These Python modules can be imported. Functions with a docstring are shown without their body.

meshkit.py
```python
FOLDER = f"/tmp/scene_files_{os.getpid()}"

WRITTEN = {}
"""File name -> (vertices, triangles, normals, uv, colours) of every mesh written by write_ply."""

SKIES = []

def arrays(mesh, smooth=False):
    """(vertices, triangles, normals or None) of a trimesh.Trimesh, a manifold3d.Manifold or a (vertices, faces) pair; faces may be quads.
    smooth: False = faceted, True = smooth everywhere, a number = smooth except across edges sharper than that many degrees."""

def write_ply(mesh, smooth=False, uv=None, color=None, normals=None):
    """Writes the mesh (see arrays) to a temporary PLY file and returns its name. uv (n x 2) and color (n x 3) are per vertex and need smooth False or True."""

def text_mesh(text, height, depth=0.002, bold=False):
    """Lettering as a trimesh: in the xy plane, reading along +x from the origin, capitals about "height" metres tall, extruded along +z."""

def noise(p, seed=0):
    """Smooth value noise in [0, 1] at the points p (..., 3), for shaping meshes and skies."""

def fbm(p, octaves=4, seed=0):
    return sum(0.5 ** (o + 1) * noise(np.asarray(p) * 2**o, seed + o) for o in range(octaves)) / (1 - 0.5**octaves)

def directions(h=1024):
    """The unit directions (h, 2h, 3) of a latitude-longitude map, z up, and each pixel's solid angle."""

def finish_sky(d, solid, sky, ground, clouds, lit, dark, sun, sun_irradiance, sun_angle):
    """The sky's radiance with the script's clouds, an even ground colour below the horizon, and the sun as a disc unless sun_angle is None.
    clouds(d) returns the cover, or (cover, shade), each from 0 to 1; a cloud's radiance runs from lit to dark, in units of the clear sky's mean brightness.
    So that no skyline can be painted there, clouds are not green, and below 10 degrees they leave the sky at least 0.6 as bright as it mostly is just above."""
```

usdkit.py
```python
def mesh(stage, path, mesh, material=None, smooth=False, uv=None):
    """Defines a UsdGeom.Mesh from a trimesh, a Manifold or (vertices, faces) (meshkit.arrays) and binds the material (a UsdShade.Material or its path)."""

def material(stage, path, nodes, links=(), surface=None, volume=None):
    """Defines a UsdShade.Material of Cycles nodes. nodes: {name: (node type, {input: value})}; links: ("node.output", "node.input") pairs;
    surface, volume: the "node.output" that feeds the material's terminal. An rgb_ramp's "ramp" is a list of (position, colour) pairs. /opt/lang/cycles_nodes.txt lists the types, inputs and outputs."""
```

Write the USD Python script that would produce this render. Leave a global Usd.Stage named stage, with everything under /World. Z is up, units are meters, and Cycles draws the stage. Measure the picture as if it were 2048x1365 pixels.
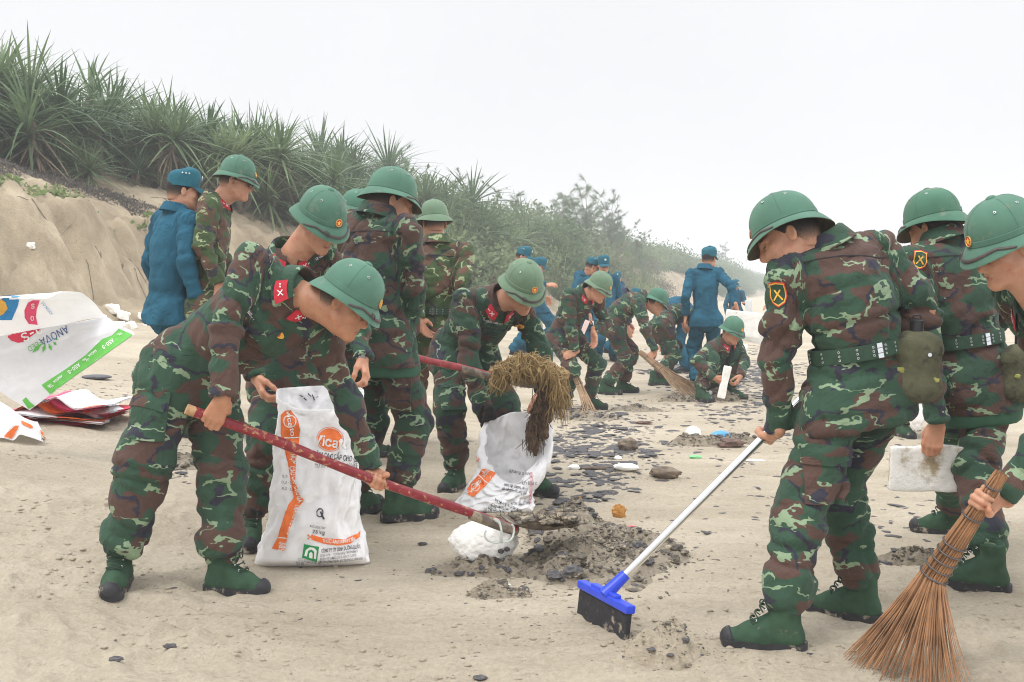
import math, random
import numpy as np, trimesh, usdkit, meshkit
from pxr import Usd, UsdGeom, UsdLux, UsdShade, Sdf, Gf, Vt

stage = Usd.Stage.CreateInMemory()
UsdGeom.SetStageUpAxis(stage, UsdGeom.Tokens.z)
UsdGeom.SetStageMetersPerUnit(stage, 1.0)
world = UsdGeom.Xform.Define(stage, '/World')
stage.SetDefaultPrim(world.GetPrim())

# ------------------------------------------------------------------ camera, sky, sun, exposure
CAM = np.array([0.0, 0.0, 1.22]); FPX = 1991.0; PITCH = math.atan(104.5 / FPX)
cam = UsdGeom.Camera.Define(stage, '/World/camera')
cam.AddTranslateOp().Set(Gf.Vec3d(*CAM.tolist())); cam.AddRotateXOp().Set(90.0 - math.degrees(PITCH))
cam.CreateHorizontalApertureAttr(36.0); cam.CreateVerticalApertureAttr(36.0 * 682 / 1024)
cam.CreateFocalLengthAttr(36.0 * FPX / 2048); cam.CreateClippingRangeAttr(Gf.Vec2f(0.05, 5000.0))
cam.CreateExposureAttr(0.22)
SUN_EL, SUN_AZ = math.radians(58), math.radians(-125)      # rotation = atan2(x, y) of the direction to the sun
usdkit.material(stage, '/World/Looks/sky', {
    'sky': ('sky_texture', {'sky_type': 'single_scattering', 'sun_disc': False, 'sun_elevation': SUN_EL, 'sun_rotation': SUN_AZ, 'aerosol_density': 2.0}),
    'tc': ('texture_coordinate', {}), 'sep': ('separate_xyz', {}),
    'el': ('map_range', {'from_min': 0.0, 'from_max': 0.9, 'to_min': 0.0, 'to_max': 1.0, 'clamp': True}),
    'n': ('noise_texture', {'scale': 2.2, 'detail': 5.0, 'roughness': 0.55}),
    'nv': ('map_range', {'from_min': 0.3, 'from_max': 0.7, 'to_min': 0.97, 'to_max': 1.03}),
    'ramp': ('rgb_ramp', {'ramp': [(0.0, (7.5, 7.5, 7.62)), (0.30, (7.9, 7.95, 8.05)), (0.55, (12.5, 12.6, 12.8)), (1.0, (21.0, 21.2, 21.6))]}),
    'cl': ('mix_color', {'blend_type': 'multiply', 'fac': 1.0, 'use_clamp': False}),
    'mix': ('mix_color', {'fac': 0.95}),
    'bg': ('background_shader', {'strength': 0.1})},
    [('tc.generated', 'sep.vector'), ('sep.z', 'el.value'), ('el.result', 'ramp.fac'), ('tc.generated', 'n.vector'), ('n.fac', 'nv.value'),
     ('ramp.color', 'cl.a'), ('nv.result', 'cl.b'), ('sky.color', 'mix.a'), ('cl.result', 'mix.b'), ('mix.result', 'bg.color')], surface='bg.background')
dome = UsdLux.DomeLight.Define(stage, '/World/sky')
dome.CreateIntensityAttr(1.0)
UsdShade.MaterialBindingAPI.Apply(dome.GetPrim()).Bind(UsdShade.Material.Get(stage, '/World/Looks/sky'))
dome.GetPrim().SetCustomDataByKey('kind', 'structure'); dome.GetPrim().SetCustomDataByKey('label', 'white overcast sky over the beach')
sun = UsdLux.DistantLight.Define(stage, '/World/sun')
sun.CreateIntensityAttr(0.40); sun.CreateAngleAttr(22.0); sun.CreateNormalizeAttr(True); sun.CreateColorAttr(Gf.Vec3f(1.0, 0.97, 0.93))
sun.AddRotateZOp().Set(-math.degrees(SUN_AZ)); sun.AddRotateXOp().Set(-(90 - math.degrees(SUN_EL)))

# ------------------------------------------------------------------ pixels to places (2048 x 1365 grid of the photograph)
FWD = np.array([0, math.cos(PITCH), -math.sin(PITCH)]); UPV = np.array([0, math.sin(PITCH), math.cos(PITCH)])
def ray(px, py):
    d = FWD + np.array([1.0, 0, 0]) * (px - 1024) / FPX + UPV * (682.5 - py) / FPX
    return d / np.linalg.norm(d)
def at(px, py, Y):
    d = ray(px, py); return CAM + d * (Y / d[1])
def proj(p):
    q = np.asarray(p, float) - CAM; z = q @ FWD
    return 1024 + q[..., 0] / z * FPX, 682.5 - (q @ UPV) / z * FPX
# the beach rises towards the dune: u = metres to the sea side of the dune's foot line
T2 = np.array([0.296, 0.955]); T2 = T2 / np.linalg.norm(T2); N2 = np.array([T2[1], -T2[0]]); P0 = np.array([-5.5, 15.0])
def us(x, y):
    dx, dy = np.asarray(x) - P0[0], np.asarray(y) - P0[1]
    return dx * N2[0] + dy * N2[1], dx * T2[0] + dy * T2[1]
def beach_z(x, y):
    u, s = us(x, y)
    z = np.interp(u, [-40, 0, 3, 5.7, 7.4, 10, 40, 60, 400], [0.75, 0.72, 0.52, 0.22, 0.02, 0.0, -0.05, -0.5, -1.5])
    return np.where(u < 7.4, z * np.interp(s, [-100, 4, 15, 60], [1, 1, .3, .15]), z)
def ground(px, py):
    d = ray(px, py); p = CAM + d * (-CAM[2] / min(d[2], -1e-3))
    for _ in range(14): p = .5 * p + .5 * (CAM + d * ((float(beach_z(p[0], p[1])) - CAM[2]) / min(d[2], -1e-3)))
    return p

# ------------------------------------------------------------------ scene tree
USED = {}
def numbered(parent, name):
    k = (parent, name); n = USED.get(k, 0); USED[k] = n + 1
    return f'{parent}/{name}' if n == 0 else f'{parent}/{name}_{n:03d}'
def tag(prim, label=None, category=None, group=None, kind=None):
    prim = prim.GetPrim() if hasattr(prim, 'GetPrim') else prim
    for k, v in (('label', label), ('category', category), ('group', group), ('kind', kind)):
        if v: prim.SetCustomDataByKey(k, v)
    return prim
def thing(name, label, cat, loc=(0, 0, 0), rz=0.0, group=None):
    x = UsdGeom.Xform.Define(stage, numbered('/World', name))
    x.AddTranslateOp().Set(Gf.Vec3d(*[float(v) for v in loc]))
    if rz: x.AddRotateZOp().Set(float(rz))
    tag(x, label, cat, group)
    return x
def path_of(p): return str(p.GetPath())
ORIGIN = {}
def part(parent, name, m, mat, smooth=False, uv=None, label=None, rest=None, shift=True):
    """m in world coordinates; the parent's origin is taken off when it has one"""
    v, f, n = meshkit.arrays(m, smooth)
    base = path_of(parent) if parent is not None else '/World'
    if shift and base in ORIGIN: v = v - ORIGIN[base]
    path = numbered(base, name)
    me = UsdGeom.Mesh.Define(stage, path)
    me.CreatePointsAttr(Vt.Vec3fArray.FromNumpy(np.ascontiguousarray(v, np.float32)))
    me.CreateFaceVertexCountsAttr(Vt.IntArray.FromNumpy(np.full(len(f), 3, np.int32)))
    me.CreateFaceVertexIndicesAttr(Vt.IntArray.FromNumpy(np.ascontiguousarray(f, np.int32).ravel()))
    me.CreateSubdivisionSchemeAttr('none')
    if n is not None:
        me.CreateNormalsAttr(Vt.Vec3fArray.FromNumpy(np.ascontiguousarray(n, np.float32))); me.SetNormalsInterpolation('vertex')
    if rest is not None:
        UsdGeom.PrimvarsAPI(me).CreatePrimvar('rest', Sdf.ValueTypeNames.Vector3fArray, 'vertex').Set(Vt.Vec3fArray.FromNumpy(np.ascontiguousarray(rest, np.float32)))
    UsdShade.MaterialBindingAPI.Apply(me.GetPrim()).Bind(MAT[mat] if isinstance(mat, str) else mat)
    ORIGIN[path] = ORIGIN.get(base, np.zeros(3)) if shift else np.zeros(3)
    if label: me.GetPrim().SetCustomDataByKey('label', label)
    return me
def top(name, m, mat, label, cat=None, smooth=False, group=None, kind=None):
    p = part(None, name, m, mat, smooth); tag(p, label, cat, group, kind); return p
def based(name, label, cat, loc, group=None):
    """a thing at loc whose parts are given in world coordinates"""
    t = thing(name, label, cat, loc, 0, group); ORIGIN[path_of(t)] = np.asarray(loc, float); return t

# ------------------------------------------------------------------ small geometry helpers
def unit(v): v = np.asarray(v, float); return v / (np.linalg.norm(v) + 1e-12)
def cat_mesh(ms):
    vs, fs, n = [], [], 0
    for m in ms:
        v, f = (m.vertices, m.faces) if hasattr(m, 'vertices') else m
        vs.append(np.asarray(v)); fs.append(np.asarray(f) + n); n += len(v)
    return np.vstack(vs), np.vstack(fs)
def tube(pts, rad, sides=8, cap=True):
    p = np.asarray(pts, float); r = np.broadcast_to(np.asarray(rad, float), (len(p),))
    t = np.gradient(p, axis=0); t /= np.linalg.norm(t, axis=1, keepdims=True) + 1e-12
    a = np.zeros_like(p); ref = np.array([0, 0, 1.0]) if abs(t[0, 2]) < 0.9 else np.array([1.0, 0, 0])
    x = unit(np.cross(t[0], ref))
    for i in range(len(p)):
        x = unit(x - t[i] * (x @ t[i])); a[i] = x
    b = np.cross(t, a); ang = np.arange(sides) * 2 * np.pi / sides
    v = (p[:, None] + r[:, None, None] * (np.cos(ang)[None, :, None] * a[:, None] + np.sin(ang)[None, :, None] * b[:, None])).reshape(-1, 3)
    i, j = np.meshgrid(np.arange(len(p) - 1), np.arange(sides), indexing='ij')
    q = np.stack([i * sides + j, i * sides + (j + 1) % sides, (i + 1) * sides + (j + 1) % sides, (i + 1) * sides + j], -1).reshape(-1, 4)
    f = np.vstack([q[:, [0, 1, 2]], q[:, [0, 2, 3]]])
    if cap:
        n = len(v); v = np.vstack([v, p[:1], p[-1:]]); j = np.arange(sides); e = (len(p) - 1) * sides
        f = np.vstack([f, np.stack([np.full(sides, n), (j + 1) % sides, j], 1), np.stack([np.full(sides, n + 1), e + j, e + (j + 1) % sides], 1)])
    return v, f
def grid_faces(nu, nv, wrap=False):
    i, j = np.meshgrid(np.arange(nu - 1), np.arange(nv if wrap else nv - 1), indexing='ij'); k = (j + 1) % nv
    q = np.stack([i * nv + j, i * nv + k, (i + 1) * nv + k, (i + 1) * nv + j], -1).reshape(-1, 4)
    return np.vstack([q[:, [0, 1, 2]], q[:, [0, 2, 3]]])
def box(c, size, R=None):
    m = trimesh.creation.box(size); v = np.array(m.vertices)
    if R is not None: v = v @ np.asarray(R).T
    return v + np.asarray(c), np.array(m.faces)
def flip(m): return m[0], m[1][:, ::-1]
def bez(a, b, c, n=12):
    t = np.linspace(0, 1, n)[:, None]; a, b, c = map(np.asarray, (a, b, c))
    return (1 - t) ** 2 * a + 2 * t * (1 - t) * b + t ** 2 * c
_ICO = {}
def ico(sub):
    if sub not in _ICO: m = trimesh.creation.icosphere(sub, 1.0); _ICO[sub] = (np.array(m.vertices), np.array(m.faces))
    return _ICO[sub]
def lump(center, radii, seed, rough=0.25, sub=2, freq=2.5, R=None):
    v, F_ = ico(sub)
    d = 1 + rough * 2 * (meshkit.fbm(v * freq + seed * 7.3, 3, seed) - 0.5)
    v = v * d[:, None] * np.asarray(radii)
    if R is not None: v = v @ np.asarray(R).T
    return v + np.asarray(center), F_
def rotz(deg):
    a = math.radians(deg); return np.array([[math.cos(a), -math.sin(a), 0], [math.sin(a), math.cos(a), 0], [0, 0, 1.0]])

# ------------------------------------------------------------------ signed distance fields
def d_cone(P, a, b, ra, rb):
    a, b = np.asarray(a, np.float32), np.asarray(b, np.float32); ab = b - a; l2 = float(ab @ ab) + 1e-9
    t = np.clip((P - a) @ ab / l2, 0, 1)
    q = P - a - t[:, None] * ab
    return np.sqrt((q * q).sum(1)) - (ra + (rb - ra) * t)
def d_ell(P, c, R, r):
    q = (P - np.asarray(c, np.float32)) @ np.asarray(R, np.float32); r = np.asarray(r, np.float32)
    k0 = np.sqrt(((q / r) ** 2).sum(1)); k1 = np.sqrt(((q / (r * r)) ** 2).sum(1)) + 1e-6
    return k0 * (k0 - 1) / k1
class Field:
    def __init__(s, lo, hi, h):
        s.lo, s.h = np.asarray(lo, np.float32), h
        s.n = np.ceil((np.asarray(hi) - lo) / h).astype(int) + 1
        s.v = np.full(s.n, 1.0, np.float32)
    def sub(s, lo, hi, margin):
        i0 = np.clip(np.floor((np.asarray(lo) - margin - s.lo) / s.h).astype(int), 0, s.n - 1)
        i1 = np.clip(np.ceil((np.asarray(hi) + margin - s.lo) / s.h).astype(int) + 1, 1, s.n)
        if (i1 <= i0).any(): return None, None
        sl = tuple(slice(a, b) for a, b in zip(i0, i1))
        g = np.meshgrid(*[np.arange(a, b, dtype=np.float32) * s.h + o for a, b, o in zip(i0, i1, s.lo)], indexing='ij')
        return sl, np.stack([x.ravel() for x in g], 1)
    def put(s, sl, d, k, op='u'):
        a = s.v[sl]; b = d.reshape(a.shape)
        if op == 'u':
            r = np.minimum(a, b)
            if k: r = r - np.maximum(k - np.abs(a - b), 0) ** 2 / (4 * k)
        else:                                             # subtract b
            b = -b; r = np.maximum(a, b)
            if k: r = r + np.maximum(k - np.abs(a - b), 0) ** 2 / (4 * k)
        s.v[sl] = r
    def cone(s, a, b, ra, rb, k=0.02, op='u', cut=None):
        a, b = np.asarray(a), np.asarray(b); r = max(ra, rb)
        sl, P = s.sub(np.minimum(a, b) - r, np.maximum(a, b) + r, k + 2.5 * s.h)
        if sl is None: return
        d = d_cone(P, a, b, ra, rb)
        if cut is not None:
            q, n = cut; d = np.maximum(d, (P - np.asarray(q, np.float32)) @ np.asarray(n, np.float32))
        s.put(sl, d, k, op)
    def ell(s, c, R, r, k=0.02, op='u', cut=None):
        R = np.eye(3) if R is None else R; m = max(r)
        sl, P = s.sub(np.asarray(c) - m, np.asarray(c) + m, k + 2.5 * s.h)
        if sl is None: return
        d = d_ell(P, c, R, r)
        if cut is not None:
            q, n = cut; d = np.maximum(d, (P - np.asarray(q, np.float32)) @ np.asarray(n, np.float32))
        s.put(sl, d, k, op)
    def halfspace(s, q, n):
        g = np.meshgrid(*[np.arange(k, dtype=np.float32) * s.h + o for k, o in zip(s.n, s.lo)], indexing='ij')
        d = sum((x - float(a)) * float(b) for x, a, b in zip(g, q, n)); s.v = np.maximum(s.v, d)
    def mesh(s):
        v = s.v; v[0] = v[-1] = 1; v[:, 0] = v[:, -1] = 1; v[:, :, 0] = v[:, :, -1] = 1
        S = v < 0; c = np.zeros(np.array(v.shape) - 1, np.int8)
        for o in np.ndindex(2, 2, 2):
            c += S[tuple(slice(k, k + m) for k, m in zip(o, c.shape))]
        idx = np.argwhere((c > 0) & (c < 8))
        num = np.full(c.shape, -1, np.int64); num[tuple(idx.T)] = np.arange(len(idx))
        pos = np.zeros((len(idx), 3)); cnt = np.zeros(len(idx))
        for ax in range(3):
            for o in np.ndindex(2, 2):
                a = np.insert(np.array(o), ax, 0); b = a.copy(); b[ax] = 1
                va, vb = v[tuple((idx + a).T)], v[tuple((idx + b).T)]
                m = (va < 0) != (vb < 0); t = va[m] / (va[m] - vb[m])
                p = a[None, :] * np.ones((m.sum(), 1)); p[:, ax] = t
                pos[m] += p; cnt[m] += 1
        pos = (pos / cnt[:, None] + idx) * s.h + s.lo
        F = []
        for ax in range(3):
            sl0 = [slice(1, -1)] * 3; sl0[ax] = slice(0, -1); sl1 = list(sl0); sl1[ax] = slice(1, None)
            A, B = S[tuple(sl0)], S[tuple(sl1)]
            e = np.argwhere(A != B); off = np.ones(3, int); off[ax] = 0; e = e + off
            u, w = [(1, 2), (2, 0), (0, 1)][ax]
            def cell(du, dw):
                q = e.copy(); q[:, u] -= du; q[:, w] -= dw; return num[tuple(q.T)]
            q = np.stack([cell(1, 1), cell(0, 1), cell(0, 0), cell(1, 0)], 1)
            inside = S[tuple(e.T)]
            q[~inside] = q[~inside][:, ::-1]
            F.append(q)
        q = np.vstack(F); q = q[(q >= 0).all(1)]
        return pos, np.vstack([q[:, [0, 1, 2]], q[:, [0, 2, 3]]])
def vnormals(v, f):
    n = np.zeros_like(v); fn = np.cross(v[f[:, 1]] - v[f[:, 0]], v[f[:, 2]] - v[f[:, 0]])
    for k in range(3): np.add.at(n, f[:, k], fn)
    return n / (np.linalg.norm(n, axis=1, keepdims=True) + 1e-12)
# ------------------------------------------------------------------ materials
MAT = {}
def plain(name, col, rough=0.7, vary=0.12, scale=30.0, bump=0.0, bscale=200.0, dist=0.002, coord='object', metallic=0.0, spec=0.4, sheen=0.0, dirt=None):
    lo, hi = [tuple(np.clip(np.array(col) * (1 + s * vary), 0, 1)) for s in (-1, 1)]
    n = {'tc': ('texture_coordinate', {}), 'n': ('noise_texture', {'scale': scale, 'detail': 4.0}), 'r': ('rgb_ramp', {'ramp': [(0.3, lo), (0.7, hi)]}),
         'p': ('principled_bsdf', {'roughness': rough, 'metallic': metallic, 'specular_ior_level': spec, 'sheen_weight': sheen, 'sheen_roughness': 0.5})}
    L = [(f'tc.{coord}', 'n.vector'), ('n.fac', 'r.fac')]
    last = 'r.color'
    if dirt:
        n['dn'] = ('noise_texture', {'scale': dirt[1], 'detail': 5.0, 'roughness': 0.65}); n['dr'] = ('map_range', {'from_min': dirt[2], 'from_max': dirt[2] + 0.12, 'clamp': True})
        n['dm'] = ('mix_color', {'b': dirt[0]}); L += [(f'tc.{coord}', 'dn.vector'), ('dn.fac', 'dr.value'), ('dr.result', 'dm.fac'), (last, 'dm.a')]; last = 'dm.result'
    L.append((last, 'p.base_color'))
    if bump:
        n['bn'] = ('noise_texture', {'scale': bscale, 'detail': 5.0, 'roughness': 0.6}); n['b'] = ('bump', {'strength': bump, 'distance': dist})
        L += [(f'tc.{coord}', 'bn.vector'), ('bn.fac', 'b.height'), ('b.normal', 'p.normal')]
    MAT[name] = usdkit.material(stage, f'/World/Looks/{name}', n, L, surface='p.BSDF')

def camo(name, off, green, brown, navy, light, tint=1.0):
    g, b, v, l = [tuple(np.array(c) * tint) for c in (green, brown, navy, light)]
    N = {'at': ('attribute', {'attribute': 'rest'}), 'geo': ('texture_coordinate', {}),
         'map': ('mapping', {'location': off, 'scale': (1.0, 1.0, 1.75)}),
         'w': ('noise_texture', {'scale': 13.0, 'detail': 2.0}), 'wo': ('vector_math', {'math_type': 'subtract', 'vector2': (0.5, 0.5, 0.5)}),
         'ws': ('vector_math', {'math_type': 'scale', 'scale': 0.11}), 'wa': ('vector_math', {'math_type': 'add'}),
         'w2': ('noise_texture', {'scale': 32.0, 'detail': 1.0}), 'w2o': ('vector_math', {'math_type': 'subtract', 'vector2': (0.5, 0.5, 0.5)}),
         'w2s': ('vector_math', {'math_type': 'scale', 'scale': 0.055}), 'w2a': ('vector_math', {'math_type': 'add'}),
         'n1': ('noise_texture', {'scale': 6.2, 'detail': 0.6}), 'r1': ('map_range', {'from_min': 0.512, 'from_max': 0.522, 'clamp': True}),
         'm2': ('mapping', {'location': (3.1, 7.7, 1.3)}), 'n2': ('noise_texture', {'scale': 5.0, 'detail': 0.5}),
         'a2': ('math', {'math_type': 'subtract', 'value2': 0.5}), 'b2': ('math', {'math_type': 'absolute'}), 'r2': ('map_range', {'from_min': 0.034, 'from_max': 0.026, 'clamp': True}),
         'k2': ('noise_texture', {'scale': 7.0, 'detail': 0.0}), 'kr2': ('map_range', {'from_min': 0.44, 'from_max': 0.48, 'clamp': True}), 'q2': ('math', {'math_type': 'multiply'}),
         'm3': ('mapping', {'location': (11.3, 2.2, 5.9), 'scale': (1.0, 1.0, 1.45)}), 'n3': ('noise_texture', {'scale': 6.5, 'detail': 0.0}), 'a3': ('math', {'math_type': 'subtract', 'value2': 0.47}), 'b3': ('math', {'math_type': 'absolute'}), 'r3': ('map_range', {'from_min': 0.046, 'from_max': 0.038, 'clamp': True}),
         'm4': ('mapping', {'location': (1.7, 9.2, 4.9), 'scale': (1.0, 1.0, 1.25)}), 'k3': ('noise_texture', {'scale': 7.5, 'detail': 0.0}), 'kr3': ('map_range', {'from_min': 0.545, 'from_max': 0.56, 'clamp': True}), 'q3': ('math', {'math_type': 'multiply'}),
         'c1': ('mix_color', {'a': g, 'b': b}), 'c2': ('mix_color', {'b': v}), 'c3': ('mix_color', {'b': l}),
         'fade': ('noise_texture', {'scale': 3.0, 'detail': 3.0}), 'fr': ('map_range', {'from_min': 0.3, 'from_max': 0.7, 'to_min': 0.86, 'to_max': 1.14}),
         'c4': ('mix_color', {'blend_type': 'multiply', 'fac': 1.0, 'use_clamp': False}),
         'fold': ('noise_texture', {'scale': 9.0, 'detail': 4.0, 'roughness': 0.55, 'distortion': 0.6}), 'fb': ('bump', {'strength': 0.75, 'distance': 0.035}),
         'wv': ('noise_texture', {'scale': 700.0, 'detail': 2.0}), 'wb': ('bump', {'strength': 0.18, 'distance': 0.002}),
         'p': ('principled_bsdf', {'roughness': 0.88, 'specular_ior_level': 0.22, 'sheen_weight': 0.06, 'sheen_roughness': 0.5})}
    L = [('at.vector', 'map.vector'), ('map.vector', 'w.vector'), ('w.color', 'wo.vector1'), ('wo.vector', 'ws.vector1'), ('map.vector', 'wa.vector1'), ('ws.vector', 'wa.vector2'),
         ('map.vector', 'w2.vector'), ('w2.color', 'w2o.vector1'), ('w2o.vector', 'w2s.vector1'), ('wa.vector', 'w2a.vector1'), ('w2s.vector', 'w2a.vector2'),
         ('wa.vector', 'n1.vector'), ('n1.fac', 'r1.value'), ('wa.vector', 'm2.vector'), ('m2.vector', 'n2.vector'), ('n2.fac', 'a2.value1'), ('a2.value', 'b2.value1'), ('b2.value', 'r2.value'),
         ('m2.vector', 'k2.vector'), ('k2.fac', 'kr2.value'), ('r2.result', 'q2.value1'), ('kr2.result', 'q2.value2'),
         ('w2a.vector', 'm3.vector'), ('m3.vector', 'n3.vector'), ('n3.fac', 'a3.value1'), ('a3.value', 'b3.value1'), ('b3.value', 'r3.value'), ('w2a.vector', 'm4.vector'), ('m4.vector', 'k3.vector'), ('k3.fac', 'kr3.value'), ('r3.result', 'q3.value1'), ('kr3.result', 'q3.value2'),
         ('r1.result', 'c1.fac'), ('c1.result', 'c2.a'), ('q2.value', 'c2.fac'), ('c2.result', 'c3.a'), ('q3.value', 'c3.fac'),
         ('map.vector', 'fade.vector'), ('fade.fac', 'fr.value'), ('c3.result', 'c4.a'), ('fr.result', 'c4.b'), ('c4.result', 'p.base_color'),
         ('at.vector', 'fold.vector'), ('fold.fac', 'fb.height'), ('geo.object', 'wv.vector'), ('wv.fac', 'wb.height'), ('fb.normal', 'wb.normal'), ('wb.normal', 'p.normal')]
    MAT[name] = usdkit.material(stage, f'/World/Looks/{name}', N, L, surface='p.BSDF')

GRN, BRN, NVY, LGT = (0.030, 0.066, 0.042), (0.078, 0.045, 0.036), (0.029, 0.029, 0.043), (0.200, 0.275, 0.172)
for i, (o, t) in enumerate([((0, 0, 0), 1.0), ((5.3, 1.1, 2.7), 1.08), ((9.1, 4.4, 8.2), 0.92), ((2.9, 13.1, 6.6), 1.0)]):
    camo(f'camouflage_{i}', o, GRN, BRN, NVY, LGT, t)
camo('camouflage_faded', (4.7, 3.9, 1.9), (0.052, 0.080, 0.034), (0.105, 0.060, 0.042), (0.035, 0.035, 0.042), (0.26, 0.30, 0.17), 1.05)

def cloth_plain(name, col, fold=0.8):
    lo, hi = tuple(np.array(col) * 0.72), tuple(np.array(col) * 1.38)
    MAT[name] = usdkit.material(stage, f'/World/Looks/{name}', {
        'at': ('attribute', {'attribute': 'rest'}), 'geo': ('texture_coordinate', {}), 'n': ('noise_texture', {'scale': 4.0, 'detail': 4.0}), 'r': ('rgb_ramp', {'ramp': [(0.3, lo), (0.7, hi)]}),
        'fold': ('noise_texture', {'scale': 8.0, 'detail': 4.0, 'distortion': 0.8}), 'fb': ('bump', {'strength': fold, 'distance': 0.04}),
        'wv': ('noise_texture', {'scale': 600.0, 'detail': 2.0}), 'wb': ('bump', {'strength': 0.15, 'distance': 0.002}),
        'p': ('principled_bsdf', {'roughness': 0.85, 'specular_ior_level': 0.2})},
        [('at.vector', 'n.vector'), ('n.fac', 'r.fac'), ('r.color', 'p.base_color'), ('at.vector', 'fold.vector'), ('fold.fac', 'fb.height'), ('geo.object', 'wv.vector'), ('wv.fac', 'wb.height'), ('fb.normal', 'wb.normal'), ('wb.normal', 'p.normal')], surface='p.BSDF')
cloth_plain('teal_cloth', (0.014, 0.082, 0.132))
cloth_plain('navy_cloth', (0.022, 0.028, 0.050))

def skin(name, col):
    c = np.array(col)
    MAT[name] = usdkit.material(stage, f'/World/Looks/{name}', {
        'tc': ('texture_coordinate', {}), 'n': ('noise_texture', {'scale': 28.0, 'detail': 6.0, 'roughness': 0.6}), 'r': ('rgb_ramp', {'ramp': [(0.28, tuple(c * (0.90, 0.70, 0.66))), (0.5, tuple(c)), (0.72, tuple(c * (1.10, 1.13, 1.12)))]}),
        'bn': ('noise_texture', {'scale': 260.0, 'detail': 4.0}), 'b': ('bump', {'strength': 0.25, 'distance': 0.002}),
        'p': ('principled_bsdf', {'roughness': 0.52, 'specular_ior_level': 0.4, 'subsurface_weight': 0.18, 'subsurface_scale': 0.01, 'subsurface_radius': (1.0, 0.35, 0.2)})},
        [('tc.object', 'n.vector'), ('n.fac', 'r.fac'), ('r.color', 'p.base_color'), ('tc.object', 'bn.vector'), ('bn.fac', 'b.height'), ('b.normal', 'p.normal')], surface='p.BSDF')
skin('skin', (0.42, 0.215, 0.135)); skin('skin_tan', (0.36, 0.175, 0.10))
MAT['faded_hair'] = usdkit.material(stage, '/World/Looks/faded_hair', {
    'at': ('attribute', {'attribute': 'rest'}), 's': ('separate_xyz', {}), 'n': ('noise_texture', {'scale': 260.0, 'detail': 3.0}), 'nm': ('math', {'math_type': 'multiply_add', 'value2': 0.05, 'value3': -0.025}), 'a': ('math', {'math_type': 'add'}),
    'mr': ('map_range', {'from_min': -0.050, 'from_max': 0.012, 'clamp': True}), 'r': ('rgb_ramp', {'ramp': [(0.0, (0.40, 0.205, 0.13)), (0.35, (0.16, 0.095, 0.065)), (0.75, (0.035, 0.026, 0.022)), (1.0, (0.016, 0.013, 0.012))]}),
    'p': ('principled_bsdf', {'roughness': 0.75, 'specular_ior_level': 0.3})},
    [('at.vector', 's.vector'), ('at.vector', 'n.vector'), ('n.fac', 'nm.value1'), ('s.z', 'a.value1'), ('nm.value', 'a.value2'), ('a.value', 'mr.value'), ('mr.result', 'r.fac'), ('r.color', 'p.base_color')], surface='p.BSDF')
plain('hair', (0.012, 0.010, 0.009), 0.6, 0.3, 200, 0.5, 400, 0.003)
plain('short_hair', (0.045, 0.033, 0.027), 0.8, 0.35, 260, 0.4, 500, 0.002)
for _i, _c in enumerate([(0.066, 0.158, 0.110), (0.060, 0.146, 0.096), (0.076, 0.166, 0.118)]): plain(f'helmet_green_{_i}', _c, 0.88, 0.16, 7, 0.35, 380, 0.003, sheen=0.10, spec=0.22, dirt=((0.16, 0.19, 0.14), 6.0 + 3 * _i, 0.60))
plain('helmet_grey_green', (0.125, 0.195, 0.125), 0.85, 0.08, 14, 0.25, 420, 0.002, sheen=0.12, spec=0.25)
plain('helmet_lining', (0.085, 0.075, 0.040), 0.8, 0.15, 30)
plain('brown_leather', (0.055, 0.040, 0.038), 0.5, 0.2, 60, 0.2, 300)
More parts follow.
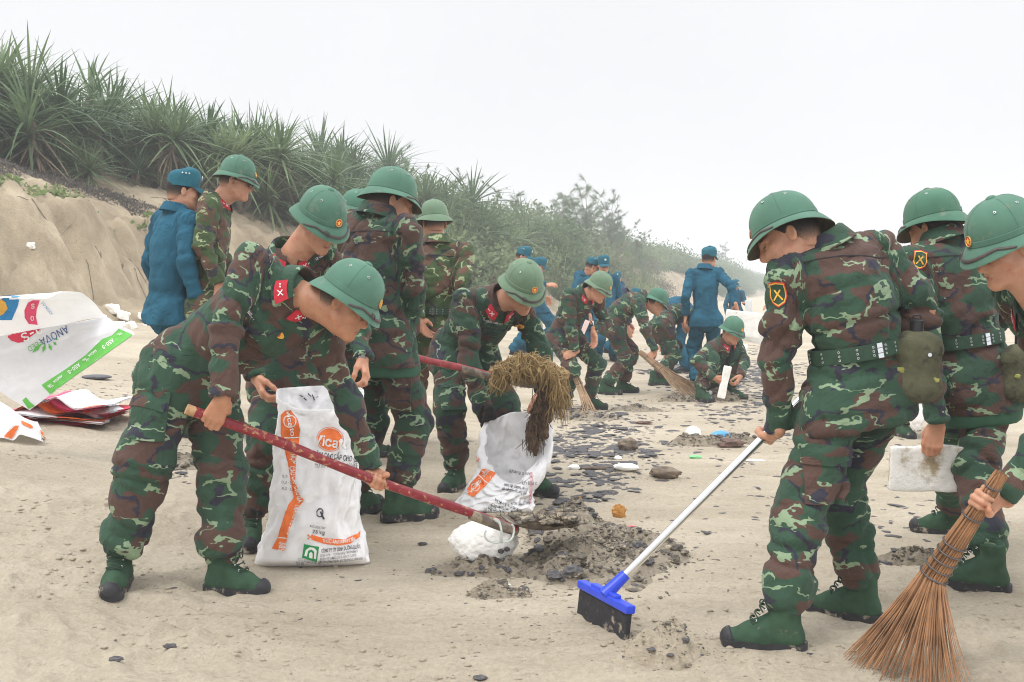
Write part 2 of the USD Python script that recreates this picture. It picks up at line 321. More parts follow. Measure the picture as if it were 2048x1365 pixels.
plain('red_enamel', (0.52, 0.05, 0.035), 0.35, 0.05)
plain('yellow_enamel', (0.75, 0.42, 0.06), 0.4, 0.08)
plain('brass', (0.62, 0.40, 0.12), 0.35, 0.08, metallic=0.7)
plain('steel', (0.62, 0.63, 0.65), 0.26, 0.05, 40, metallic=1.0)
plain('chrome', (0.75, 0.76, 0.78), 0.16, 0.03, 40, metallic=1.0)
plain('red_cloth', (0.46, 0.018, 0.035), 0.75, 0.1, 60, 0.2, 400)
plain('white_print', (0.72, 0.72, 0.70), 0.7, 0.08, 60)
plain('boot_canvas', (0.034, 0.070, 0.042), 0.9, 0.2, 25, 0.35, 500, 0.002, spec=0.2, dirt=((0.20, 0.17, 0.12), 18.0, 0.66))
plain('boot_rubber', (0.022, 0.022, 0.026), 0.6, 0.25, 40, 0.2, 120, 0.003, dirt=((0.32, 0.28, 0.22), 20.0, 0.56))
plain('lace', (0.018, 0.040, 0.024), 0.8, 0.2)
plain('belt_green', (0.020, 0.052, 0.030), 0.75, 0.15, 40, 0.4, 500, 0.002)
plain('black_plastic', (0.014, 0.014, 0.016), 0.35, 0.1)
plain('dark_lens', (0.006, 0.006, 0.008), 0.08, 0.05, spec=0.6)
plain('black_glove', (0.016, 0.015, 0.015), 0.85, 0.2, 40, 0.4, 300, 0.003)
plain('teal_cap', (0.008, 0.095, 0.135), 0.85, 0.12, 30, 0.3, 300, 0.003)
plain('plain_green_cloth', (0.022, 0.075, 0.042), 0.85, 0.15, 20, 0.3, 200, 0.004)
# ------------------------------------------------------------------ people
def frame(fwd, up):
    """columns: right, forward, up"""
    u = unit(up); f = unit(np.asarray(fwd) - u * (np.asarray(fwd) @ u)); return np.stack([np.cross(f, u), f, u], 1)
def body_frame(fwd, up): return frame(fwd, up) * np.array([-1.0, 1, 1])     # columns: left, forward, up
def yaw_pitch(yaw, pitch=0.0, roll=0.0):
    """yaw 0 faces +x, 90 away from the camera; pitch up positive; roll tips the head to its right. Columns right, forward, up."""
    y, p, r = map(math.radians, (yaw, pitch, roll))
    f = np.array([math.cos(y) * math.cos(p), math.sin(y) * math.cos(p), math.sin(p)]); l = np.array([-math.sin(y), math.cos(y), 0.0]); u = np.cross(f, l)
    return np.stack([-(l * math.cos(r) + u * math.sin(r)), f, u * math.cos(r) - l * math.sin(r)], 1)
def ik(S, W, L1, L2, pole, name=''):
    d = W - S; D = np.linalg.norm(d)
    if D > (L1 + L2) * 0.995:
        k = D / ((L1 + L2) * 0.995)
        if k > 1.06: print(f'stretch {name} {k:.2f}')
        L1, L2 = L1 * k, L2 * k
    x = d / D; a = (L1 * L1 - L2 * L2 + D * D) / (2 * D); h = math.sqrt(max(L1 * L1 - a * a, 0))
    p = np.asarray(pole, float); p = unit(p - x * (p @ x))
    return S + x * a + p * h
# ---- boots: ankle joint at the origin's vertical, toe along +y, sole on z = 0
def boot_parts(h):
    f = Field((-.08, -.14, -.01), (.08, .23, .24), h)
    f.cone((0, -.045, .045), (0, .085, .040), .040, .043, .02)
    f.cone((0, .085, .040), (0, .150, .032), .042, .034, .02)
    f.cone((0, -.035, .06), (0, -.022, .185), .041, .048, .03, cut=((0, -.02, .185), unit((0, -.05, 1))))
    f.cone((0, .0, .10), (0, .085, .055), .038, .034, .03)
    f.halfspace((0, 0, .004), (0, 0, -1))
    upper = f.mesh()
    from shapely.geometry import Point, LineString
    out = Point(0, -.052).buffer(.045).union(LineString([(0, -.05), (.004, .10)]).buffer(.043)).union(Point(.002, .085).buffer(.053)).union(Point(-.002, .142).buffer(.046)).buffer(.012).buffer(-.012)
    sole = trimesh.creation.extrude_polygon(out.simplify(.0012), .034, engine='earcut')
    f = Field((-.08, .09, -.01), (.08, .23, .09), h)
    f.cone((0, .085, .040), (0, .154, .034), .0440, .039, .02, cut=((0, .142, .03), unit((0, -1, .45))))
    cap = f.mesh()
    eye, lace = [], []
    for k in range(5):
        t = k / 4; y0 = .035 + .052 * t - .0; z0 = .168 - .085 * t; y0 = .030 + .062 * t
        for s in (-1, 1):
            m = trimesh.creation.torus(.0036, .0011, major_sections=10, minor_sections=5); v = np.array(m.vertices)
            nrm = unit((s * .75, .55, .35)); R = frame((0, 0, 1), nrm); v = v @ R.T + np.array([s * (.031 - .004 * t), y0 - .002, z0])
            eye.append((v, np.array(m.faces)))
        lace.append(tube(bez((-.030, y0, z0), (0, y0 + .030, z0 + .012), (.030, y0, z0 - .006), 7), .0024, 5))
        lace.append(tube(bez((.030, y0, z0), (0, y0 + .030, z0 + .010), (-.030, y0 + .006, z0 - .012), 7), .0024, 5))
    for s in (-1, 1):
        lace.append(tube(bez((0, .045, .165), (s * .028, .066, .168), (s * .030, .058, .140), 8), .0024, 5))
    return {'upper': upper, 'sole': (np.array(sole.vertices), np.array(sole.faces)), 'toe_cap': cap, 'eyelets': eye, 'laces': cat_mesh(lace)}
BOOT = {0: boot_parts(.0045), 1: boot_parts(.009)}
# ---- helmet: x left, y forward, z up, origin between the ears
def helmet_parts():
    na, out = 56, []
    th = np.arange(na) * 2 * np.pi / na; X, Y = np.sin(th), np.cos(th)                 # th 0 = forward
    fb = Y * Y
    rings = []
    for t in np.linspace(0.04, 1, 13):                                                # dome
        a = t * np.pi / 2; r = math.sin(a) ** 0.86; z = .066 + .112 * math.cos(a) ** 1.0
        rings.append(np.stack([X * .105 * r, Y * .124 * r - .004, np.full(na, z) + 0 * X], 1))
    for dr, dz in ((.0035, -.001), (.0035, -.020), (.001, -.022)):                     # band
        rings.append(np.stack([X * (.106 + dr), Y * (.124 + dr) - .004, np.full(na, .066 + dz)], 1))
    for t in np.linspace(0.08, 1, 8):                                                 # brim: out and down, lower at front and back
        o = t ** 0.92; drop = (.026 + .030 * fb) * t ** 1.25
        rings.append(np.stack([X * (.107 + .033 * o), Y * (.125 + (.043 - .004 * (Y < 0)) * o) - .004, .044 - drop], 1))
    n_out = len(rings)
    outer = np.array(rings)
    rim = outer[-1] + np.stack([X * .0015, Y * .0015, np.full(na, -.005)], 1)
    under = []
    for t in np.linspace(0.94, 0.05, 6):
        o = t ** 0.92; drop = (.026 + .030 * fb) * t ** 1.25
        under.append(np.stack([X * (.105 + .033 * o), Y * (.123 + (.043 - .004 * (Y < 0)) * o) - .004, .037 - drop], 1))
    for t in (1.0, .8, .55, .3, .05):
        a = t * np.pi / 2; r = math.sin(a) ** .86
        under.append(np.stack([X * .099 * r, Y * .118 * r - .004, np.full(na, .058 + .108 * math.cos(a))], 1))
    def skin_(rs, top_first):
        rs = np.array(rs); v = rs.reshape(-1, 3); f = grid_faces(len(rs), na, True)
        k = len(v); c = rs[0].mean(0) if top_first else rs[-1].mean(0); v = np.vstack([v, c]); j = np.arange(na)
        e = 0 if top_first else (len(rs) - 1) * na
        cap = np.stack([np.full(na, k), e + (j + 1) % na, e + j], 1) if top_first else np.stack([np.full(na, k), e + j, e + (j + 1) % na], 1)
        return v, np.vstack([f, cap[:, ::-1]])
    shell = skin_(np.concatenate([outer, rim[None]]), True)
    lining = skin_(np.array([rim] + under), False)
    button = lump((0, -.004, .178), (.017, .017, .009), 3, .02, 2)
    flange = lump((0, -.004, .174), (.026, .026, .0055), 4, .03, 2)
    vents = []
    for s in (-1, 1):
        for y in (.040, -.046):
            a = 0.52; x = s * .105 * math.sin(a * np.pi / 2) ** .86 * math.sqrt(1 - (y / .105) ** 2); z = .066 + .112 * math.cos(a * np.pi / 2)
            q = np.array([x, y, z]); nr = unit((x / .105 ** 2, y / .124 ** 2, (z - .066) / .112 ** 2))
            m = trimesh.creation.torus(.0042, .0012, major_sections=12, minor_sections=6); R = frame((0, 1, .01), nr)
            d = trimesh.creation.cylinder(.0042, .003, sections=12)
            vents.append(((np.array(m.vertices) @ R.T + q + nr * .0005, np.array(m.faces)), (np.array(d.vertices) @ R.T + q, np.array(d.faces))))
    # badge on the front of the dome, strap across the front brim
    bq = np.array([0, .1205, .070]); bn = unit((0, 1, .28)); R = frame((0, 0, 1), bn)
    disc = trimesh.creation.cylinder(.0185, .004, sections=26); rimt = trimesh.creation.torus(.0175, .0022, major_sections=26, minor_sections=6)
    star = []
    ang = np.pi / 2 + np.arange(10) * np.pi / 5; rr = np.where(np.arange(10) % 2 == 0, .0135, .0055)
    from shapely.geometry import Polygon
    st = trimesh.creation.extrude_polygon(Polygon(np.stack([rr * np.cos(ang), rr * np.sin(ang)], 1)), .002, engine='earcut')
    put = lambda m, o: (np.array(m.vertices) @ R.T + bq + bn * o, np.array(m.faces))
    stv = np.array(st.vertices) @ np.stack([R[:, 0], R[:, 1], R[:, 2]], 1).T + bq + bn * .002
    def strap_at(w, off):
        pts = []
        for a in np.linspace(-1.30, 1.30, 29):
            x, y = math.sin(a), math.cos(a); t = .30 + .38 * max(0, math.cos(a)) ** 2; t = t if abs(a) < .9 else t + (abs(a) - .9) * 1.5
            t = min(t + w, 1.02); o = t ** .92; drop = (.026 + .030 * y * y) * t ** 1.25
            pts.append((x * (.107 + .033 * o + off), y * (.125 + .043 * o + off) - .004, .044 - drop + off * 1.6))
        return np.array(pts)
    A, B = strap_at(-.02, .0028), strap_at(.13, .0028); A2, B2 = strap_at(-.02, .0005), strap_at(.13, .0005)
    sv = np.concatenate([A2, A, B, B2]).reshape(4, 29, 3); strap = (sv.reshape(-1, 3), grid_faces(4, 29))
    buckle = []
    c0, c1 = A[19], B[19]; bx = unit(A[20] - A[18]); by = unit(c1 - c0); bz = np.cross(bx, by)
    for s in (-1, 1):
        buckle.append(box((c0 + c1) / 2 + bx * .009 * s + bz * .002, (.0025, .022, .003), np.stack([bx, by, bz], 1)))
        buckle.append(box((c0 + c1) / 2 + by * .011 * s + bz * .002, (.020, .0025, .003), np.stack([bx, by, bz], 1)))
    # stitched ridge lines over the dome
    seams = []
    for az in (0.0, np.pi / 2, np.pi, 3 * np.pi / 2):
        pts = []
        for t in np.linspace(.16, 1, 12):
            a = t * np.pi / 2; r = math.sin(a) ** .86
            pts.append((math.sin(az) * .1053 * r, math.cos(az) * .1243 * r - .004, .066 + .1122 * math.cos(a)))
        seams.append(tube(pts, .0011, 5))
    return dict(shell=shell, lining=lining, button=cat_mesh([button, flange]), vents=vents, disc=put(disc, 0), rim=put(rimt, .002), star=(stv, np.array(st.faces)), strap=strap, buckle=cat_mesh(buckle), seams=cat_mesh(seams))
HELM = helmet_parts()
def cap_parts():
    na = 40; th = np.arange(na) * 2 * np.pi / na; X, Y = np.sin(th), np.cos(th); rings = []
    for z, r in ((.158, .03), (.156, .40), (.149, .68), (.136, .86), (.116, .96), (.090, .985), (.06, .97), (.03, .955)):
        lift = .014 * Y * (z > .1)
        rings.append(np.stack([X * .093 * r, Y * .108 * r - .002, z + lift], 1))
    rs = np.array(rings); v = rs.reshape(-1, 3); f = grid_faces(len(rs), na, True)
    v = np.vstack([v, rs[0].mean(0)]); j = np.arange(na); f = np.vstack([f, np.stack([np.full(na, len(v) - 1), j, (j + 1) % na], 1)])
    crown = (v, f)
    vis = []
    for t in np.linspace(0, 1, 6):
        a = np.linspace(-1.05, 1.05, 17); rr = 1 + .0 * a
        vis.append(np.stack([np.sin(a) * (.091 + .006 * t), np.cos(a) * .104 + .078 * t * np.cos(a * .8) - .002, .040 - .022 * t - .028 * (np.sin(a) ** 2) * (.4 + .6 * t)], 1))
    vis = np.array(vis); n = vis.shape[0] * 17; low = vis - np.array([0, 0, .004])
    f0 = grid_faces(6, 17); V = np.vstack([vis.reshape(-1, 3), low.reshape(-1, 3)])
    edge = [i * 17 for i in range(6)] + [5 * 17 + j for j in range(1, 17)] + [i * 17 + 16 for i in range(4, -1, -1)]
    e = np.array(edge); side = np.vstack([np.stack([e[:-1], e[1:], e[1:] + n], 1), np.stack([e[:-1], e[1:] + n, e[:-1] + n], 1)])
    visor = (V, np.vstack([f0[:, ::-1], f0 + n, side]))
    eyel = []
    for s in (-1, 1):
        for k in (-1, 0, 1):
            a = s * (np.pi / 2 + .1) + k * .20
            q = np.array([math.sin(a) * .0955, math.cos(a) * .110, .115]); nr = unit((q[0], q[1], .01))
            m = trimesh.creation.torus(.004, .0016, major_sections=10, minor_sections=5); eyel.append((np.array(m.vertices) @ frame((0, 0, 1), nr).T + q, np.array(m.faces)))
    bd = box((0, .1125, .105), (.026, .004, .026), np.array([[.7071, 0, .7071], [0, 1, 0], [-.7071, 0, .7071]]))
    return dict(crown=crown, visor=visor, eyelets=eyel, badge=bd)
CAP = cap_parts()
# ---- hands: wrist at origin, fingers along +x, back of the hand +z, a right hand's thumb on +y
def hand_mesh(kind, side, h):
    f = Field((-.08, -.085, -.10), (.21, .085, .05), h)
    ys = (.031, .0105, -.0105, -.030); ln = (.93, 1.0, .95, .78); mx = (.088, .091, .087, .079)
    f.cone((-.035, 0, 0), (0, 0, 0), .024, .0245, .0)
    for y, m in zip(ys, mx):
        f.cone((.005, y * .45, -.003), (m, y, -.002), .0175, .0125, .012)
    f.cone((.02, .02, -.012), (.05, .03, -.016), .018, .013, .01)
    for y, l, m, r in zip(ys, ln, mx, (.0098, .0100, .0096, .0085)):
        if kind == 'grip':
            pts = [(m, y, 0), (m + .034 * l, y * .95, -.013), (m + .026 * l, y * .92, -.040 * l - .003), (m + .003, y * .9, -.047 * l - .003)]
        elif kind == 'pinch':
            pts = [(m, y, 0), (m + .036 * l, y * .85, -.016), (m + .045 * l, y * .75, -.044 * l), (m + .036 * l, y * .7, -.064 * l)]
        else:
            pts = [(m, y, 0), (m + .041 * l, y * 1.05, -.011), (m + .063 * l, y * 1.05, -.028), (m + .076 * l, y * 1.02, -.049)]
        for i in range(3):
            f.cone(pts[i], pts[i + 1], r * (1.12 - .11 * i), r * (1.04 - .12 * i), .006)
    th = {'grip': [(.022, .030, -.014), (.052, .043, -.036), (.080, .036, -.058), (.099, .020, -.064)],
          'pinch': [(.022, .030, -.014), (.056, .046, -.030), (.092, .044, -.048), (.118, .036, -.064)],
          'free': [(.022, .030, -.012), (.055, .052, -.022), (.083, .058, -.032), (.104, .054, -.042)]}[kind]
    for i in range(3):
        f.cone(th[i], th[i + 1], (.0165, .0125, .0110)[i], (.0130, .0112, .0088)[i], .008)
    v, fc = f.mesh()
    if side == 'L': v = v * (1, -1, 1); fc = fc[:, ::-1]
    return v, fc
HANDS = {}
def hand(kind, side, lod):
    k = (kind, side, lod)
    if k not in HANDS: HANDS[k] = hand_mesh(kind, side, (.0032, .005, .008)[lod])
    return HANDS[k]
GRIPC = np.array([.094, 0.0, -.030])
def head_mesh(origin, R, neck, s, h):
    """head and neck in the head's own frame; neck: base of the neck in world coordinates"""
    nb = R.T @ (np.asarray(neck) - origin) / s
    f = Field(np.minimum((-.11, -.13, -.16), nb - .09), np.maximum((.11, .16, .15), nb + .09), h)
    I = None
    f.ell((0, -.008, .035), I, (.0745, .094, .088), .0)
    f.ell((0, .030, -.035), I, (.060, .064, .080), .03)
    for q in (-1, 1):
        f.cone((q * .050, .010, -.060), (q * .012, .074, -.100), .020, .018, .03)
        f.cone((q * .046, .056, -.022), (q * .020, .078, -.026), .020, .014, .02)
        f.cone((q * .008, .090, .014), (q * .044, .074, .012), .011, .010, .016)
    f.cone((0, .070, .02), (0, .072, -.06), .028, .024, .02)
    f.cone((0, .088, .008), (0, .106, -.030), .0085, .0115, .012)
    f.cone((0, .104, -.034), (0, .106, -.036), .0125, .0125, .008)
    for q in (-1, 1):
        f.cone((q * .012, .096, -.040), (q * .010, .090, -.040), .0085, .008, .006)
        f.ell((q * .031, .094, -.006), I, (.017, .016, .012), .010, 's')
        f.ell((q * .031, .0775, -.008), I, (.0150, .0125, .0130), .004)
        f.cone((q * .019, .087, -.0035), (q * .044, .080, -.0055), .0030, .0025, .003)
    f.cone((-.013, .089, -.0655), (.013, .089, -.0655), .0080, .0080, .006)
    f.cone((-.012, .087, -.0765), (.012, .087, -.0765), .0088, .0088, .005)
    f.cone((-.024, .094, -.0708), (.024, .094, -.0708), .0022, .0022, .003, 's')
    f.cone((0, .082, -.100), (0, .080, -.104), .0150, .0150, .018)
    for q in (-1, 1):
        Re = np.array([[math.cos(.35 * q), -math.sin(.35 * q), 0], [math.sin(.35 * q), math.cos(.35 * q), 0], [0, 0, 1.0]])
        f.ell((q * .0775, -.012, -.006), Re, (.0075, .0180, .0300), .006)
        f.ell((q * .0850, -.008, -.002), Re, (.0070, .0110, .0190), .005, 's')
    f.cone((0, -.030, -.035), nb, .054, .061, .03)
    f.cone((0, .015, -.085), nb + np.array([0, .015, .01]), .036, .046, .04)
    v, fc = f.mesh()
    return v * s @ R.T + origin, fc
def hair_mesh(origin, R, s, h, cropped):
    f = Field((-.1, -.125, -.09), (.1, .11, .15), h)
    f.ell((0, -.009, .036), None, (.0785, .0985, .0925), 0)
    f.cone((0, -.050, .0), (0, -.048, -.040), .0545, .0535, .03)
    f.ell((0, .050, -.045), None, (.12, .058, .090), .006, 's')                     # face
    for q in (-1, 1): f.ell((q * .085, .010, -.060), None, (.028, .034, .068), .006, 's')
    f.ell((0, -.02, -.115), None, (.09, .10, .060), .01, 's')
    v, fc = f.mesh(); return v * s @ R.T + origin, fc, v

class Person:
    def __init__(P, label, cloth='camouflage_0', hat='helmet', lod=1, size=1.0, pelvis=None, neck=None, hipyaw=0, left=None, head=None, look=(0, -20, 0), feet=None, hands=None,
                 elbows=(None, None), knees=(None, None), bend=0.0, loose=0.0, undershirt=False, leg=1.06, belt_z=.27, skin='skin', hatmat=None, group=None, belt=False, tilt=0.45, hem=.15, collar=True, trousers=None, tabs=True, upper_only=False, glasses=False, hipdrop=0.0):
        hem = hem if hat == 'helmet' else .10; hatmat = hatmat or f'helmet_green_{zlib_hash(label) % 3}'; s = P.s = size; P.lod = lod; h = (.0105, .014, .021)[lod]; hh = (.0042, .006, .010)[lod]
        p0, pn = np.asarray(pelvis, float), np.asarray(neck, float); P.pelvis, P.neck = p0, pn
        hipf = np.array([math.cos(math.radians(hipyaw)), math.sin(math.radians(hipyaw)), 0])
        u = unit(pn - p0)
        upp = unit(u * tilt + np.array([0, 0, 1.0]) * (1 - tilt))
        PF = body_frame(hipf, upp)                                           # pelvis frame
        l = np.asarray(left, float) if left is not None else np.array([-math.sin(math.radians(hipyaw)), math.cos(math.radians(hipyaw)), 0])
        mid = (p0 + pn) / 2 + unit(np.cross(l, u)) * -bend            # back rounds out
        uc = unit(pn - (mid * .75 + p0 * .25)); lc = unit(l - uc * (l @ uc)); CF = np.stack([lc, np.cross(lc, uc), uc], 1)
        P.PF, P.CF = PF, CF
        ctrl = 2 * mid - (p0 + pn) / 2
        sp = lambda t: (1 - t) ** 2 * p0 + 2 * t * (1 - t) * ctrl + t * t * pn if t >= 0 else p0 + PF[:, 2] * t * .52 * s
        def fr(t):
            t2 = min(max(t, 0), 1); U = unit(PF[:, 2] * (1 - t2) + CF[:, 2] * t2); Lx = unit(PF[:, 0] * (1 - t2) + CF[:, 0] * t2); Lx = unit(Lx - U * (Lx @ U))
            return np.stack([Lx, np.cross(Lx, U), U], 1)
        sh = {q: pn - CF[:, 2] * .055 * s + CF[:, 0] * k * (.185 if hat == 'helmet' else .166) * s for q, k in (('L', 1), ('R', -1))}
        hip = {q: p0 + PF[:, 0] * k * .088 * s - PF[:, 2] * .02 * s for q, k in (('L', 1), ('R', -1))}
        ank, knee, footR = {}, {}, {}
        if feet is not None and 'yaw' in feet:
            fw = feet['yaw']; st = feet.get('gap', .11); a0 = math.radians(fw); lx = np.array([-math.sin(a0), math.cos(a0), 0]); fx_ = np.array([math.cos(a0), math.sin(a0), 0]); ft = {}
            for q, k in (('L', 1), ('R', -1)):
                g = p0 + lx * k * st * s + fx_ * (feet.get('step', .05) * k); g[2] = sand_z(g[0], g[1]) - .004; ft[q] = (g, fw + k * 10)
            feet = ft; P.feet = ft
        if feet:
            for q, kp in zip('LR', knees):
                fx = feet[q]; g = np.asarray(fx[0], float); R = rotz(fx[1] - 90)
                if len(fx) > 2:                                        # pitch of a lifted heel
                    a = math.radians(fx[2]); R = R @ np.array([[1, 0, 0], [0, math.cos(a), -math.sin(a)], [0, math.sin(a), math.cos(a)]])
                footR[q] = R; ank[q] = g + R @ np.array([0, -.02, .108]) * s
                fy = math.radians(fx[1]); pole = kp if kp is not None else hipf * .5 + np.array([math.cos(fy), math.sin(fy), 0])
                knee[q] = ik(hip[q], ank[q], .415 * s, .385 * s, pole, label[:30] + ' leg' + q)
        wrist, elbow, handR, handK = {}, {}, {}, {}
        for q, ep in zip('LR', elbows):
            sp_ = hands.get(q) if hands else None
            if sp_ is None: continue
            if sp_[0] in ('grip', 'pinch') and len(sp_) == 4:
                _, gc, a, xd = sp_; a = unit(a); xd = unit(np.asarray(xd, float) - a * (np.asarray(xd) @ a)); y = a if q == 'R' else -a
                R = np.stack([xd, y, np.cross(xd, y)], 1); c = GRIPC.copy() if sp_[0] == 'grip' else np.array([.115, .0, -.055]); c[1] *= 1
                w = np.asarray(gc, float) - R @ c * s
            elif sp_[0] == 'hang':
                dv = unit(sp_[1]); w = sh[q] + dv * .515 * s; xd = unit(dv + np.array([0, 0, -.15])); z = (CF[:, 0] if q == 'L' else -CF[:, 0]) + .3 * CF[:, 1] * 0; z = unit(z - xd * (z @ xd)); R = np.stack([xd, np.cross(z, xd), z], 1); sp_ = ('free',)
            else:
                _, w, xd, zd = sp_[:4]; xd = unit(xd); z = unit(np.asarray(zd, float) - xd * (np.asarray(zd) @ xd)); R = np.stack([xd, np.cross(z, xd), z], 1); w = np.asarray(w, float)
            wrist[q], handR[q], handK[q] = w, R, sp_[0].split('_')[0]
            pole = ep if ep is not None else -CF[:, 1] * .8 + CF[:, 0] * (.5 if q == 'L' else -.5) + np.array([0, 0, -.2])
            elbow[q] = ik(sh[q], w, .285 * s, .255 * s, pole, label[:30] + ' arm' + q)
        P.sh, P.hip, P.knee, P.ank, P.wrist, P.elbow, P.sp, P.fr = sh, hip, knee, ank, wrist, elbow, sp, fr
        foot_mid = np.mean([ank[q] for q in ank], 0) if ank else p0
        P.t = t = based('person', label, 'person', (foot_mid[0], foot_mid[1], float(beach_z(foot_mid[0], foot_mid[1]))), group)
        # ---------------- rest coordinates for cloth pattern and folds
        bones = [(sp(0), sp(.45), fr(.2), np.array([0, 0, 0.0]), .13), (sp(.45), sp(1.0), fr(.8), np.array([0, 0, .235]), .13)]
        for q, k in (('L', 1), ('R', -1)):
            if q in elbow:
                for a, b, o in ((sh[q], elbow[q], np.array([k * .42, 0, .45])), (elbow[q], wrist[q], np.array([k * .42, 0, .165]))):
                    zz = unit(a - b); xx = CF[:, 0] - zz * (CF[:, 0] @ zz)
                    if np.linalg.norm(xx) < .2: xx = CF[:, 1] - zz * (CF[:, 1] @ zz)
                    xx = unit(xx); bones.append((a, b, np.stack([xx, np.cross(zz, xx), zz], 1), o, .055))
            if q in knee:
                for a, b, o in ((hip[q], knee[q], np.array([k * .12, .9, -.05])), (knee[q], ank[q], np.array([k * .12, .9, -.48]))):
                    zz = unit(a - b); xx = unit(PF[:, 0] - zz * (PF[:, 0] @ zz)); bones.append((a, b, np.stack([xx, np.cross(zz, xx), zz], 1), o, .075))
        def rest_of(v, sel):
            D, Rs = [], []
            for i in sel:
                a, b, F, o, r = bones[i]; ab = b - a; tt = np.clip((v - a) @ ab / (ab @ ab), 0, 1)
                D.append(np.linalg.norm(v - a - tt[:, None] * ab, axis=1) / r); Rs.append((v - a) @ F + o)
            D = np.array(D); W = np.exp(-(D - D.min(0)) / .18); W /= W.sum(0)
            return (W[:, :, None] * np.array(Rs)).sum(0) + P.pat
        P.pat = np.array([zlib_hash(label) % 17 * 1.37, 0, zlib_hash(label) % 11 * .83])
        nt = 2; na = 2 * len(elbow); arm_ids = list(range(2, 2)); ids_arm, ids_leg, i = [], [], 2
        for q in 'LR':
            if q in elbow: ids_arm += [i, i + 1]; i += 2
            if q in knee: ids_leg += [i, i + 1]; i += 2
        # ---------------- jacket
        pts = [sp(-.5), pn] + list(sh.values()) + list(hip.values()) + list(elbow.values()) + list(wrist.values())
        f = Field(np.min(pts, 0) - .24 * s, np.max(pts, 0) + .24 * s, h)
        waist = .88 if belt else 1.0
        slim = .92 if hat == 'cap' else 1.0
        prof = [(-.22, .192, .150, .10), (-.10, .184, .142, .10), (.06, .172, .130, .10), (.22, .160 * waist, .122 * waist, .09), (.34, .160 * waist, .124 * waist, .09), (.5, .172, .128, .11), (.66, .180, .130, .11), (.82, .172, .118, .10)]
        if upper_only: prof = prof[1:]
        for tt, a, b, c in prof: f.ell(sp(tt), fr(tt), (a * s * slim, b * s * slim, c * s), .05 * s)
        if loose:
            for tt in (.30, .50, .68): f.ell(sp(tt) + fr(tt)[:, 1] * loose * s, fr(tt), (.165 * s, .125 * s, .12 * s), .05 * s)
        for q in knee:
            f.cone(hip[q], hip[q] + (knee[q] - hip[q]) * .30, .121 * s, .119 * s, .06 * s)
        for q in 'LR':
            k = 1 if q == 'L' else -1
            a = pn + CF[:, 0] * k * .05 * s - CF[:, 2] * .030 * s
            f.cone(a, sh[q], .062 * s, .066 * s, .06 * s)
            if q in elbow:
                e, w = elbow[q], wrist[q]; dr = unit(w - e); end = w - dr * .005
                f.cone(sh[q] - CF[:, 2] * .01 * s, e, .077 * s * slim, .060 * s * slim, .025 * s); f.cone(e, end, .061 * s, .047 * s, .02 * s, cut=(end, dr))
                f.cone(end - dr * .055 * s, end + dr * .02, .0515 * s, .0475 * s, .004, cut=(end, dr))
        f.halfspace(sp(0) - PF[:, 2] * hem * s, -PF[:, 2])
        v, fc = f.mesh()
        n = vnormals(v, fc); r = rest_of(v, [0, 1] + ids_arm)
        amp = np.full(len(v), .014 if hat == 'helmet' else .009)
        for q in elbow:
            de = np.linalg.norm(v - elbow[q], axis=1); amp += .010 * np.exp(-(de / .10) ** 2)
            dw = np.linalg.norm(v - wrist[q], axis=1); amp *= 1 - .5 * np.exp(-(dw / .05) ** 2); amp += .004 * np.exp(-(np.linalg.norm(v - sh[q], axis=1) / .10) ** 2)
        wz = (v - sp(.28)) @ fr(.28)[:, 2]
        if belt: amp += .008 * np.exp(-((wz - .09) / .06) ** 2)
        fold = folds(r, zlib_hash(label) % 97)
        v = v + n * (amp * fold)[:, None]
        P.jacket = trimesh.Trimesh(v, fc, process=False)
        jm = part(t, 'jacket', (v, fc), cloth, True, rest=r)
        if undershirt:
            f = Field(p0 - .36 * s, p0 + .36 * s, h); q0 = sp(0) - PF[:, 2] * (hem + .045) * s
            for tt, a, b, c in ((-.30, .180, .142, .12), (-.12, .178, .138, .12)): f.ell(sp(tt), fr(tt), (a * s, b * s, c * s), .04)
            for q in knee: f.cone(hip[q], hip[q] + (knee[q] - hip[q]) * .35, .114 * s, .112 * s, .05)
            f.halfspace(q0, -PF[:, 2]); f.halfspace(sp(0) - PF[:, 2] * (hem - .05) * s, PF[:, 2]); v, fc = f.mesh(); part(t, 'undershirt', (v, fc), 'plain_green_cloth', True)
        # ---------------- trousers
        P.trouser = None
        if knee:
            pts = list(hip.values()) + list(knee.values()) + list(ank.values())
            f = Field(np.min(pts, 0) - .22 * s, np.max(pts, 0) + .22 * s, h)
            f.ell(p0 + PF[:, 2] * .02 * s, PF, (.148 * s, .110 * s, .12 * s), 0); f.ell(p0 - PF[:, 2] * .05 * s, PF, (.155 * s, .116 * s, .11 * s), .05 * s)
            for q in 'LR':
                k_, a_ = knee[q], ank[q]; dr = unit(a_ - k_); low = k_ + (a_ - k_) * (.74 if hat == 'helmet' else .9)
                f.cone(hip[q] + (k_ - hip[q]) * .12, k_, .094 * s * (.5 + .5 * leg), .078 * s * leg, .03 * s); f.cone(k_, low, .078 * s * leg, .072 * s * (.5 + .5 * leg), .03 * s)
                if hat == 'helmet':
                    end = a_ + (k_ - a_) * .055; f.cone(low, end, .052 * s, .050 * s, .012 * s, cut=(end, dr)); f.cone(low - dr * .02 * s, low + dr * .02 * s, .077 * s * (.5 + .5 * leg), .070 * s * (.5 + .5 * leg), .02 * s)
                else:
                    end = a_ + dr * .05; f.cone(low, end, .080 * s, .078 * s, .02 * s, cut=(end, dr))
            v, fc = f.mesh(); n = vnormals(v, fc); r = rest_of(v, [0] + ids_leg)
            amp = np.full(len(v), .013)
            for q in knee:
                amp += .010 * np.exp(-(np.linalg.norm(v - knee[q], axis=1) / .12) ** 2)
                low = knee[q] + (ank[q] - knee[q]) * .72; amp += .013 * np.exp(-(np.linalg.norm(v - low, axis=1) / .10) ** 2)
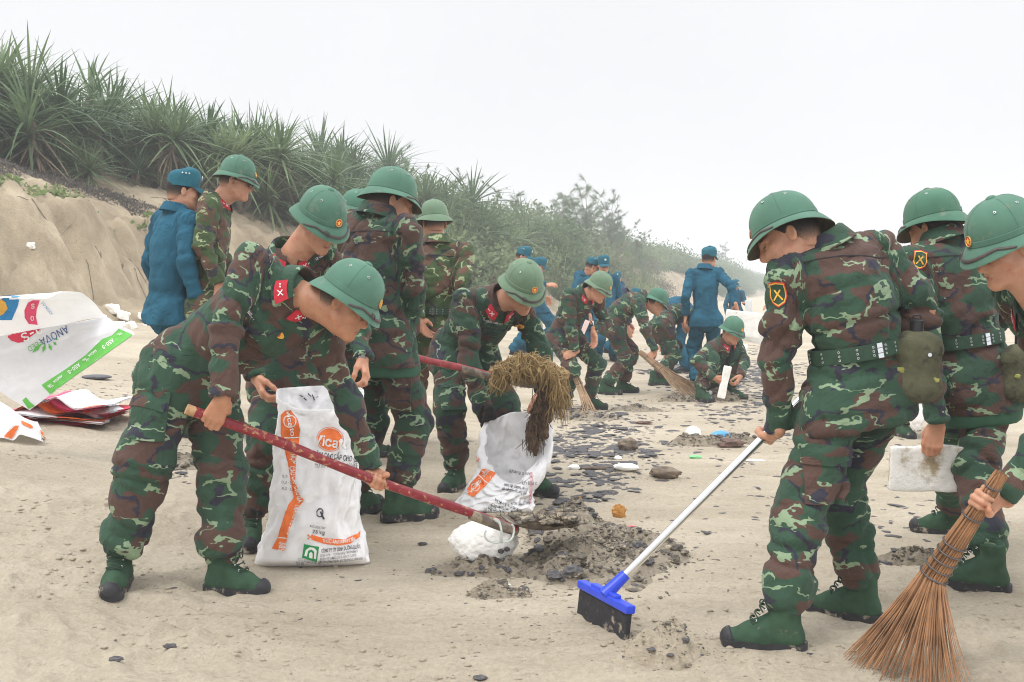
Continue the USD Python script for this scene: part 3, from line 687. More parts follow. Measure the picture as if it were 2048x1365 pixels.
            v = v + n * (amp * folds(r, zlib_hash(label) % 89 + 5, 1))[:, None]
            P.trouser = trimesh.Trimesh(v, fc, process=False)
            part(t, 'trousers', (v, fc), trousers or cloth, True, rest=r)
        # ---------------- body (one skin: head, neck, trunk, arms, hands)
        O = np.asarray(head, float); R = yaw_pitch(*look); P.O, P.R = O, R
        nb = pn - CF[:, 2] * .03 * s
        ms = [head_mesh(O, R, nb, s, hh)]
        f = Field(np.min([p0, pn] + list(elbow.values()) + list(wrist.values()) + list(sh.values()), 0) - .15, np.max([p0, pn] + list(elbow.values()) + list(wrist.values()) + list(sh.values()), 0) + .15, .018 if lod < 2 else .026)
        for tt in (0, .25, .5, .75): f.ell(sp(tt), fr(tt), (.12 * s, .08 * s, .10 * s), .04)
        f.cone(sp(.8), nb, .07 * s, .056 * s, .03)
        for q in 'LR':
            f.cone(nb - CF[:, 2] * .04, sh[q], .045 * s, .04 * s, .03)
            if q in elbow:
                f.cone(sh[q], elbow[q], .040 * s, .034 * s, .02); f.cone(elbow[q], wrist[q], .034 * s, .026 * s, .01)
            if q in knee: f.cone(sp(0), hip[q], .08 * s, .06 * s, .03)
        ms.append(f.mesh())
        gl = []
        for q in wrist:
            hv, hf = hand(handK[q], q, lod); m = (hv * s * .98 @ handR[q].T + wrist[q], hf)
            if hands[q][0].endswith('_glove'): gl.append(m)
            else: ms.append(m)
        part(t, 'body', union(ms), skin, True)
        for m in gl: part(t, 'glove', m, 'black_glove', True)
        hm_ = hair_mesh(O, R, s, hh * 1.15, True); part(t, 'hair', hm_[:2], 'faded_hair', True, rest=hm_[2])
        tw = lambda m: (m[0] * s @ R.T + O, m[1])
        if lod < 2:
            for q in (-1, 1):
                pts = [np.array((q * x, y, z)) for x, y, z in ((.012, .0975, .0155), (.028, .0945, .0195), (.046, .0810, .0165))]
                part(t, 'eyebrow', tw(tube(pts, (.0026, .0032, .0018), 6)), 'hair', True)
                if not glasses: part(t, 'eye', tw(tube([np.array((q * x, y, z)) for x, y, z in ((.020, .0885, -.0085), (.031, .0908, -.0085), (.043, .0845, -.0095))], (.0018, .0030, .0016), 6)), 'hair', True)
            part(t, 'lips', tw(cat_mesh([tube([(-.019, .0895, -.0700), (-.008, .0968, -.0668), (0, .0962, -.0678), (.008, .0968, -.0668), (.019, .0895, -.0700)], (.0015, .0042, .0040, .0042, .0015), 6), tube([(-.018, .0885, -.0725), (0, .0955, -.0765), (.018, .0885, -.0725)], (.0015, .0052, .0015), 6)])), 'lips', True)
        if glasses:
            g = part(t, 'sunglasses', tw(cat_mesh([tube([(.066, .085, .0), (.076, .04, .002), (.080, -.01, .004)], .0028, 6), tube([(-.066, .085, .0), (-.076, .04, .002), (-.080, -.01, .004)], .0028, 6), tube([(-.012, .112, .002), (.012, .112, .002)], .0025, 6)])), 'black_plastic', True)
            for q in (-1, 1): part(g, 'lens', tw(lump((q * .036, .104, -.004), (.027, .006, .020), 1, 0, 2)), 'dark_lens', True)
        # ---------------- hat
        if hat == 'helmet':
            hs = .95; th_ = lambda m: ((m[0] + np.array([0, 0, .003])) * s * hs @ R.T + O, m[1])
            H = part(t, 'helmet', th_(HELM['shell']), hatmat, 40)
            part(H, 'lining', th_(HELM['lining']), 'helmet_lining', 40); part(H, 'top_button', th_(HELM['button']), hatmat, True)
            part(H, 'strap', th_(HELM['strap']), 'brown_leather', True)
            part(H, 'badge', th_(HELM['disc']), 'red_enamel', 30)
            if lod < 2:
                part(H, 'seam', th_(HELM['seams']), hatmat, True); part(H, 'badge_rim', th_(HELM['rim']), 'brass', True); part(H, 'star', th_(HELM['star']), 'yellow_enamel')
                part(H, 'buckle', th_(HELM['buckle']), 'brown_leather')
                for a, b in HELM['vents']: part(H, 'vent', th_(a), 'steel', True); part(H, 'vent_hole', th_(b), 'black_plastic')
        elif hat == 'cap':
            H = part(t, 'cap', tw(CAP['crown']), 'teal_cap', 50); part(H, 'visor', tw(CAP['visor']), 'teal_cap', 40); part(H, 'badge', tw(CAP['badge']), 'white_print')
            if lod < 2:
                for e in CAP['eyelets']: part(H, 'eyelet', tw(e), 'chrome', True)
        # ---------------- boots
        for q in ank:
            B = BOOT[0 if lod == 0 else 1]; g = np.asarray(feet[q][0], float); Rf = footR[q]; sg = 1 if q == 'L' else -1
            put = lambda m: ((m[0] * s * np.array([1, 1, 1])) @ Rf.T + g, m[1])
            if hat == 'helmet':
                b = part(t, 'boot', put(B['upper']), 'boot_canvas', True); part(b, 'sole', put(B['sole']), 'boot_rubber', 40); part(b, 'toe_cap', put(B['toe_cap']), 'boot_rubber', True); part(b, 'laces', put(B['laces']), 'lace', True)
                if lod == 0:
                    for e in B['eyelets']: part(b, 'eyelet', put(e), 'chrome', True)
            else:
                b = part(t, 'shoe', put(B['upper']), 'black_plastic', True); part(b, 'sole', put(B['sole']), 'boot_rubber', 40)
        # ---------------- collar with red tabs
        if collar:
            P.make_collar(cloth, tabs and hat == 'helmet', rest_of)
        if belt: P.make_belt(belt_z)
    def make_collar(P, cloth, tabs, rest_of):
        s, C = P.s, P.CF; na = 30
        base = P.neck + C[:, 2] * .004 * s; hd = unit(P.O - P.neck)
        ax = unit(C[:, 2] * .75 + hd * .25); L = unit(C[:, 0] - ax * (C[:, 0] @ ax)); F = np.cross(L, ax)
        ang = np.linspace(.30, 2 * np.pi - .30, na); rows = []
        for rr, zz, fr_ in ((.068, -.040, 0), (.071, .042, 0), (.075, .054, 0), (.083, .048, .1), (.104, -.006, .9), (.1045, -.010, .9), (.100, -.009, .9), (.078, .036, 0)):
            q = []
            for a in ang:
                front = max(0, math.cos(a)) ; d = rr * s * (1 + .16 * front * (zz < .02))
                q.append(base + L * math.sin(a) * d * 1.0 + F * (math.cos(a) * d * 1.06) + ax * (zz * s - .030 * s * front - .014 * s * fr_ * front))
            rows.append(q)
        v = np.array(rows).reshape(-1, 3); f = grid_faces(len(rows), na)
        c = part(P.t, 'collar', (v, f), cloth, 50, rest=None) if False else part(P.t, 'collar', (v, f), cloth, True, rest=rest_of(v, [1]))
        if tabs:
            for side in (0, 1):
                i = slice(0, 5) if side == 0 else slice(na - 5, na)
                A = np.array(rows[3])[i][:5]; B = np.array(rows[4])[i][:5]
                if side: A, B = A[::-1], B[::-1]
                o = unit(np.cross(A[-1] - A[0], B[0] - A[0])) ; cen = base
                if (A.mean(0) - cen) @ o < 0: o = -o
                a_, b_ = A * .80 + B * .20 + o * .004, A * .10 + B * .90 + o * .004
                n_ = len(a_); vv = np.vstack([a_, b_, a_ - o * .003, b_ - o * .003]); ff = grid_faces(2, n_)
                tb = part(P.t, 'collar_tab', (vv, np.vstack([ff, ff + 2 * n_])), 'red_cloth')
                if P.lod < 2:
                    e1, e2 = unit(a_[-1] - a_[0]), unit(b_[2] - a_[2]); W_ = np.linalg.norm(a_[-1] - a_[0]); Hh = np.linalg.norm(b_[2] - a_[2])
                    c0 = (a_[2] + b_[2]) / 2 + o * .0015
                    m = []
                    for g in (-1, 1):
                        d1 = unit(e1 + g * e2 * .9); m.append(box(c0 - e1 * W_ * .10, (W_ * .40, .0038, .0012), np.stack([d1, np.cross(o, d1), o], 1)))
                    for k in (.22, .36): m.append(box(c0 + e1 * W_ * k, (.006, .006, .0012), np.stack([unit(e1 + e2), np.cross(o, unit(e1 + e2)), o], 1)))
                    part(tb, 'insignia', cat_mesh(m), 'white_print')
    def make_belt(P, z=.27, hgt=.052):
        s = P.s; F = P.fr(.3); c = P.sp(z); na = 64; rows = []
        ang = np.arange(na) * 2 * np.pi / na
        D = np.cos(ang)[:, None] * F[:, 1] + np.sin(ang)[:, None] * F[:, 0]
        rad = []
        for dz in (-.5, 0, .5):
            o = c + F[:, 2] * dz * hgt + D * .02; loc, ri, _ = P.jacket.ray.intersects_location(o, D, multiple_hits=False)
            r = np.full(na, .15); r[ri] = .02 + np.linalg.norm(loc - o[ri], axis=1); rad.append(r)
        r = np.max(rad, 0); r = np.minimum(r, .24); k = np.array([1, 2, 3, 2, 1]) / 9
        for _ in range(3): r = sum(w * np.roll(r, i - 2) for i, w in enumerate(k))
        r = r + .003
        for dz, e in ((-.5, -.01), (-.5, 0), (-.25, .0015), (.25, .0015), (.5, 0), (.5, -.01)):
            rows.append(c + F[:, 2] * dz * hgt * s + D * (r + e)[:, None])
        v = np.array(rows).reshape(-1, 3); f = grid_faces(6, na, True)
        b = part(P.t, 'belt', (v, f[:, ::-1]), 'belt_green', 40)
        P.belt_at = lambda a: (c + (np.cos(a) * F[:, 1] + np.sin(a) * F[:, 0]) * (np.interp(a % (2 * np.pi), np.append(ang, 2 * np.pi), np.append(r, r[0])) + .002), F, np.cos(a) * F[:, 1] + np.sin(a) * F[:, 0])
        if P.lod < 2:
            for a in np.arange(16) * 2 * np.pi / 16 + .1:
                for dz in (-.014, 0, .014):
                    q, F_, d = P.belt_at(a); m = trimesh.creation.torus(.0034, .0011, major_sections=10, minor_sections=5)
                    part(b, 'eyelet', (np.array(m.vertices) @ frame(F_[:, 2], d).T + q + F_[:, 2] * dz, np.array(m.faces)), 'steel', True)
        q, F_, d = P.belt_at(math.pi - .12); Rb = np.stack([np.cross(d, F_[:, 2]), d, F_[:, 2]], 1)
        m = []
        for k in (-.0175, 0, .0175): m.append(box(q + F_[:, 2] * k + d * .002, (.020, .004, .0155), Rb))
        part(b, 'buckle', cat_mesh(m), 'chrome')
    def decal(P, px, py, w, h, ang, mat, name, target='jacket', off=.003, shape=None, parent=None, thick=.0025, sub=9):
        """a patch sewn on the cloth where the line of sight through the pixel meets it"""
        M = P.jacket if target == 'jacket' else P.trouser
        loc, ri, ti = M.ray.intersects_location(CAM[None], ray(px, py)[None], multiple_hits=False)
        if len(loc) == 0: print('decal missed', name, px, py); return None
        q = loc[0]; near = np.linalg.norm(M.triangles_center - q, axis=1) < .03; n = unit((M.face_normals[near] * M.area_faces[near][:, None]).sum(0))
        if n @ ray(px, py) > 0: n = -n
        up = np.array([0, 0, 1.0]); x = unit(np.cross(up, n)); y = np.cross(n, x); a = math.radians(ang); ex, ey = x * math.cos(a) + y * math.sin(a), -x * math.sin(a) + y * math.cos(a)
        def drape(xy, o):
            O_ = q + xy[:, :1] * ex + xy[:, 1:2] * ey + n * .10
            loc, ri, _ = M.ray.intersects_location(O_, np.repeat(-n[None], len(O_), 0), multiple_hits=False)
            d = np.full(len(O_), .10); d[ri] = np.linalg.norm(loc - O_[ri], axis=1); d = np.clip(d, .07, .13)
            return O_ - n * (d[:, None] - o)
        if shape is None:
            gx, gy = np.meshgrid(np.linspace(-w / 2, w / 2, sub), np.linspace(-h / 2, h / 2, sub), indexing='ij'); xy = np.stack([gx.ravel(), gy.ravel()], 1)
            V = drape(xy, off); f = grid_faces(sub, sub); k = len(V); lo = V - n * .004
            e = np.concatenate([np.arange(sub) * sub, (sub - 1) * sub + np.arange(1, sub), (np.arange(sub - 1)[::-1]) * sub + sub - 1, np.arange(sub - 1)[::-1]])
            side = np.vstack([np.stack([e[:-1], e[1:], e[1:] + k], 1), np.stack([e[:-1], e[1:] + k, e[:-1] + k], 1)])
            m = (np.vstack([V, lo]), np.vstack([f, side]))
        else:
            sv, sf = trimesh.remesh.subdivide_to_size(np.asarray(shape[0], float), np.asarray(shape[1]), .010, max_iter=8) if np.ptp(shape[0][:, 2]) < 1e-6 else shape; m = (drape(sv[:, :2], off) + n * sv[:, 2:3], sf)
        rest = None
        if isinstance(mat, str) and (mat.startswith('camou')):
            rest = m[0] * 1.0
        return part(parent or P.t, name, m, mat, False, rest=rest)
import zlib
def zlib_hash(s): return zlib.crc32(s.encode())
def ridged(p, seed): return 1 - np.abs(2 * meshkit.fbm(p, 2, seed) - 1) * 1.6
def folds(r, seed, leg=0):
    w = np.stack([meshkit.noise(r * 5 + 3.1, seed + 1), meshkit.noise(r * 5 + 9.7, seed + 2), meshkit.noise(r * 5 + 17, seed + 3)], 1) * .12
    p = r + w
    a = ridged(p * np.array([4.5, 4.5, 10.0]) + seed, seed); b = ridged(p @ np.array([[.8, 0, .6], [0, 1, 0], [-.6, 0, .8]]) * np.array([13.0, 13.0, 4.5]), seed + 7)
    c = meshkit.fbm(p * 16, 2, seed + 11) - .5
    cr = lambda n: -np.clip(1 - np.abs(2 * n - 1) * 3.2, 0, 1) ** 1.5
    g1 = cr(meshkit.fbm(p * np.array([3.2, 3.2, 9.5]) + seed + 5, 2, seed + 13)); g2 = cr(meshkit.fbm((p @ np.array([[.75, 0, .66], [0, 1, 0], [-.66, 0, .75]])) * np.array([5.0, 5.0, 8.5]) + seed, 2, seed + 17))
    return (a - .35) * .38 + (b - .35) * .34 + c * .25 + g1 * .85 + g2 * .85 + .25
def union(ms):
    import manifold3d
    out = None
    try:
        parts = []
        for v, f in ms:
            m = manifold3d.Manifold(manifold3d.Mesh(np.ascontiguousarray(v, np.float32), np.ascontiguousarray(f, np.uint32)))
            if m.is_empty(): return cat_mesh(ms)
            parts.append(m)
        r = manifold3d.Manifold.batch_boolean(parts, manifold3d.OpType.Add).to_mesh()
        return np.array(r.vert_properties[:, :3], float), np.array(r.tri_verts, int)
    except Exception as e:
        print('union fell back', e); return cat_mesh(ms)
plain('lips', (0.30, 0.115, 0.085), 0.45, 0.1)
# ------------------------------------------------------------------ the ground
FOOT_RNG = np.random.default_rng(11)
PRINTS = []
for _ in range(300):
    px, py = FOOT_RNG.uniform(-60, 2100), 700 + 680 * FOOT_RNG.random() ** 0.8
    if FOOT_RNG.random() < .35: px = FOOT_RNG.uniform(-40, 560)
    g = ground(px, py); PRINTS.append((g[0], g[1], FOOT_RNG.uniform(0, np.pi), FOOT_RNG.uniform(.004, .013)))
PRINTS = np.array(PRINTS)
def bumps(x, y):
    x, y = np.asarray(x, float), np.asarray(y, float); sh = x.shape; x, y = x.ravel(), y.ravel(); q = lambda a, b, c=0: np.stack([x * a, y * b, np.full_like(x, c)], 1)
    near = np.clip(1.3 - y / 30, 0, 1)
    w = meshkit.noise(q(.9, .9, 2), 5)
    h = .022 * (meshkit.fbm(q(.55, .55), 2, 1) - .5)
    h += .010 * near * (meshkit.fbm(q(1.6, 6.0, 4), 3, 2) - .5)
    r = 1 - np.abs(2 * meshkit.fbm(np.stack([x * 1.6 + 2 * w, y * 9.0 + 3 * w, 0 * x], 1), 3, 9) - 1)
    h += .020 * near * (r ** 3) * np.clip(w * 3 - .8, 0, 1)
    h += .036 * near * np.clip(meshkit.fbm(q(9, 11, 7), 4, 3) - .5, 0, 1) * np.clip(meshkit.noise(q(1.1, 1.3, 1), 8) * 3 - 1.1, 0, 1) * 1.6
    for fx, fy, a, d in PRINTS:
        m = np.flatnonzero((np.abs(x - fx) < .26) & (np.abs(y - fy) < .26))
        if not len(m): continue
        dx, dy = x[m] - fx, y[m] - fy; u, v = dx * math.cos(a) + dy * math.sin(a), -dx * math.sin(a) + dy * math.cos(a)
        rr = (u / .12) ** 2 + (v / .05) ** 2; h[m] += d * (-np.exp(-rr * 1.2) + .55 * np.exp(-(np.sqrt(rr) - 1.55) ** 2 * 5))
    return h.reshape(sh)
def terrain(x, y): return beach_z(x, y) + bumps(x, y)
def sand_material(name, dark, light, wet):
    MAT[name] = usdkit.material(stage, f'/World/Looks/{name}', {
        'g': ('geometry', {}), 'm': ('mapping', {'scale': (0.5, 1.5, 1.0)}), 'n': ('noise_texture', {'scale': 1.1, 'detail': 7.0, 'roughness': 0.62}), 'r': ('rgb_ramp', {'ramp': [(0.30, dark), (0.52, tuple((np.array(dark) + light) / 2)), (0.70, light)]}),
        'n2': ('noise_texture', {'scale': 55.0, 'detail': 6.0, 'roughness': 0.75}), 'r2': ('map_range', {'from_min': 0.25, 'from_max': 0.75, 'to_min': 0.80, 'to_max': 1.18}),
        'mu': ('mix_color', {'blend_type': 'multiply', 'fac': 1.0, 'use_clamp': False}),
        'n3': ('noise_texture', {'scale': 21.0, 'detail': 8.0, 'roughness': 0.8}), 'r3': ('map_range', {'from_min': 0.575, 'from_max': 0.70, 'clamp': True, 'to_max': 0.75}), 'mw': ('mix_color', {'b': wet}),
        'b1': ('noise_texture', {'scale': 35.0, 'detail': 8.0, 'roughness': 0.7}), 'bm': ('bump', {'strength': 0.9, 'distance': 0.03}), 'b2': ('noise_texture', {'scale': 420.0, 'detail': 3.0}), 'bm2': ('bump', {'strength': 0.5, 'distance': 0.003}),
        'p': ('principled_bsdf', {'roughness': 0.92, 'specular_ior_level': 0.2})},
        [('g.position', 'm.vector'), ('m.vector', 'n.vector'), ('n.fac', 'r.fac'), ('g.position', 'n2.vector'), ('n2.fac', 'r2.value'), ('r.color', 'mu.a'), ('r2.result', 'mu.b'),
         ('m.vector', 'n3.vector'), ('n3.fac', 'r3.value'), ('mu.result', 'mw.a'), ('r3.result', 'mw.fac'), ('mw.result', 'p.base_color'),
         ('g.position', 'b1.vector'), ('b1.fac', 'bm.height'), ('g.position', 'b2.vector'), ('b2.fac', 'bm2.height'), ('bm.normal', 'bm2.normal'), ('bm2.normal', 'p.normal')], surface='p.BSDF')
sand_material('beach_sand', (0.375, 0.320, 0.240), (0.565, 0.497, 0.392), (0.15, 0.125, 0.092))
sand_material('dune_sand', (0.235, 0.185, 0.125), (0.49, 0.41, 0.295), (0.15, 0.12, 0.085))
_k = np.concatenate([np.linspace(-2.2, -.62, 40), np.linspace(-.60, .60, 560), np.linspace(.62, 2.6, 50)])
_Y = np.concatenate([np.linspace(.3, 1.95, 20), np.geomspace(2.0, 60, 700), np.geomspace(61, 1200, 70)])
_X = _k[:, None] * _Y[None, :]; _YY = np.broadcast_to(_Y, _X.shape)
_Z = terrain(_X, _YY)
from scipy.interpolate import RegularGridInterpolator
_gi = RegularGridInterpolator((_k, np.log(_Y)), _Z, bounds_error=False, fill_value=None)
def sand_z(x, y): return float(_gi((x / y, math.log(max(y, .3)))))
top('sand', (np.stack([_X.ravel(), _YY.ravel(), _Z.ravel()], 1), grid_faces(len(_k), len(_Y))[:, ::-1]), 'beach_sand', 'trodden pale beach sand running away to the foot of the dune', smooth=True, kind='structure')
# dune: s along its foot, u across (negative = inland)
def dune_z(s, u):
    s, u = np.asarray(s, float), np.asarray(u, float); p = np.stack([s * .35, u * .35, 0 * s], -1)
    uu = u + 1.5 * (meshkit.fbm(np.stack([s * .45, u * .12, 0 * s], -1), 3, 21) - .5) * np.clip(-u, 0, 1.5) / 1.5
    scarp = np.interp(s, [-60, -4, 6, 12, 400], [1, 1, .9, .5, .4])
    z = np.interp(uu, [-60, -14, -9, -4.5, -2.6, -1.15, -.45, .3, 2], [4.7, 4.8, 4.5, 3.8, 3.15, 2.55, 1.25, .62, .2])
    zs = np.interp(uu, [-60, -14, -9, -4.5, -2.6, -1.15, -.45, .3, 2], [4.6, 4.7, 4.3, 3.0, 2.1, 1.15, .85, .55, .2])
    z = z * scarp + zs * (1 - scarp)
    z = z - .35 * (1 - np.interp(s, [-100, 4, 15, 60], [1, 1, .3, .15])) * np.clip((u + 3) / 3, 0, 1)
    z = z * (1 - .24 * np.exp(-((s - 13.2) / 2.3) ** 2) * np.clip((-u - 2) / 3, 0, 1))
    face = np.exp(-((uu + .9) / .8) ** 2)
    rill = 1 - np.abs(2 * meshkit.fbm(np.stack([s * 2.2, u * .9, 0 * s], -1), 3, 31) - 1)
    z = z + .24 * (meshkit.fbm(p * 2.4, 3, 23) - .5) + face * .75 * (meshkit.fbm(np.stack([s * 2.9, u * 2.9, 0 * s], -1), 4, 25) - .5) - face * .26 * rill ** 3 + .15 * (meshkit.fbm(np.stack([s * 7, u * 7, 0 * s], -1), 3, 27) - .5)
    return z
def su(s, u): return P0[0] + T2[0] * s + N2[0] * u, P0[1] + T2[1] * s + N2[1] * u
_s = np.concatenate([np.linspace(-40, -12, 30), np.linspace(-11.9, 16, 420), np.geomspace(16.2, 900, 170)]); _u = np.concatenate([np.linspace(2.2, -6, 150), np.linspace(-6.2, -16, 40), np.linspace(-17, -120, 25)])
_S, _U = np.meshgrid(_s, _u, indexing='ij'); _DX, _DY = su(_S, _U); _DZ = dune_z(_S, _U); _di = RegularGridInterpolator((_s, _u), _DZ, bounds_error=False, fill_value=None) if False else RegularGridInterpolator((_s, _u[::-1]), _DZ[:, ::-1], bounds_error=False, fill_value=None)
def dune_at(s, u): return float(_di((s, u)))
top('dune', (np.stack([_DX.ravel(), _DY.ravel(), _DZ.ravel()], 1), grid_faces(len(_s), len(_u))[:, ::-1]), 'dune_sand', 'eroded sand dune with a cut bank along the back of the beach', smooth=True, kind='structure')
plain('sea_water', (0.20, 0.22, 0.22), 0.25, 0.15, 1.5, 0.4, 3.0, 0.1)
top('sea', (np.array([(30, 5, -.42), (1500, 5, -.42), (1500, 2500, -.42), (640, 2500, -.42)], float), np.array([[0, 1, 2], [0, 2, 3]])), 'sea_water', 'grey sea beyond the beach', kind='structure')

# ------------------------------------------------------------------ plants
def leaf_material(name, lo, hi, dead=None, trans=0.25, rough=0.5):
    MAT[name] = usdkit.material(stage, f'/World/Looks/{name}', {
        'oi': ('object_info', {}), 'g': ('geometry', {}), 'n': ('noise_texture', {'scale': 1.3, 'detail': 3.0}), 'ad': ('math', {'math_type': 'add'}), 'mu': ('math', {'math_type': 'multiply', 'value2': 0.55}),
        'ri': ('math', {'math_type': 'multiply', 'value2': 0.45}), 'ad2': ('math', {'math_type': 'add'}),
        'r': ('rgb_ramp', {'ramp': [(0.25, lo), (0.85, hi)]}), 'p': ('principled_bsdf', {'roughness': rough, 'specular_ior_level': 0.35}), 't': ('translucent_bsdf', {}), 'mx': ('mix_closure', {'fac': trans})},
        [('g.position', 'n.vector'), ('oi.random', 'ad.value1'), ('n.fac', 'ad.value2'), ('ad.value', 'mu.value1'), ('g.random_per_island', 'ri.value1'), ('mu.value', 'ad2.value1'), ('ri.value', 'ad2.value2'), ('ad2.value', 'r.fac'),
         ('r.color', 'p.base_color'), ('r.color', 't.color'), ('p.BSDF', 'mx.closure1'), ('t.BSDF', 'mx.closure2')], surface='mx.closure')
leaf_material('screw_pine_leaf', (0.040, 0.085, 0.036), (0.19, 0.26, 0.125), rough=.42)
leaf_material('dead_leaf', (0.10, 0.075, 0.05), (0.30, 0.235, 0.16), trans=.15, rough=.8)
leaf_material('grass_blade', (0.065, 0.125, 0.035), (0.25, 0.32, 0.13), rough=.6)
leaf_material('needle_leaf', (0.055, 0.100, 0.045), (0.15, 0.21, 0.11), rough=.7)
leaf_material('scrub_leaf', (0.060, 0.105, 0.045), (0.18, 0.235, 0.115), rough=.7)
leaf_material('scrub_grey_leaf', (0.095, 0.100, 0.070), (0.22, 0.21, 0.155), rough=.8)
leaf_material('creeper_leaf', (0.10, 0.088, 0.078), (0.25, 0.215, 0.19), rough=.85)
plain('bark', (0.16, 0.125, 0.095), 0.9, 0.3, 20, 0.5, 60, 0.01)
def blade(base, d, up, L, w, droop, seg=5, vfold=.35):
    """a strap leaf: base point, start direction, drooping under its own weight"""
    d = unit(d); t = np.linspace(0, 1, seg + 1); side = np.cross(d, [0, 0, 1.0]); side = unit(side if np.linalg.norm(side) > .1 else np.array([1.0, 0, 0]))
    h = unit(np.array([d[0], d[1], 0]) + 1e-9)
    p = base + d * (t * L)[:, None] + np.outer((t ** 2.2) * L * droop, -np.array([0, 0, 1.0])) + np.outer(t ** 2 * L * droop * .25, h)
    ww = w * np.clip(np.minimum(.55 + t * 2, 1.12 * (1 - t ** 2.5)), .04, 1)
    tg = np.gradient(p, axis=0); nn = np.cross(tg, side); nn /= np.linalg.norm(nn, axis=1, keepdims=True) + 1e-9
    l, r = p - side * ww[:, None] * .5 - nn * (ww * vfold * -.5)[:, None], p + side * ww[:, None] * .5 - nn * (ww * vfold * -.5)[:, None]
    v = np.stack([l, p, r], 1).reshape(-1, 3); return v, grid_faces(seg + 1, 3)
def rosette(c, axis, n, L, rng, w=.055):
    ms = []; A = frame(np.array([1.0, .1, .05]) if abs(axis[2]) > .9 else np.array([0, 0, 1.0]), axis)
    for i in range(n):
        t = (i + .5) / n; az = i * 2.39996 + rng.uniform(-.2, .2); el = math.radians(86 - 100 * t ** .9 + rng.uniform(-8, 8))
        d = A @ np.array([math.cos(az) * math.cos(el), math.sin(az) * math.cos(el), math.sin(el)])
        ms.append(blade(c + A[:, 2] * (.10 * (1 - t)), d, None, L * rng.uniform(.75, 1.1) * (.62 + .5 * math.sin(t * 2.6)), w * rng.uniform(.8, 1.15), rng.uniform(.10, .55) * (.4 + t), 5))
    return ms
def build_parts(holder, groups):
    for nm, ms, mat in groups:
        if ms: part(holder, nm, cat_mesh(ms) if isinstance(ms, list) else ms, mat, False)
def screw_pine(seed, heads):
    rng = np.random.default_rng(seed); leaves, dead, stem = [], [], []
    for k in range(heads):
        a = rng.uniform(0, 6.28); r = rng.uniform(.05, .75) if heads > 1 else 0; hh = rng.uniform(.10, .95)
        tip = np.array([math.cos(a) * r, math.sin(a) * r, hh]); ax = unit(np.array([math.cos(a) * r * .7, math.sin(a) * r * .7, 1.0]) + rng.normal(0, .18, 3) * (1, 1, 0))
        stem.append(tube(bez((0, 0, -.3), (tip[0] * .3, tip[1] * .3, hh * .5), tip, 7), np.linspace(.06, .045, 7), 7))
        leaves += rosette(tip, ax, int(rng.integers(46, 62)), rng.uniform(.85, 1.20), rng, .042)
        for j in range(22):
            az = rng.uniform(0, 6.28); d = np.array([math.cos(az) * .5, math.sin(az) * .5, -.5 + rng.uniform(-.3, .5)]); dead.append(blade(tip - ax * rng.uniform(.02, .25), d, None, rng.uniform(.4, .75), .035, rng.uniform(.1, .5), 4))
    return [('stem', stem, 'bark'), ('leaves', leaves, 'screw_pine_leaf'), ('dead_leaves', dead, 'dead_leaf')]
def grass_tuft(seed):
    rng = np.random.default_rng(seed); ms = []
    for k in range(95):
        az = rng.uniform(0, 6.28); el = math.radians(rng.uniform(48, 86)); b = np.array([rng.normal(0, .16), rng.normal(0, .16), -.05])
        ms.append(blade(b, (math.cos(az) * math.cos(el), math.sin(az) * math.cos(el), math.sin(el)), None, rng.uniform(.6, 1.25), .017, rng.uniform(.15, .75), 4, .2))
    dry = [ms.pop() for _ in range(14)]
    return [('blades', ms, 'grass_blade'), ('dry_blades', dry, 'dead_leaf')]
def casuarina(seed, H=2.4):
    rng = np.random.default_rng(seed); need, wood, trunks = [], [], []
    for m in range(int(rng.integers(1, 4))):
        h = H * rng.uniform(.6, 1.0); lean = rng.normal(0, .20, 2); topp = np.array([lean[0] * h, lean[1] * h, h])
        trunk = bez((0, 0, -.2), (lean[0] * h * .1 + rng.normal(0, .12), lean[1] * h * .1, h * .55), topp, 9) + np.c_[rng.normal(0, .02, (9, 2)), np.zeros(9)]; trunks.append(tube(trunk, np.linspace(.024, .005, 9), 6))
        for k in range(15):
            t = rng.uniform(.25, 1.0); i = min(int(t * 8), 7); b = trunk[i] + (trunk[i + 1] - trunk[i]) * (t * 8 - i); az = rng.uniform(0, 6.28); L = h * rng.uniform(.08, .34) * (1.15 - .6 * t)
            d = unit(np.array([math.cos(az), math.sin(az), rng.uniform(-.1, 1.5)])); e = b + d * L; cv = bez(b, b + d * L * .6 + np.array([0, 0, .05 * L]), e + np.array([0, 0, -.10 * L]), 5); wood.append(tube(cv, np.linspace(.009, .003, 5), 4, False))
            for j in range(58):
                u_ = rng.uniform(.25, 1.05); q = cv[0] + (cv[4] - cv[0]) * u_; dv = d * .7 + rng.normal(0, .45, 3) + np.array([0, 0, -.05]); l = rng.uniform(.10, .26); mid_ = q + unit(dv) * l * .6; p1 = q + unit(dv) * l + np.array([0, 0, -l * .35]); s = unit(np.cross(dv, rng.normal(0, 1, 3))) * .0042
                need.append((np.array([q - s, q + s, mid_ + s * .7, mid_ - s * .7, p1]), np.array([[0, 1, 2], [0, 2, 3], [3, 2, 4]])))
    return [('trunk', trunks, 'bark'), ('branches', wood, 'bark'), ('needles', need, 'needle_leaf')]
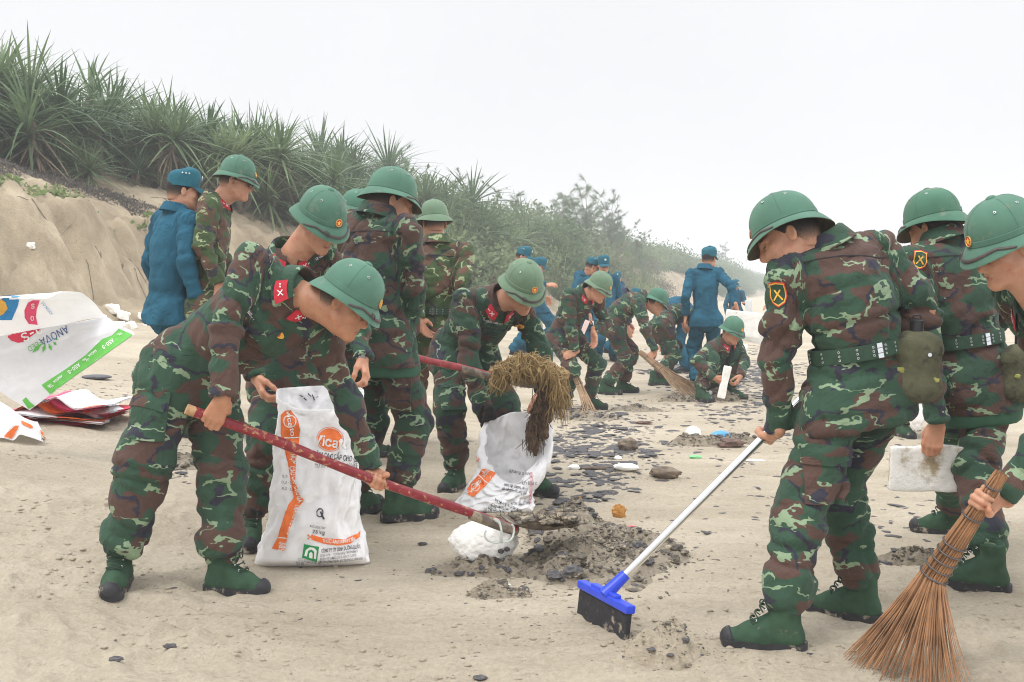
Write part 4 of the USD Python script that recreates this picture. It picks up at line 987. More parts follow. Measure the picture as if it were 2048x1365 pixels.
def shrub(seed, mat, R=(.75, .75, .6)):
    rng = np.random.default_rng(seed); lv, st = [], []
    for k in range(16):
        d = unit(rng.normal(0, 1, 3) * (1, 1, .6) + np.array([0, 0, .6])); e = d * np.array(R) * rng.uniform(.7, 1.25); st.append(tube(bez((0, 0, -.1), e * .5 + np.array([0, 0, .1]), e, 4), np.linspace(.014, .005, 4), 4, False))
        for j in range(75):
            q = e * rng.uniform(.45, 1.05) + rng.normal(0, .13, 3); l = rng.uniform(.04, .10); dv = unit(rng.normal(0, 1, 3) + d) * l; s = unit(np.cross(dv, rng.normal(0, 1, 3))) * l * .28
            lv.append((np.array([q, q + dv * .5 + s, q + dv, q + dv * .5 - s]), np.array([[0, 1, 2], [0, 2, 3]])))
    return [('stems', st, 'bark'), ('foliage', lv, mat)]
FIRST = {}
def plant(key, name, label, cat, group, s, u, rz, sc, builder, sink=.05, tilt=(0, 0)):
    x, y = su(s, u); z = dune_at(s, u) - sink
    if u > 1.0: z = float(beach_z(x, y)) - sink
    t = UsdGeom.Xform.Define(stage, numbered('/World', name)); t.AddTranslateOp().Set(Gf.Vec3d(float(x), float(y), z)); t.AddRotateXYZOp().Set(Gf.Vec3f(tilt[0], tilt[1], float(rz))); t.AddScaleOp().Set(Gf.Vec3f(sc, sc, sc))
    if key not in FIRST:
        ORIGIN[path_of(t)] = np.zeros(3); build_parts(t, builder()); FIRST[key] = t.GetPath()
    else:
        t.GetPrim().GetReferences().AddInternalReference(FIRST[key]); t.GetPrim().SetInstanceable(True)
    tag(t, label, cat, group); return t
R5 = np.random.default_rng(5)
def inview(s, u, lo=-160, hi=2100):
    x, y = su(s, u); return y > 3 and lo < 1024 + x / y * FPX < hi
# screw pines over the near dune
cnt = 0
spots = []
for k in range(2200):
    s = R5.uniform(-9, 34); u = R5.uniform(-10.5, -1.7)
    edge = np.interp(s, [-9, -5, -2, 1, 4, 8, 34], [-4.7, -4.6, -4.4, -3.9, -3.0, -1.8, -1.6])
    if u > edge or not inview(s, u): continue
    if 11.5 < s < 15.5 and R5.random() < .8: continue
    if s > 24 and R5.random() < .5: continue
    if any((s - a) ** 2 + (u - b) ** 2 < (.47 if s < 12 else .95) ** 2 for a, b in spots): continue
    spots.append((s, u))
for s, u in spots:
    k = int(R5.integers(0, 6)); sc = R5.uniform(.70, 1.50) * np.interp(s, [-9, 2, 6, 10, 12.5, 16, 19, 24, 34], [1.05, 1.02, .95, .95, .75, .75, 1.35, 1.1, .85]); 
    plant(f'sp{k}', 'screw_pine', 'spiky dark green screw pine in the thicket on the dune', 'screw pine', 'screw pines growing on the dune', s, u, R5.uniform(0, 360), sc, lambda k=k: screw_pine(40 + k, (2, 3, 4, 4, 3, 5)[k]), tilt=(R5.normal(0, 6), R5.normal(0, 6)))
# long grass between and beyond them
n = 0
while n < 260:
    s = R5.uniform(7, 52); u = R5.uniform(-6, -.3)
    if not inview(s, u) or (11 < s < 15.6 and u < -3): continue
    n += 1; k = int(R5.integers(0, 4))
    plant(f'gt{k}', 'grass_tussock', 'tall arching green grass tussock on the dune slope', 'grass', 'grass tussocks on the dune slope', s, u, R5.uniform(0, 360), R5.uniform(1.1, 2.0), lambda k=k: grass_tuft(60 + k))
# feathery casuarina saplings
for s, u, sc in [(13.5, -5, .7), (22, -6, 1.1), (25, -7, 1.2), (27, -5, 1.0), (30, -6, 1.25), (33, -4, 1.2), (35, -6, 1.3), (37, -3, 1.3), (39, -5, 1.15), (42, -4.5, 1.55), (44, -3.5, 1.75), (46.5, -4, 1.9), (47.5, -5.5, 1.4), (50, -3, 1.3), (53, -4, 1.45), (56, -4.5, 2.0), (58, -4, 1.3), (62, -5, 1.4), (66, -6, 1.5), (150, -6, 2.2), (155, -7, 1.8), (162, -6, 1.7), (36, -2, .9), (40, -2.2, 1.0), (49, -2.4, 1.0), (54, -2.4, 1.1)]:
    k = int(R5.integers(0, 4)); plant(f'ca{k}', 'casuarina_sapling', 'thin feathery casuarina sapling standing above the scrub', 'casuarina', 'casuarina saplings on the dune', s, u, R5.uniform(0, 360), sc, lambda k=k: casuarina(80 + k))
# shrubs farther along
n = 0
while n < 290:
    near_ = n < 120; s = (11 + 30 * R5.random()) if near_ else 30 + 126 * R5.random() ** 1.5; u = R5.uniform(-6.5, -.5)
    if not inview(s, u): continue
    if (58 < s < 92 and u > -3.4 + .6 * math.sin(s * .4)) or (11 < s < 15.6 and u < -3): continue
    n += 1; grey = 36 < s < 60 and u > -4 and R5.random() < .6; k = int(R5.integers(0, 3))
    plant(f'sh{k}{grey}', 'dune_shrub', 'greyish twiggy shrub on the dune behind the men' if grey else 'soft green shrub on the hazy far dune', 'shrub', 'grey shrubs on the dune' if grey else 'green shrubs on the far dune', s, u, R5.uniform(0, 360), R5.choice([.8, 1.0, 1.3, 1.7, 2.3]) * R5.uniform(.85, 1.15) * np.interp(s, [11, 26, 60, 156], [.85, 1.05, 1.25, 1.5]), lambda k=k, grey=grey: shrub(100 + k, 'scrub_grey_leaf' if grey else 'scrub_leaf'))
# far scrub that reads as one mass
pi = UsdGeom.PointInstancer.Define(stage, '/World/far_scrub'); tag(pi, 'far green scrub along the dune fading into the haze', None, None, 'stuff')
pr = UsdGeom.Xform.Define(stage, '/World/far_scrub/bush'); ORIGIN['/World/far_scrub/bush'] = np.zeros(3)
_g = shrub(131, 'scrub_leaf'); part(pr, 'foliage', cat_mesh(_g[1][1]), 'scrub_leaf')
_p, _q, _sc = [], [], []
for k in range(1900):
    s = 60 + 420 * R5.random() ** 1.6; u = R5.uniform(-14, -.5)
    if 58 < s < 92 and u > -3.4 + .6 * math.sin(s * .4): continue
    x, y = su(s, u); _p.append((x, y, dune_at(s, u) - .1)); a = R5.uniform(0, 3.14); _q.append((math.cos(a), 0, 0, math.sin(a))); c = R5.uniform(1.2, 2.4); _sc.append((c, c, c * R5.uniform(.7, 1.1)))
pi.CreatePrototypesRel().SetTargets([pr.GetPath()]); pi.CreateProtoIndicesAttr(Vt.IntArray([0] * len(_p))); pi.CreatePositionsAttr(Vt.Vec3fArray([Gf.Vec3f(*map(float, q)) for q in _p]))
pi.CreateOrientationsAttr(Vt.QuathArray([Gf.Quath(*map(float, q)) for q in _q])); pi.CreateScalesAttr(Vt.Vec3fArray([Gf.Vec3f(*map(float, q)) for q in _sc]))
# grey creeping mats, tufts of young grass and dead twigs on the bare slope
def mats(name, label, patches, mat, n, size, lift, rng):
    ms = []
    for (s0, u0, rs, ru, wgt) in patches:
        for k in range(int(n * wgt)):
            r = math.sqrt(rng.random()) * (1 + .5 * (rng.random() - .5)); a = rng.uniform(0, 6.28); s, u = s0 + math.cos(a) * r * rs, u0 + math.sin(a) * r * ru
            x, y = su(s, u); z = float(beach_z(x, y)) if u > 1 else dune_at(s, u); q = np.array([x, y, z + rng.uniform(0, lift)]); l = size * rng.uniform(.5, 1.3)
            dv = unit(rng.normal(0, 1, 3) * (1, 1, .7) + np.array([0, 0, .5])) * l; sd = unit(np.cross(dv, rng.normal(0, 1, 3))) * l * .25
            ms.append((np.array([q, q + dv * .5 + sd, q + dv, q + dv * .5 - sd]), np.array([[0, 1, 2], [0, 2, 3]])))
    top(name, cat_mesh(ms), mat, label, kind='stuff')
mats('dune_creeper', 'grey purple creeping mats on the bare slope above the bank', [(-2.8, -3.4, 1.1, .75, 1.3), (-1.5, -2.9, .9, .6, 1), (-.4, -2.6, .6, .45, .6), (.6, -3.0, .8, .6, .8), (1.9, -3.0, .5, .6, .8), (2.5, -2.3, .35, .5, .5), (-3.4, -2.6, .4, .4, .3), (3.4, -1.9, .6, .25, .3), (-4.2, -3.6, .8, .6, .8)], 'creeper_leaf', 2200, .055, .05, np.random.default_rng(6))
mats('young_grass', 'thin green shoots on the brow of the cut bank', [(-1.8, -1.7, .8, .15, 1), (-.6, -1.6, .9, .15, 1), (.4, -1.55, .7, .12, .8), (-3, -1.9, .8, .3, .6), (2.0, -1.5, .4, .1, .4), (3, -1.6, .4, .2, .4)], 'grass_blade', 160, .10, .02, np.random.default_rng(7))
_tw = []
for k in range(60):
    s, u = R5.uniform(-6, 5), R5.uniform(-4.2, .2); x, y = su(s, u); z = dune_at(s, u) + .01; a = R5.uniform(0, 6.28); l = R5.uniform(.15, .6)
    pts = [np.array([x + math.cos(a + .4 * i) * l * i / 3, y + math.sin(a + .4 * i) * l * i / 3, 0]) for i in range(4)]
    for p in pts:
        uu, ss = us(p[0], p[1]); p[2] = dune_at(ss, uu) + .012
    _tw.append(tube(pts, np.linspace(.008, .004, 4), 5))
top('dead_twigs', cat_mesh(_tw), 'bark', 'bare twigs and roots lying on the sandy bank', kind='stuff')
_tw = []
for k in range(70):
    s, u = R5.uniform(-6, 1), R5.uniform(-5.2, -4.0); x, y = su(s, u); z = dune_at(s, u)
    for j in range(3):
        d = R5.normal(0, .5, 3); d[2] = abs(d[2]) + .6; _tw.append(tube(bez((x, y, z - .05), np.array([x, y, z]) + d * .5 + R5.normal(0, .1, 3), np.array([x, y, z]) + d * R5.uniform(.7, 1.3), 6), np.linspace(.009, .003, 6), 4, False))
top('dry_brushwood', cat_mesh(_tw), 'bark', 'dry grey brushwood at the lower edge of the screw pines', kind='stuff')
# the air
usdkit.material(stage, '/World/Looks/haze_air', {'v': ('principled_volume', {'color': (0.97, 0.975, 0.98), 'density': 0.0028, 'anisotropy': 0.2})}, [], volume='v.volume')
MAT['haze_air'] = UsdShade.Material.Get(stage, '/World/Looks/haze_air')
top('haze', box((100, 640, 6.5), (3600, 1400, 18)), 'haze_air', 'pale sea haze over the beach', kind='stuff')
# ------------------------------------------------------------------ the people
G = ground
def foot(px, py, yaw, pitch=0, lift=0.0):
    g = G(px, py).copy(); g[2] = sand_z(g[0], g[1]) - .004 + lift
    return (g, yaw) if not pitch else (g, yaw, pitch)
PEOPLE = {}
def person(key, *a, **k): PEOPLE[key] = Person(*a, **k); return PEOPLE[key]

# rods that hands hold (two ends each)
ROD_A = (at(383, 822, 3.66), at(1030, 1062, 4.18)); da = unit(ROD_A[1] - ROD_A[0])
ROD_C = (at(640, 662, 4.95), at(990, 756, 5.42)); dc = unit(ROD_C[1] - ROD_C[0])
ROD_D = (at(1232, 1168, 3.56), at(1745, 657, 3.68)); dd = unit(ROD_D[0] - ROD_D[1])
def on(rod, px):                                        # the point of a rod seen at column px
    a, b = rod; lo, hi = 0.0, 1.0
    for _ in range(50):
        m = (lo + hi) / 2; x = proj(a + (b - a) * m)[0]
        if (x < px) == (proj(b)[0] > proj(a)[0]): lo = m
        else: hi = m
    return a + (b - a) * lo

person('A', 'soldier in camouflage bending low over red peeling shovel in front', cloth='camouflage_0', lod=0, pelvis=at(384, 722, 4.02), neck=at(596, 582, 3.86), hipyaw=-28, left=(.58, .38, -.66), loose=.06, leg=1.36,
       bend=.05, tilt=.55, head=at(692, 606, 3.80), look=(-6, -33, 0), feet={'R': foot(238, 1172, -80), 'L': foot(452, 1180, -14)},
       hands={'R': ('grip', on(ROD_A, 424), da, (-.15, .15, -1)), 'L': ('grip', on(ROD_A, 752), da, (.75, -.25, -.6))}, elbows=((.2, .5, -.6), (-.9, -.3, -.25)), knees=((1, -.4, 0), (.25, -1, 0)), skin='skin_tan', hem=.13, undershirt=True)
person('B', 'soldier bowing his head and holding the large printed sack open with both hands', cloth='camouflage_1', lod=0, pelvis=at(585, 725, 4.86), neck=at(578, 510, 4.66), hipyaw=-68, left=(.90, .40, -.08),
       bend=.03, head=at(639, 446, 4.56), look=(-38, -34, 4), feet={'R': foot(503, 1085, -80), 'L': foot(640, 1070, -65)},
       hands={'R': ('pinch', at(554, 792, 4.42), (.15, -.75, .5), (.35, -.1, -.9)), 'L': ('pinch', at(712, 770, 4.46), (-.1, -.8, .45), (.25, -.2, -.9))}, elbows=((1, .2, -.3), (-1, .1, -.3)), size=1.0, skin='skin')
person('C', 'tall soldier seen from behind who lifts seaweed on a red shovel', cloth='camouflage_2', lod=0, leg=1.12, pelvis=at(748, 668, 5.12), neck=at(757, 432, 5.06), hipyaw=58, left=(-.80, .60, .03),
       bend=.02, head=at(781, 406, 5.10), look=(22, -14, -4), feet={'R': foot(800, 1043, 10), 'L': foot(716, 1030, 60)},
       hands={'R': ('grip', on(ROD_C, 806), dc, (.3, -.1, -1)), 'L': ('grip', on(ROD_C, 690), dc, (.3, .3, -.9))}, elbows=((-.4, .5, -.6), (.5, -.5, -.4)), undershirt=True, size=1.07, skin='skin')
person('D', 'soldier seen from behind pushing a blue broom, canteen on his belt', cloth='camouflage_3', lod=0, leg=1.20, belt_z=.235, pelvis=at(1722, 764, 3.50), neck=at(1655, 497, 3.50), hipyaw=112, left=(-.96, -.24, -.10),
       bend=.04, head=at(1578, 478, 3.50), look=(166, -22, 15), feet={'L': foot(1556, 1302, 168), 'R': foot(1712, 1246, 150)},
       hands={'L': ('grip', on(ROD_D, 1540), dd, (-.5, .45, -.75)), 'R': ('grip', on(ROD_D, 1700), dd, (-.7, .5, -.4))}, elbows=((-.5, -.6, 0), (1, -.35, .05)), belt=True, size=1.0, skin='skin')
person('E', 'soldier seen from behind holding a sandy foam slab low at his side', cloth='camouflage_0', lod=0, pelvis=at(1950, 752, 4.30), neck=at(1886, 484, 4.32), hipyaw=108, left=(-.94, -.30, .02),
       bend=.02, head=at(1868, 460, 4.36), look=(122, -14, 0), feet={'L': foot(1905, 1070, 160), 'R': foot(1968, 1186, 150)},
       hands={'L': ('pinch', at(1868, 902, 4.20), (-.6, .5, .2), (-.15, .15, -1)), 'R': ('free', at(1968, 668, 4.58), (-.6, .3, -.2), (.3, .6, .6))}, elbows=((-.4, -.8, 0), (1, -.4, -.3)), belt=True, undershirt=True, size=1.05)
person('F', 'soldier leaning in close at the frame edge and sweeping with a brown broom', cloth='camouflage_1', lod=0, pelvis=at(2275, 800, 3.55), neck=at(2085, 605, 3.27), hipyaw=176, left=(-.15, -.97, -.12),
       bend=.05, head=at(2014, 494, 3.30), look=(183, -24, -4), feet={'L': foot(2290, 1340, 180), 'R': foot(2420, 1290, 180)},
       hands={'L': ('grip', at(1971, 998, 3.045), unit(at(1996, 960, 3.05) - at(1880, 1150, 3.14)) * -1, (-.9, -.1, -.45)), 'R': ('hang', (.5, .3, -.8))}, elbows=((.6, -.6, -.4), (.5, .5, -.4)), skin='skin')
person('G', 'bending soldier with one black glove holding the open white sack', cloth='camouflage_2', lod=0, pelvis=at(926, 694, 6.14), neck=at(998, 602, 5.84), hipyaw=-52, left=(.80, .50, -.12),
       bend=.05, loose=.03, head=at(1044, 578, 5.74), look=(-58, -34, 4), feet={'R': foot(910, 980, -110), 'L': foot(1062, 992, -40)},
       hands={'R': ('pinch_glove', at(972, 846, 5.66), (.2, -.6, .3), (.1, .1, -1)), 'L': ('pinch', at(1062, 826, 5.72), (-.2, -.7, .4), (.05, -.1, -1))}, elbows=((.8, .4, -.3), (-.8, -.1, -.3)), size=1.04, hatmat='helmet_grey_green')
person('H', 'soldier with sunglasses standing sideways below the screw pines', cloth='camouflage_faded', lod=1, pelvis=at(412, 610, 6.72), neck=at(432, 402, 6.75), hipyaw=12, left=(-.1, 1, 0),
       bend=.02, head=at(473, 362, 6.72), look=(2, -14, 0), feet={'yaw': 0},
       hands={'R': ('hang', (.12, -.05, -1)), 'L': ('hang', (.2, 0, -1))}, glasses=True, skin='skin')
person('I', 'militia man in teal shirt and teal cap seen from behind beside the dune', cloth='teal_cloth', hat='cap', lod=1, pelvis=at(336, 622, 6.7), neck=at(352, 424, 6.7), hipyaw=48, left=(-.75, .66, 0),
       bend=.02, head=at(367, 384, 6.72), look=(28, -6, 0), feet={'yaw': 40},
       hands={'R': ('hang', (.1, -.05, -1)), 'L': ('hang', (-.05, .05, -1))}, tabs=False, skin='skin')
person('J', 'soldier in faded brown camouflage standing with his back to the beach', cloth='camouflage_faded', lod=0, pelvis=at(868, 672, 6.92), neck=at(874, 486, 6.90), hipyaw=96, left=(-1, -.06, 0),
       bend=.01, head=at(868, 448, 6.95), look=(108, -8, 0), feet={'L': foot(822, 884, 110), 'R': foot(905, 880, 70)},
       hands={'L': ('free', at(838, 640, 6.66), (.3, .6, -.8), (-1, .2, .2)), 'R': ('free', at(918, 652, 6.70), (-.4, .7, -.5), (1, .2, .2))}, belt=True, hatmat='helmet_grey_green', size=.98)
person('K', 'soldier almost hidden behind the tall soldier, only green helmet showing', cloth='camouflage_1', lod=1, pelvis=at(712, 668, 6.5), neck=at(708, 476, 6.5), hipyaw=10, left=(-.2, 1, 0),
       head=at(714, 432, 6.45), look=(10, -15, 0), feet={'yaw': 10}, hands={'R': ('hang', (.2, 0, -1)), 'L': ('hang', (.2, 0, -1))})
BR_L = (at(1132, 712, 9.55), at(1188, 838, 9.45)); dl = unit(BR_L[1] - BR_L[0])
person('L', 'soldier sweeping the sand with a narrow pale broom behind the seaweed heap', cloth='camouflage_3', lod=1, pelvis=at(1128, 668, 9.86), neck=at(1172, 586, 9.62), hipyaw=-40, left=(.72, .65, -.12),
       bend=.04, head=at(1197, 577, 9.5), look=(-34, -30, 0), feet={'R': foot(1131, 820, -85), 'L': foot(1180, 818, -20)},
       hands={'R': ('grip', BR_L[0], dl, (.2, -.3, -1)), 'L': ('free', at(1187, 664, 9.6), (.1, -.1, -1), (.5, .5, 0))}, elbows=((.5, .6, -.3), (-.8, -.5, -.3)), hatmat='helmet_grey_green', size=.98)
BR_M = (at(1264, 692, 11.0), at(1400, 800, 10.75)); dm = unit(BR_M[1] - BR_M[0])
person('M', 'soldier bent forward sideways dragging a wide twig broom', cloth='camouflage_0', lod=1, pelvis=at(1222, 648, 11.3), neck=at(1287, 598, 11.22), hipyaw=0, left=(0, 1, -.05),
       bend=.05, head=at(1312, 606, 11.2), look=(2, -28, 0), feet={'R': foot(1212, 790, -10), 'L': foot(1246, 786, -6)},
       hands={'R': ('grip', at(1299, 716, 10.96), dm, (.2, -.3, -1)), 'L': ('free', at(1243, 672, 11.5), (.1, -.1, -1), (.1, 1, 0))}, elbows=((-.5, .6, -.3), (-.6, -.6, -.2)))
person('N', 'soldier doubled over with his helmet hidden behind his back', cloth='camouflage_2', lod=1, pelvis=at(1322, 654, 12.4), neck=at(1368, 630, 12.75), hipyaw=25, left=(-.4, .9, 0),
       bend=.08, head=at(1380, 646, 12.95), look=(20, -60, 0), feet={'yaw': 25, 'step': .18, 'gap': .16},
       hands={'R': ('hang', (.05, -.05, -1)), 'L': ('hang', (-.1, 0, -1))}, tilt=.7)
person('O', 'soldier squatting and lifting a narrow piece of white foam', cloth='camouflage_1', lod=1, pelvis=at(1424, 758, 11.0), neck=at(1452, 684, 10.78), hipyaw=-42, left=(.76, .64, 0),
       bend=.04, tilt=.8, head=at(1464, 664, 10.68), look=(-48, -22, 0), feet={'R': foot(1404, 806, -60), 'L': foot(1464, 800, -40)},
       hands={'R': ('pinch', at(1452, 762, 10.45), (.1, -.6, .5), (.8, -.5, -.3)), 'L': ('pinch', at(1462, 766, 10.48), (-.1, -.6, .5), (-.5, -.7, -.4))}, elbows=((.7, -.5, -.4), (-.7, -.5, -.4)), knees=((.5, -.8, 1.2), (.1, -.9, 1.2)))
person('P', 'man in teal uniform standing with his back turned beside big foam slabs', cloth='teal_cloth', hat='cap', lod=1, pelvis=at(1412, 638, 12.2), neck=at(1409, 538, 12.2), hipyaw=88, left=(-1, .03, 0),
       head=at(1418, 519, 12.25), look=(58, -4, 0), feet={'yaw': 88},
       hands={'L': ('hang', (-.12, .02, -1)), 'R': ('pinch', at(1468, 630, 11.95), (-.3, .5, .3), (.5, 0, -.8))}, elbows=((-.4, -.8, 0), (.6, -.6, 0)), tabs=False)
person('Q', 'distant man in teal uniform carrying an upright grey foam sheet', cloth='teal_cloth', hat='cap', lod=2, pelvis=at(1470, 622, 24.5), neck=at(1471, 583, 24.4), hipyaw=-75, left=(.97, .25, 0),
       head=at(1469, 572, 24.3), look=(-60, -10, 0), feet={'yaw': -75},
       hands={'R': ('hang', (-.1, -.1, -1)), 'L': ('free', at(1488, 606, 24.1), (.7, -.2, .1), (0, 0, 1))}, tabs=False)
person('R', 'distant man in teal uniform half hidden behind the sleeve badge', cloth='teal_cloth', hat='cap', lod=2, pelvis=at(1548, 622, 23.0), neck=at(1550, 582, 23.0), hipyaw=150, left=(-.5, -.86, 0),
       head=at(1548, 570, 23), look=(160, -20, 0), feet={'yaw': 150},
       hands={'R': ('free', at(1538, 608, 22.8), (-.5, -.1, -.2), (0, 0, 1)), 'L': ('free', at(1538, 612, 22.6), (-.5, -.1, -.2), (0, 0, 1))}, tabs=False)
person('S', 'man in teal uniform leaning forward with his back to the camera', cloth='teal_cloth', hat='cap', lod=1, pelvis=at(1152, 620, 15.4), neck=at(1172, 550, 15.3), hipyaw=35, left=(-.6, .8, 0),
       bend=.03, head=at(1184, 534, 15.2), look=(20, -18, 0), feet={'yaw': 20},
       hands={'R': ('hang', (.3, 0, -1)), 'L': ('hang', (.4, 0, -1))}, tabs=False)
person('T', 'man in teal uniform and badge cap looking towards the camera', cloth='teal_cloth', hat='cap', lod=1, pelvis=at(1212, 628, 15.2), neck=at(1208, 552, 15.2), hipyaw=-85, left=(1, 0, 0),
       head=at(1207, 532, 15.1), look=(-82, -8, 0), feet={'yaw': -85},
       hands={'R': ('hang', (-.1, -.05, -1)), 'L': ('hang', (.1, -.05, -1))}, tabs=False)
person('U', 'far man in teal cap and shirt standing below the bare sandy slope', cloth='teal_cloth', hat='cap', lod=2, pelvis=at(1240, 610, 25), neck=at(1238, 566, 25), hipyaw=-30, left=(.5, .86, 0),
       head=at(1236, 556, 24.9), look=(-100, -8, 0), feet={'yaw': -80},
       hands={'R': ('hang', (-.1, -.05, -1)), 'L': ('hang', (.1, -.05, -1))}, tabs=False)
person('V', 'man in teal cap behind the bending gloved soldier reaching out one hand', cloth='teal_cloth', hat='cap', lod=1, pelvis=at(1040, 600, 14.6), neck=at(1042, 532, 14.6), hipyaw=-10, left=(.1, 1, 0),
       head=at(1046, 514, 14.6), look=(-12, -16, 0), feet={'yaw': -10},
       hands={'R': ('free', at(1092, 570, 14.3), (1, -.1, .05), (0, -.6, .8)), 'L': ('hang', (.6, 0, -.7))}, tabs=False)
person('W', 'man of whom little more than a teal cap shows behind grey green helmet', cloth='teal_cloth', hat='cap', lod=2, pelvis=at(1076, 615, 16.2), neck=at(1072, 550, 16.2), hipyaw=0, left=(0, 1, 0),
       head=at(1077, 533, 16.1), look=(0, -20, 0), feet={'yaw': 0},
       hands={'R': ('hang', (.2, 0, -1)), 'L': ('hang', (.2, 0, -1))}, tabs=False)
person('X', 'stooping man in dark jacket and teal cap between two sweepers', cloth='navy_cloth', trousers='teal_cloth', hat='cap', lod=2, pelvis=at(1222, 622, 16.6), neck=at(1252, 588, 16.5), hipyaw=0, left=(0, 1, 0),
       bend=.04, head=at(1268, 594, 16.4), look=(0, -38, 0), feet={'yaw': 0},
       hands={'R': ('hang', (.2, 0, -1)), 'L': ('hang', (.2, 0, -1))}, tabs=False)
person('Y', 'bending man in teal whose back shows above the doubled over soldier', cloth='teal_cloth', hat='cap', lod=2, pelvis=at(1376, 628, 14.2), neck=at(1338, 612, 14.2), hipyaw=180, left=(0, -1, 0),
       bend=.06, head=at(1322, 622, 14.2), look=(180, -50, 0), feet={'yaw': 180},
       hands={'R': ('hang', (-.2, 0, -1)), 'L': ('hang', (-.2, 0, -1))}, tabs=False, tilt=.7)
person('Z', 'soldier mostly hidden between the two big soldiers holding a steel pole', cloth='camouflage_2', lod=1, pelvis=at(1846, 672, 8.2), neck=at(1852, 520, 8.1), hipyaw=-60, left=(.85, .5, 0),
       head=at(1846, 476, 8.0), look=(-60, -20, 0), feet={'yaw': -70, 'gap': .16},
       hands={'R': ('hang', (-.1, -.1, -1)), 'L': ('free', at(1872, 664, 7.9), (-.1, -.3, -1), (1, 0, 0))}, tabs=False)
# ------------------------------------------------------------------ materials of the objects
def woven(name, col):
    MAT[name] = usdkit.material(stage, f'/World/Looks/{name}', {
        'tc': ('texture_coordinate', {}), 'n': ('noise_texture', {'scale': 5.0, 'detail': 4.0}), 'r': ('rgb_ramp', {'ramp': [(0.3, tuple(np.array(col) * .90)), (0.7, col)]}),
        'f': ('noise_texture', {'scale': 11.0, 'detail': 5.0, 'roughness': 0.5, 'distortion': 1.2}), 'fb': ('bump', {'strength': 0.45, 'distance': 0.02}), 'w': ('noise_texture', {'scale': 500.0}), 'wb': ('bump', {'strength': 0.12, 'distance': 0.001}),
        'p': ('principled_bsdf', {'roughness': 0.5, 'specular_ior_level': 0.4}), 't': ('translucent_bsdf', {}), 'mx': ('mix_closure', {'fac': 0.12})},
        [('tc.object', 'n.vector'), ('n.fac', 'r.fac'), ('r.color', 'p.base_color'), ('r.color', 't.color'), ('tc.object', 'f.vector'), ('f.fac', 'fb.height'), ('tc.object', 'w.vector'), ('w.fac', 'wb.height'), ('fb.normal', 'wb.normal'), ('wb.normal', 'p.normal'), ('p.BSDF', 'mx.closure1'), ('t.BSDF', 'mx.closure2')], surface='mx.closure')
woven('white_sack', (0.86, 0.855, 0.865)); woven('grey_sack', (0.64, 0.64, 0.66))
plain('orange_print', (0.80, 0.175, 0.035), 0.55, 0.10, 25); plain('dark_print', (0.055, 0.055, 0.075), 0.6, 0.2, 40); plain('white_ink', (0.78, 0.78, 0.76), 0.55, 0.05)
plain('green_print', (0.10, 0.40, 0.06), 0.5, 0.08); plain('logo_green', (0.02, 0.27, 0.085), 0.5, 0.08); plain('blue_print', (0.015, 0.23, 0.56), 0.5, 0.08); plain('dark_blue_print', (0.02, 0.07, 0.20), 0.5, 0.08); plain('red_print', (0.60, 0.025, 0.07), 0.5, 0.08); plain('pink_print', (0.74, 0.06, 0.17), 0.5, 0.08)
plain('peeled_red_paint', (0.19, 0.014, 0.022), 0.42, 0.2, 30, 0.3, 90, 0.002, dirt=((0.44, 0.26, 0.13), 34.0, 0.545))
plain('faded_red_paint', (0.30, 0.045, 0.05), 0.5, 0.3, 30, 0.3, 90, 0.002, dirt=((0.40, 0.22, 0.14), 30.0, 0.58))
plain('raw_wood', (0.40, 0.24, 0.12), 0.7, 0.25, 60, 0.2, 150)
plain('worn_iron', (0.16, 0.13, 0.11), 0.55, 0.3, 25, 0.3, 80, 0.002, metallic=0.4, dirt=((0.33, 0.28, 0.20), 22.0, 0.5))
plain('foam', (0.78, 0.77, 0.74), 0.75, 0.08, 12, 0.6, 110, 0.006, dirt=((0.42, 0.36, 0.26), 9.0, 0.60))
plain('clean_foam', (0.80, 0.80, 0.78), 0.7, 0.06, 12, 0.4, 90, 0.005)
plain('sandy_foam', (0.74, 0.73, 0.70), 0.8, 0.1, 12, 0.6, 70, 0.008, dirt=((0.34, 0.27, 0.17), 8.0, 0.50))
plain('grey_foam', (0.62, 0.63, 0.64), 0.7, 0.06, 10)
plain('dark_flake', (0.070, 0.066, 0.070), 0.65, 0.35, 40, 0.5, 70, 0.004, dirt=((0.30, 0.26, 0.20), 40.0, 0.62))
plain('wet_clump', (0.105, 0.090, 0.072), 0.8, 0.45, 30, 0.6, 60, 0.006, dirt=((0.33, 0.28, 0.20), 24.0, 0.50))
plain('seaweed', (0.255, 0.172, 0.072), 0.7, 0.35, 22, 0.3, 90); plain('dark_seaweed', (0.085, 0.052, 0.030), 0.7, 0.4, 30, 0.4, 90)
plain('blue_plastic', (0.022, 0.055, 0.52), 0.35, 0.08); plain('black_board', (0.018, 0.018, 0.022), 0.75, 0.3, 40, 0.4, 120, 0.003, dirt=((0.33, 0.28, 0.21), 16.0, 0.56))
plain('twig', (0.27, 0.140, 0.068), 0.6, 0.35, 14, 0.2, 200, dirt=((0.10, 0.055, 0.035), 11.0, 0.62)); plain('pale_twig', (0.30, 0.20, 0.12), 0.7, 0.35, 14); plain('binding_wire', (0.10, 0.10, 0.11), 0.5, 0.1, metallic=0.5)
plain('wire_grey', (0.46, 0.50, 0.47), 0.45, 0.1, 30); plain('float_blue', (0.07, 0.30, 0.55), 0.4, 0.15, 30, 0.3, 60); plain('cap_pink', (0.72, 0.10, 0.13), 0.4, 0.05); plain('dry_leaf_orange', (0.42, 0.20, 0.05), 0.7, 0.3, 50); plain('litter_green', (0.20, 0.55, 0.25), 0.4, 0.1)
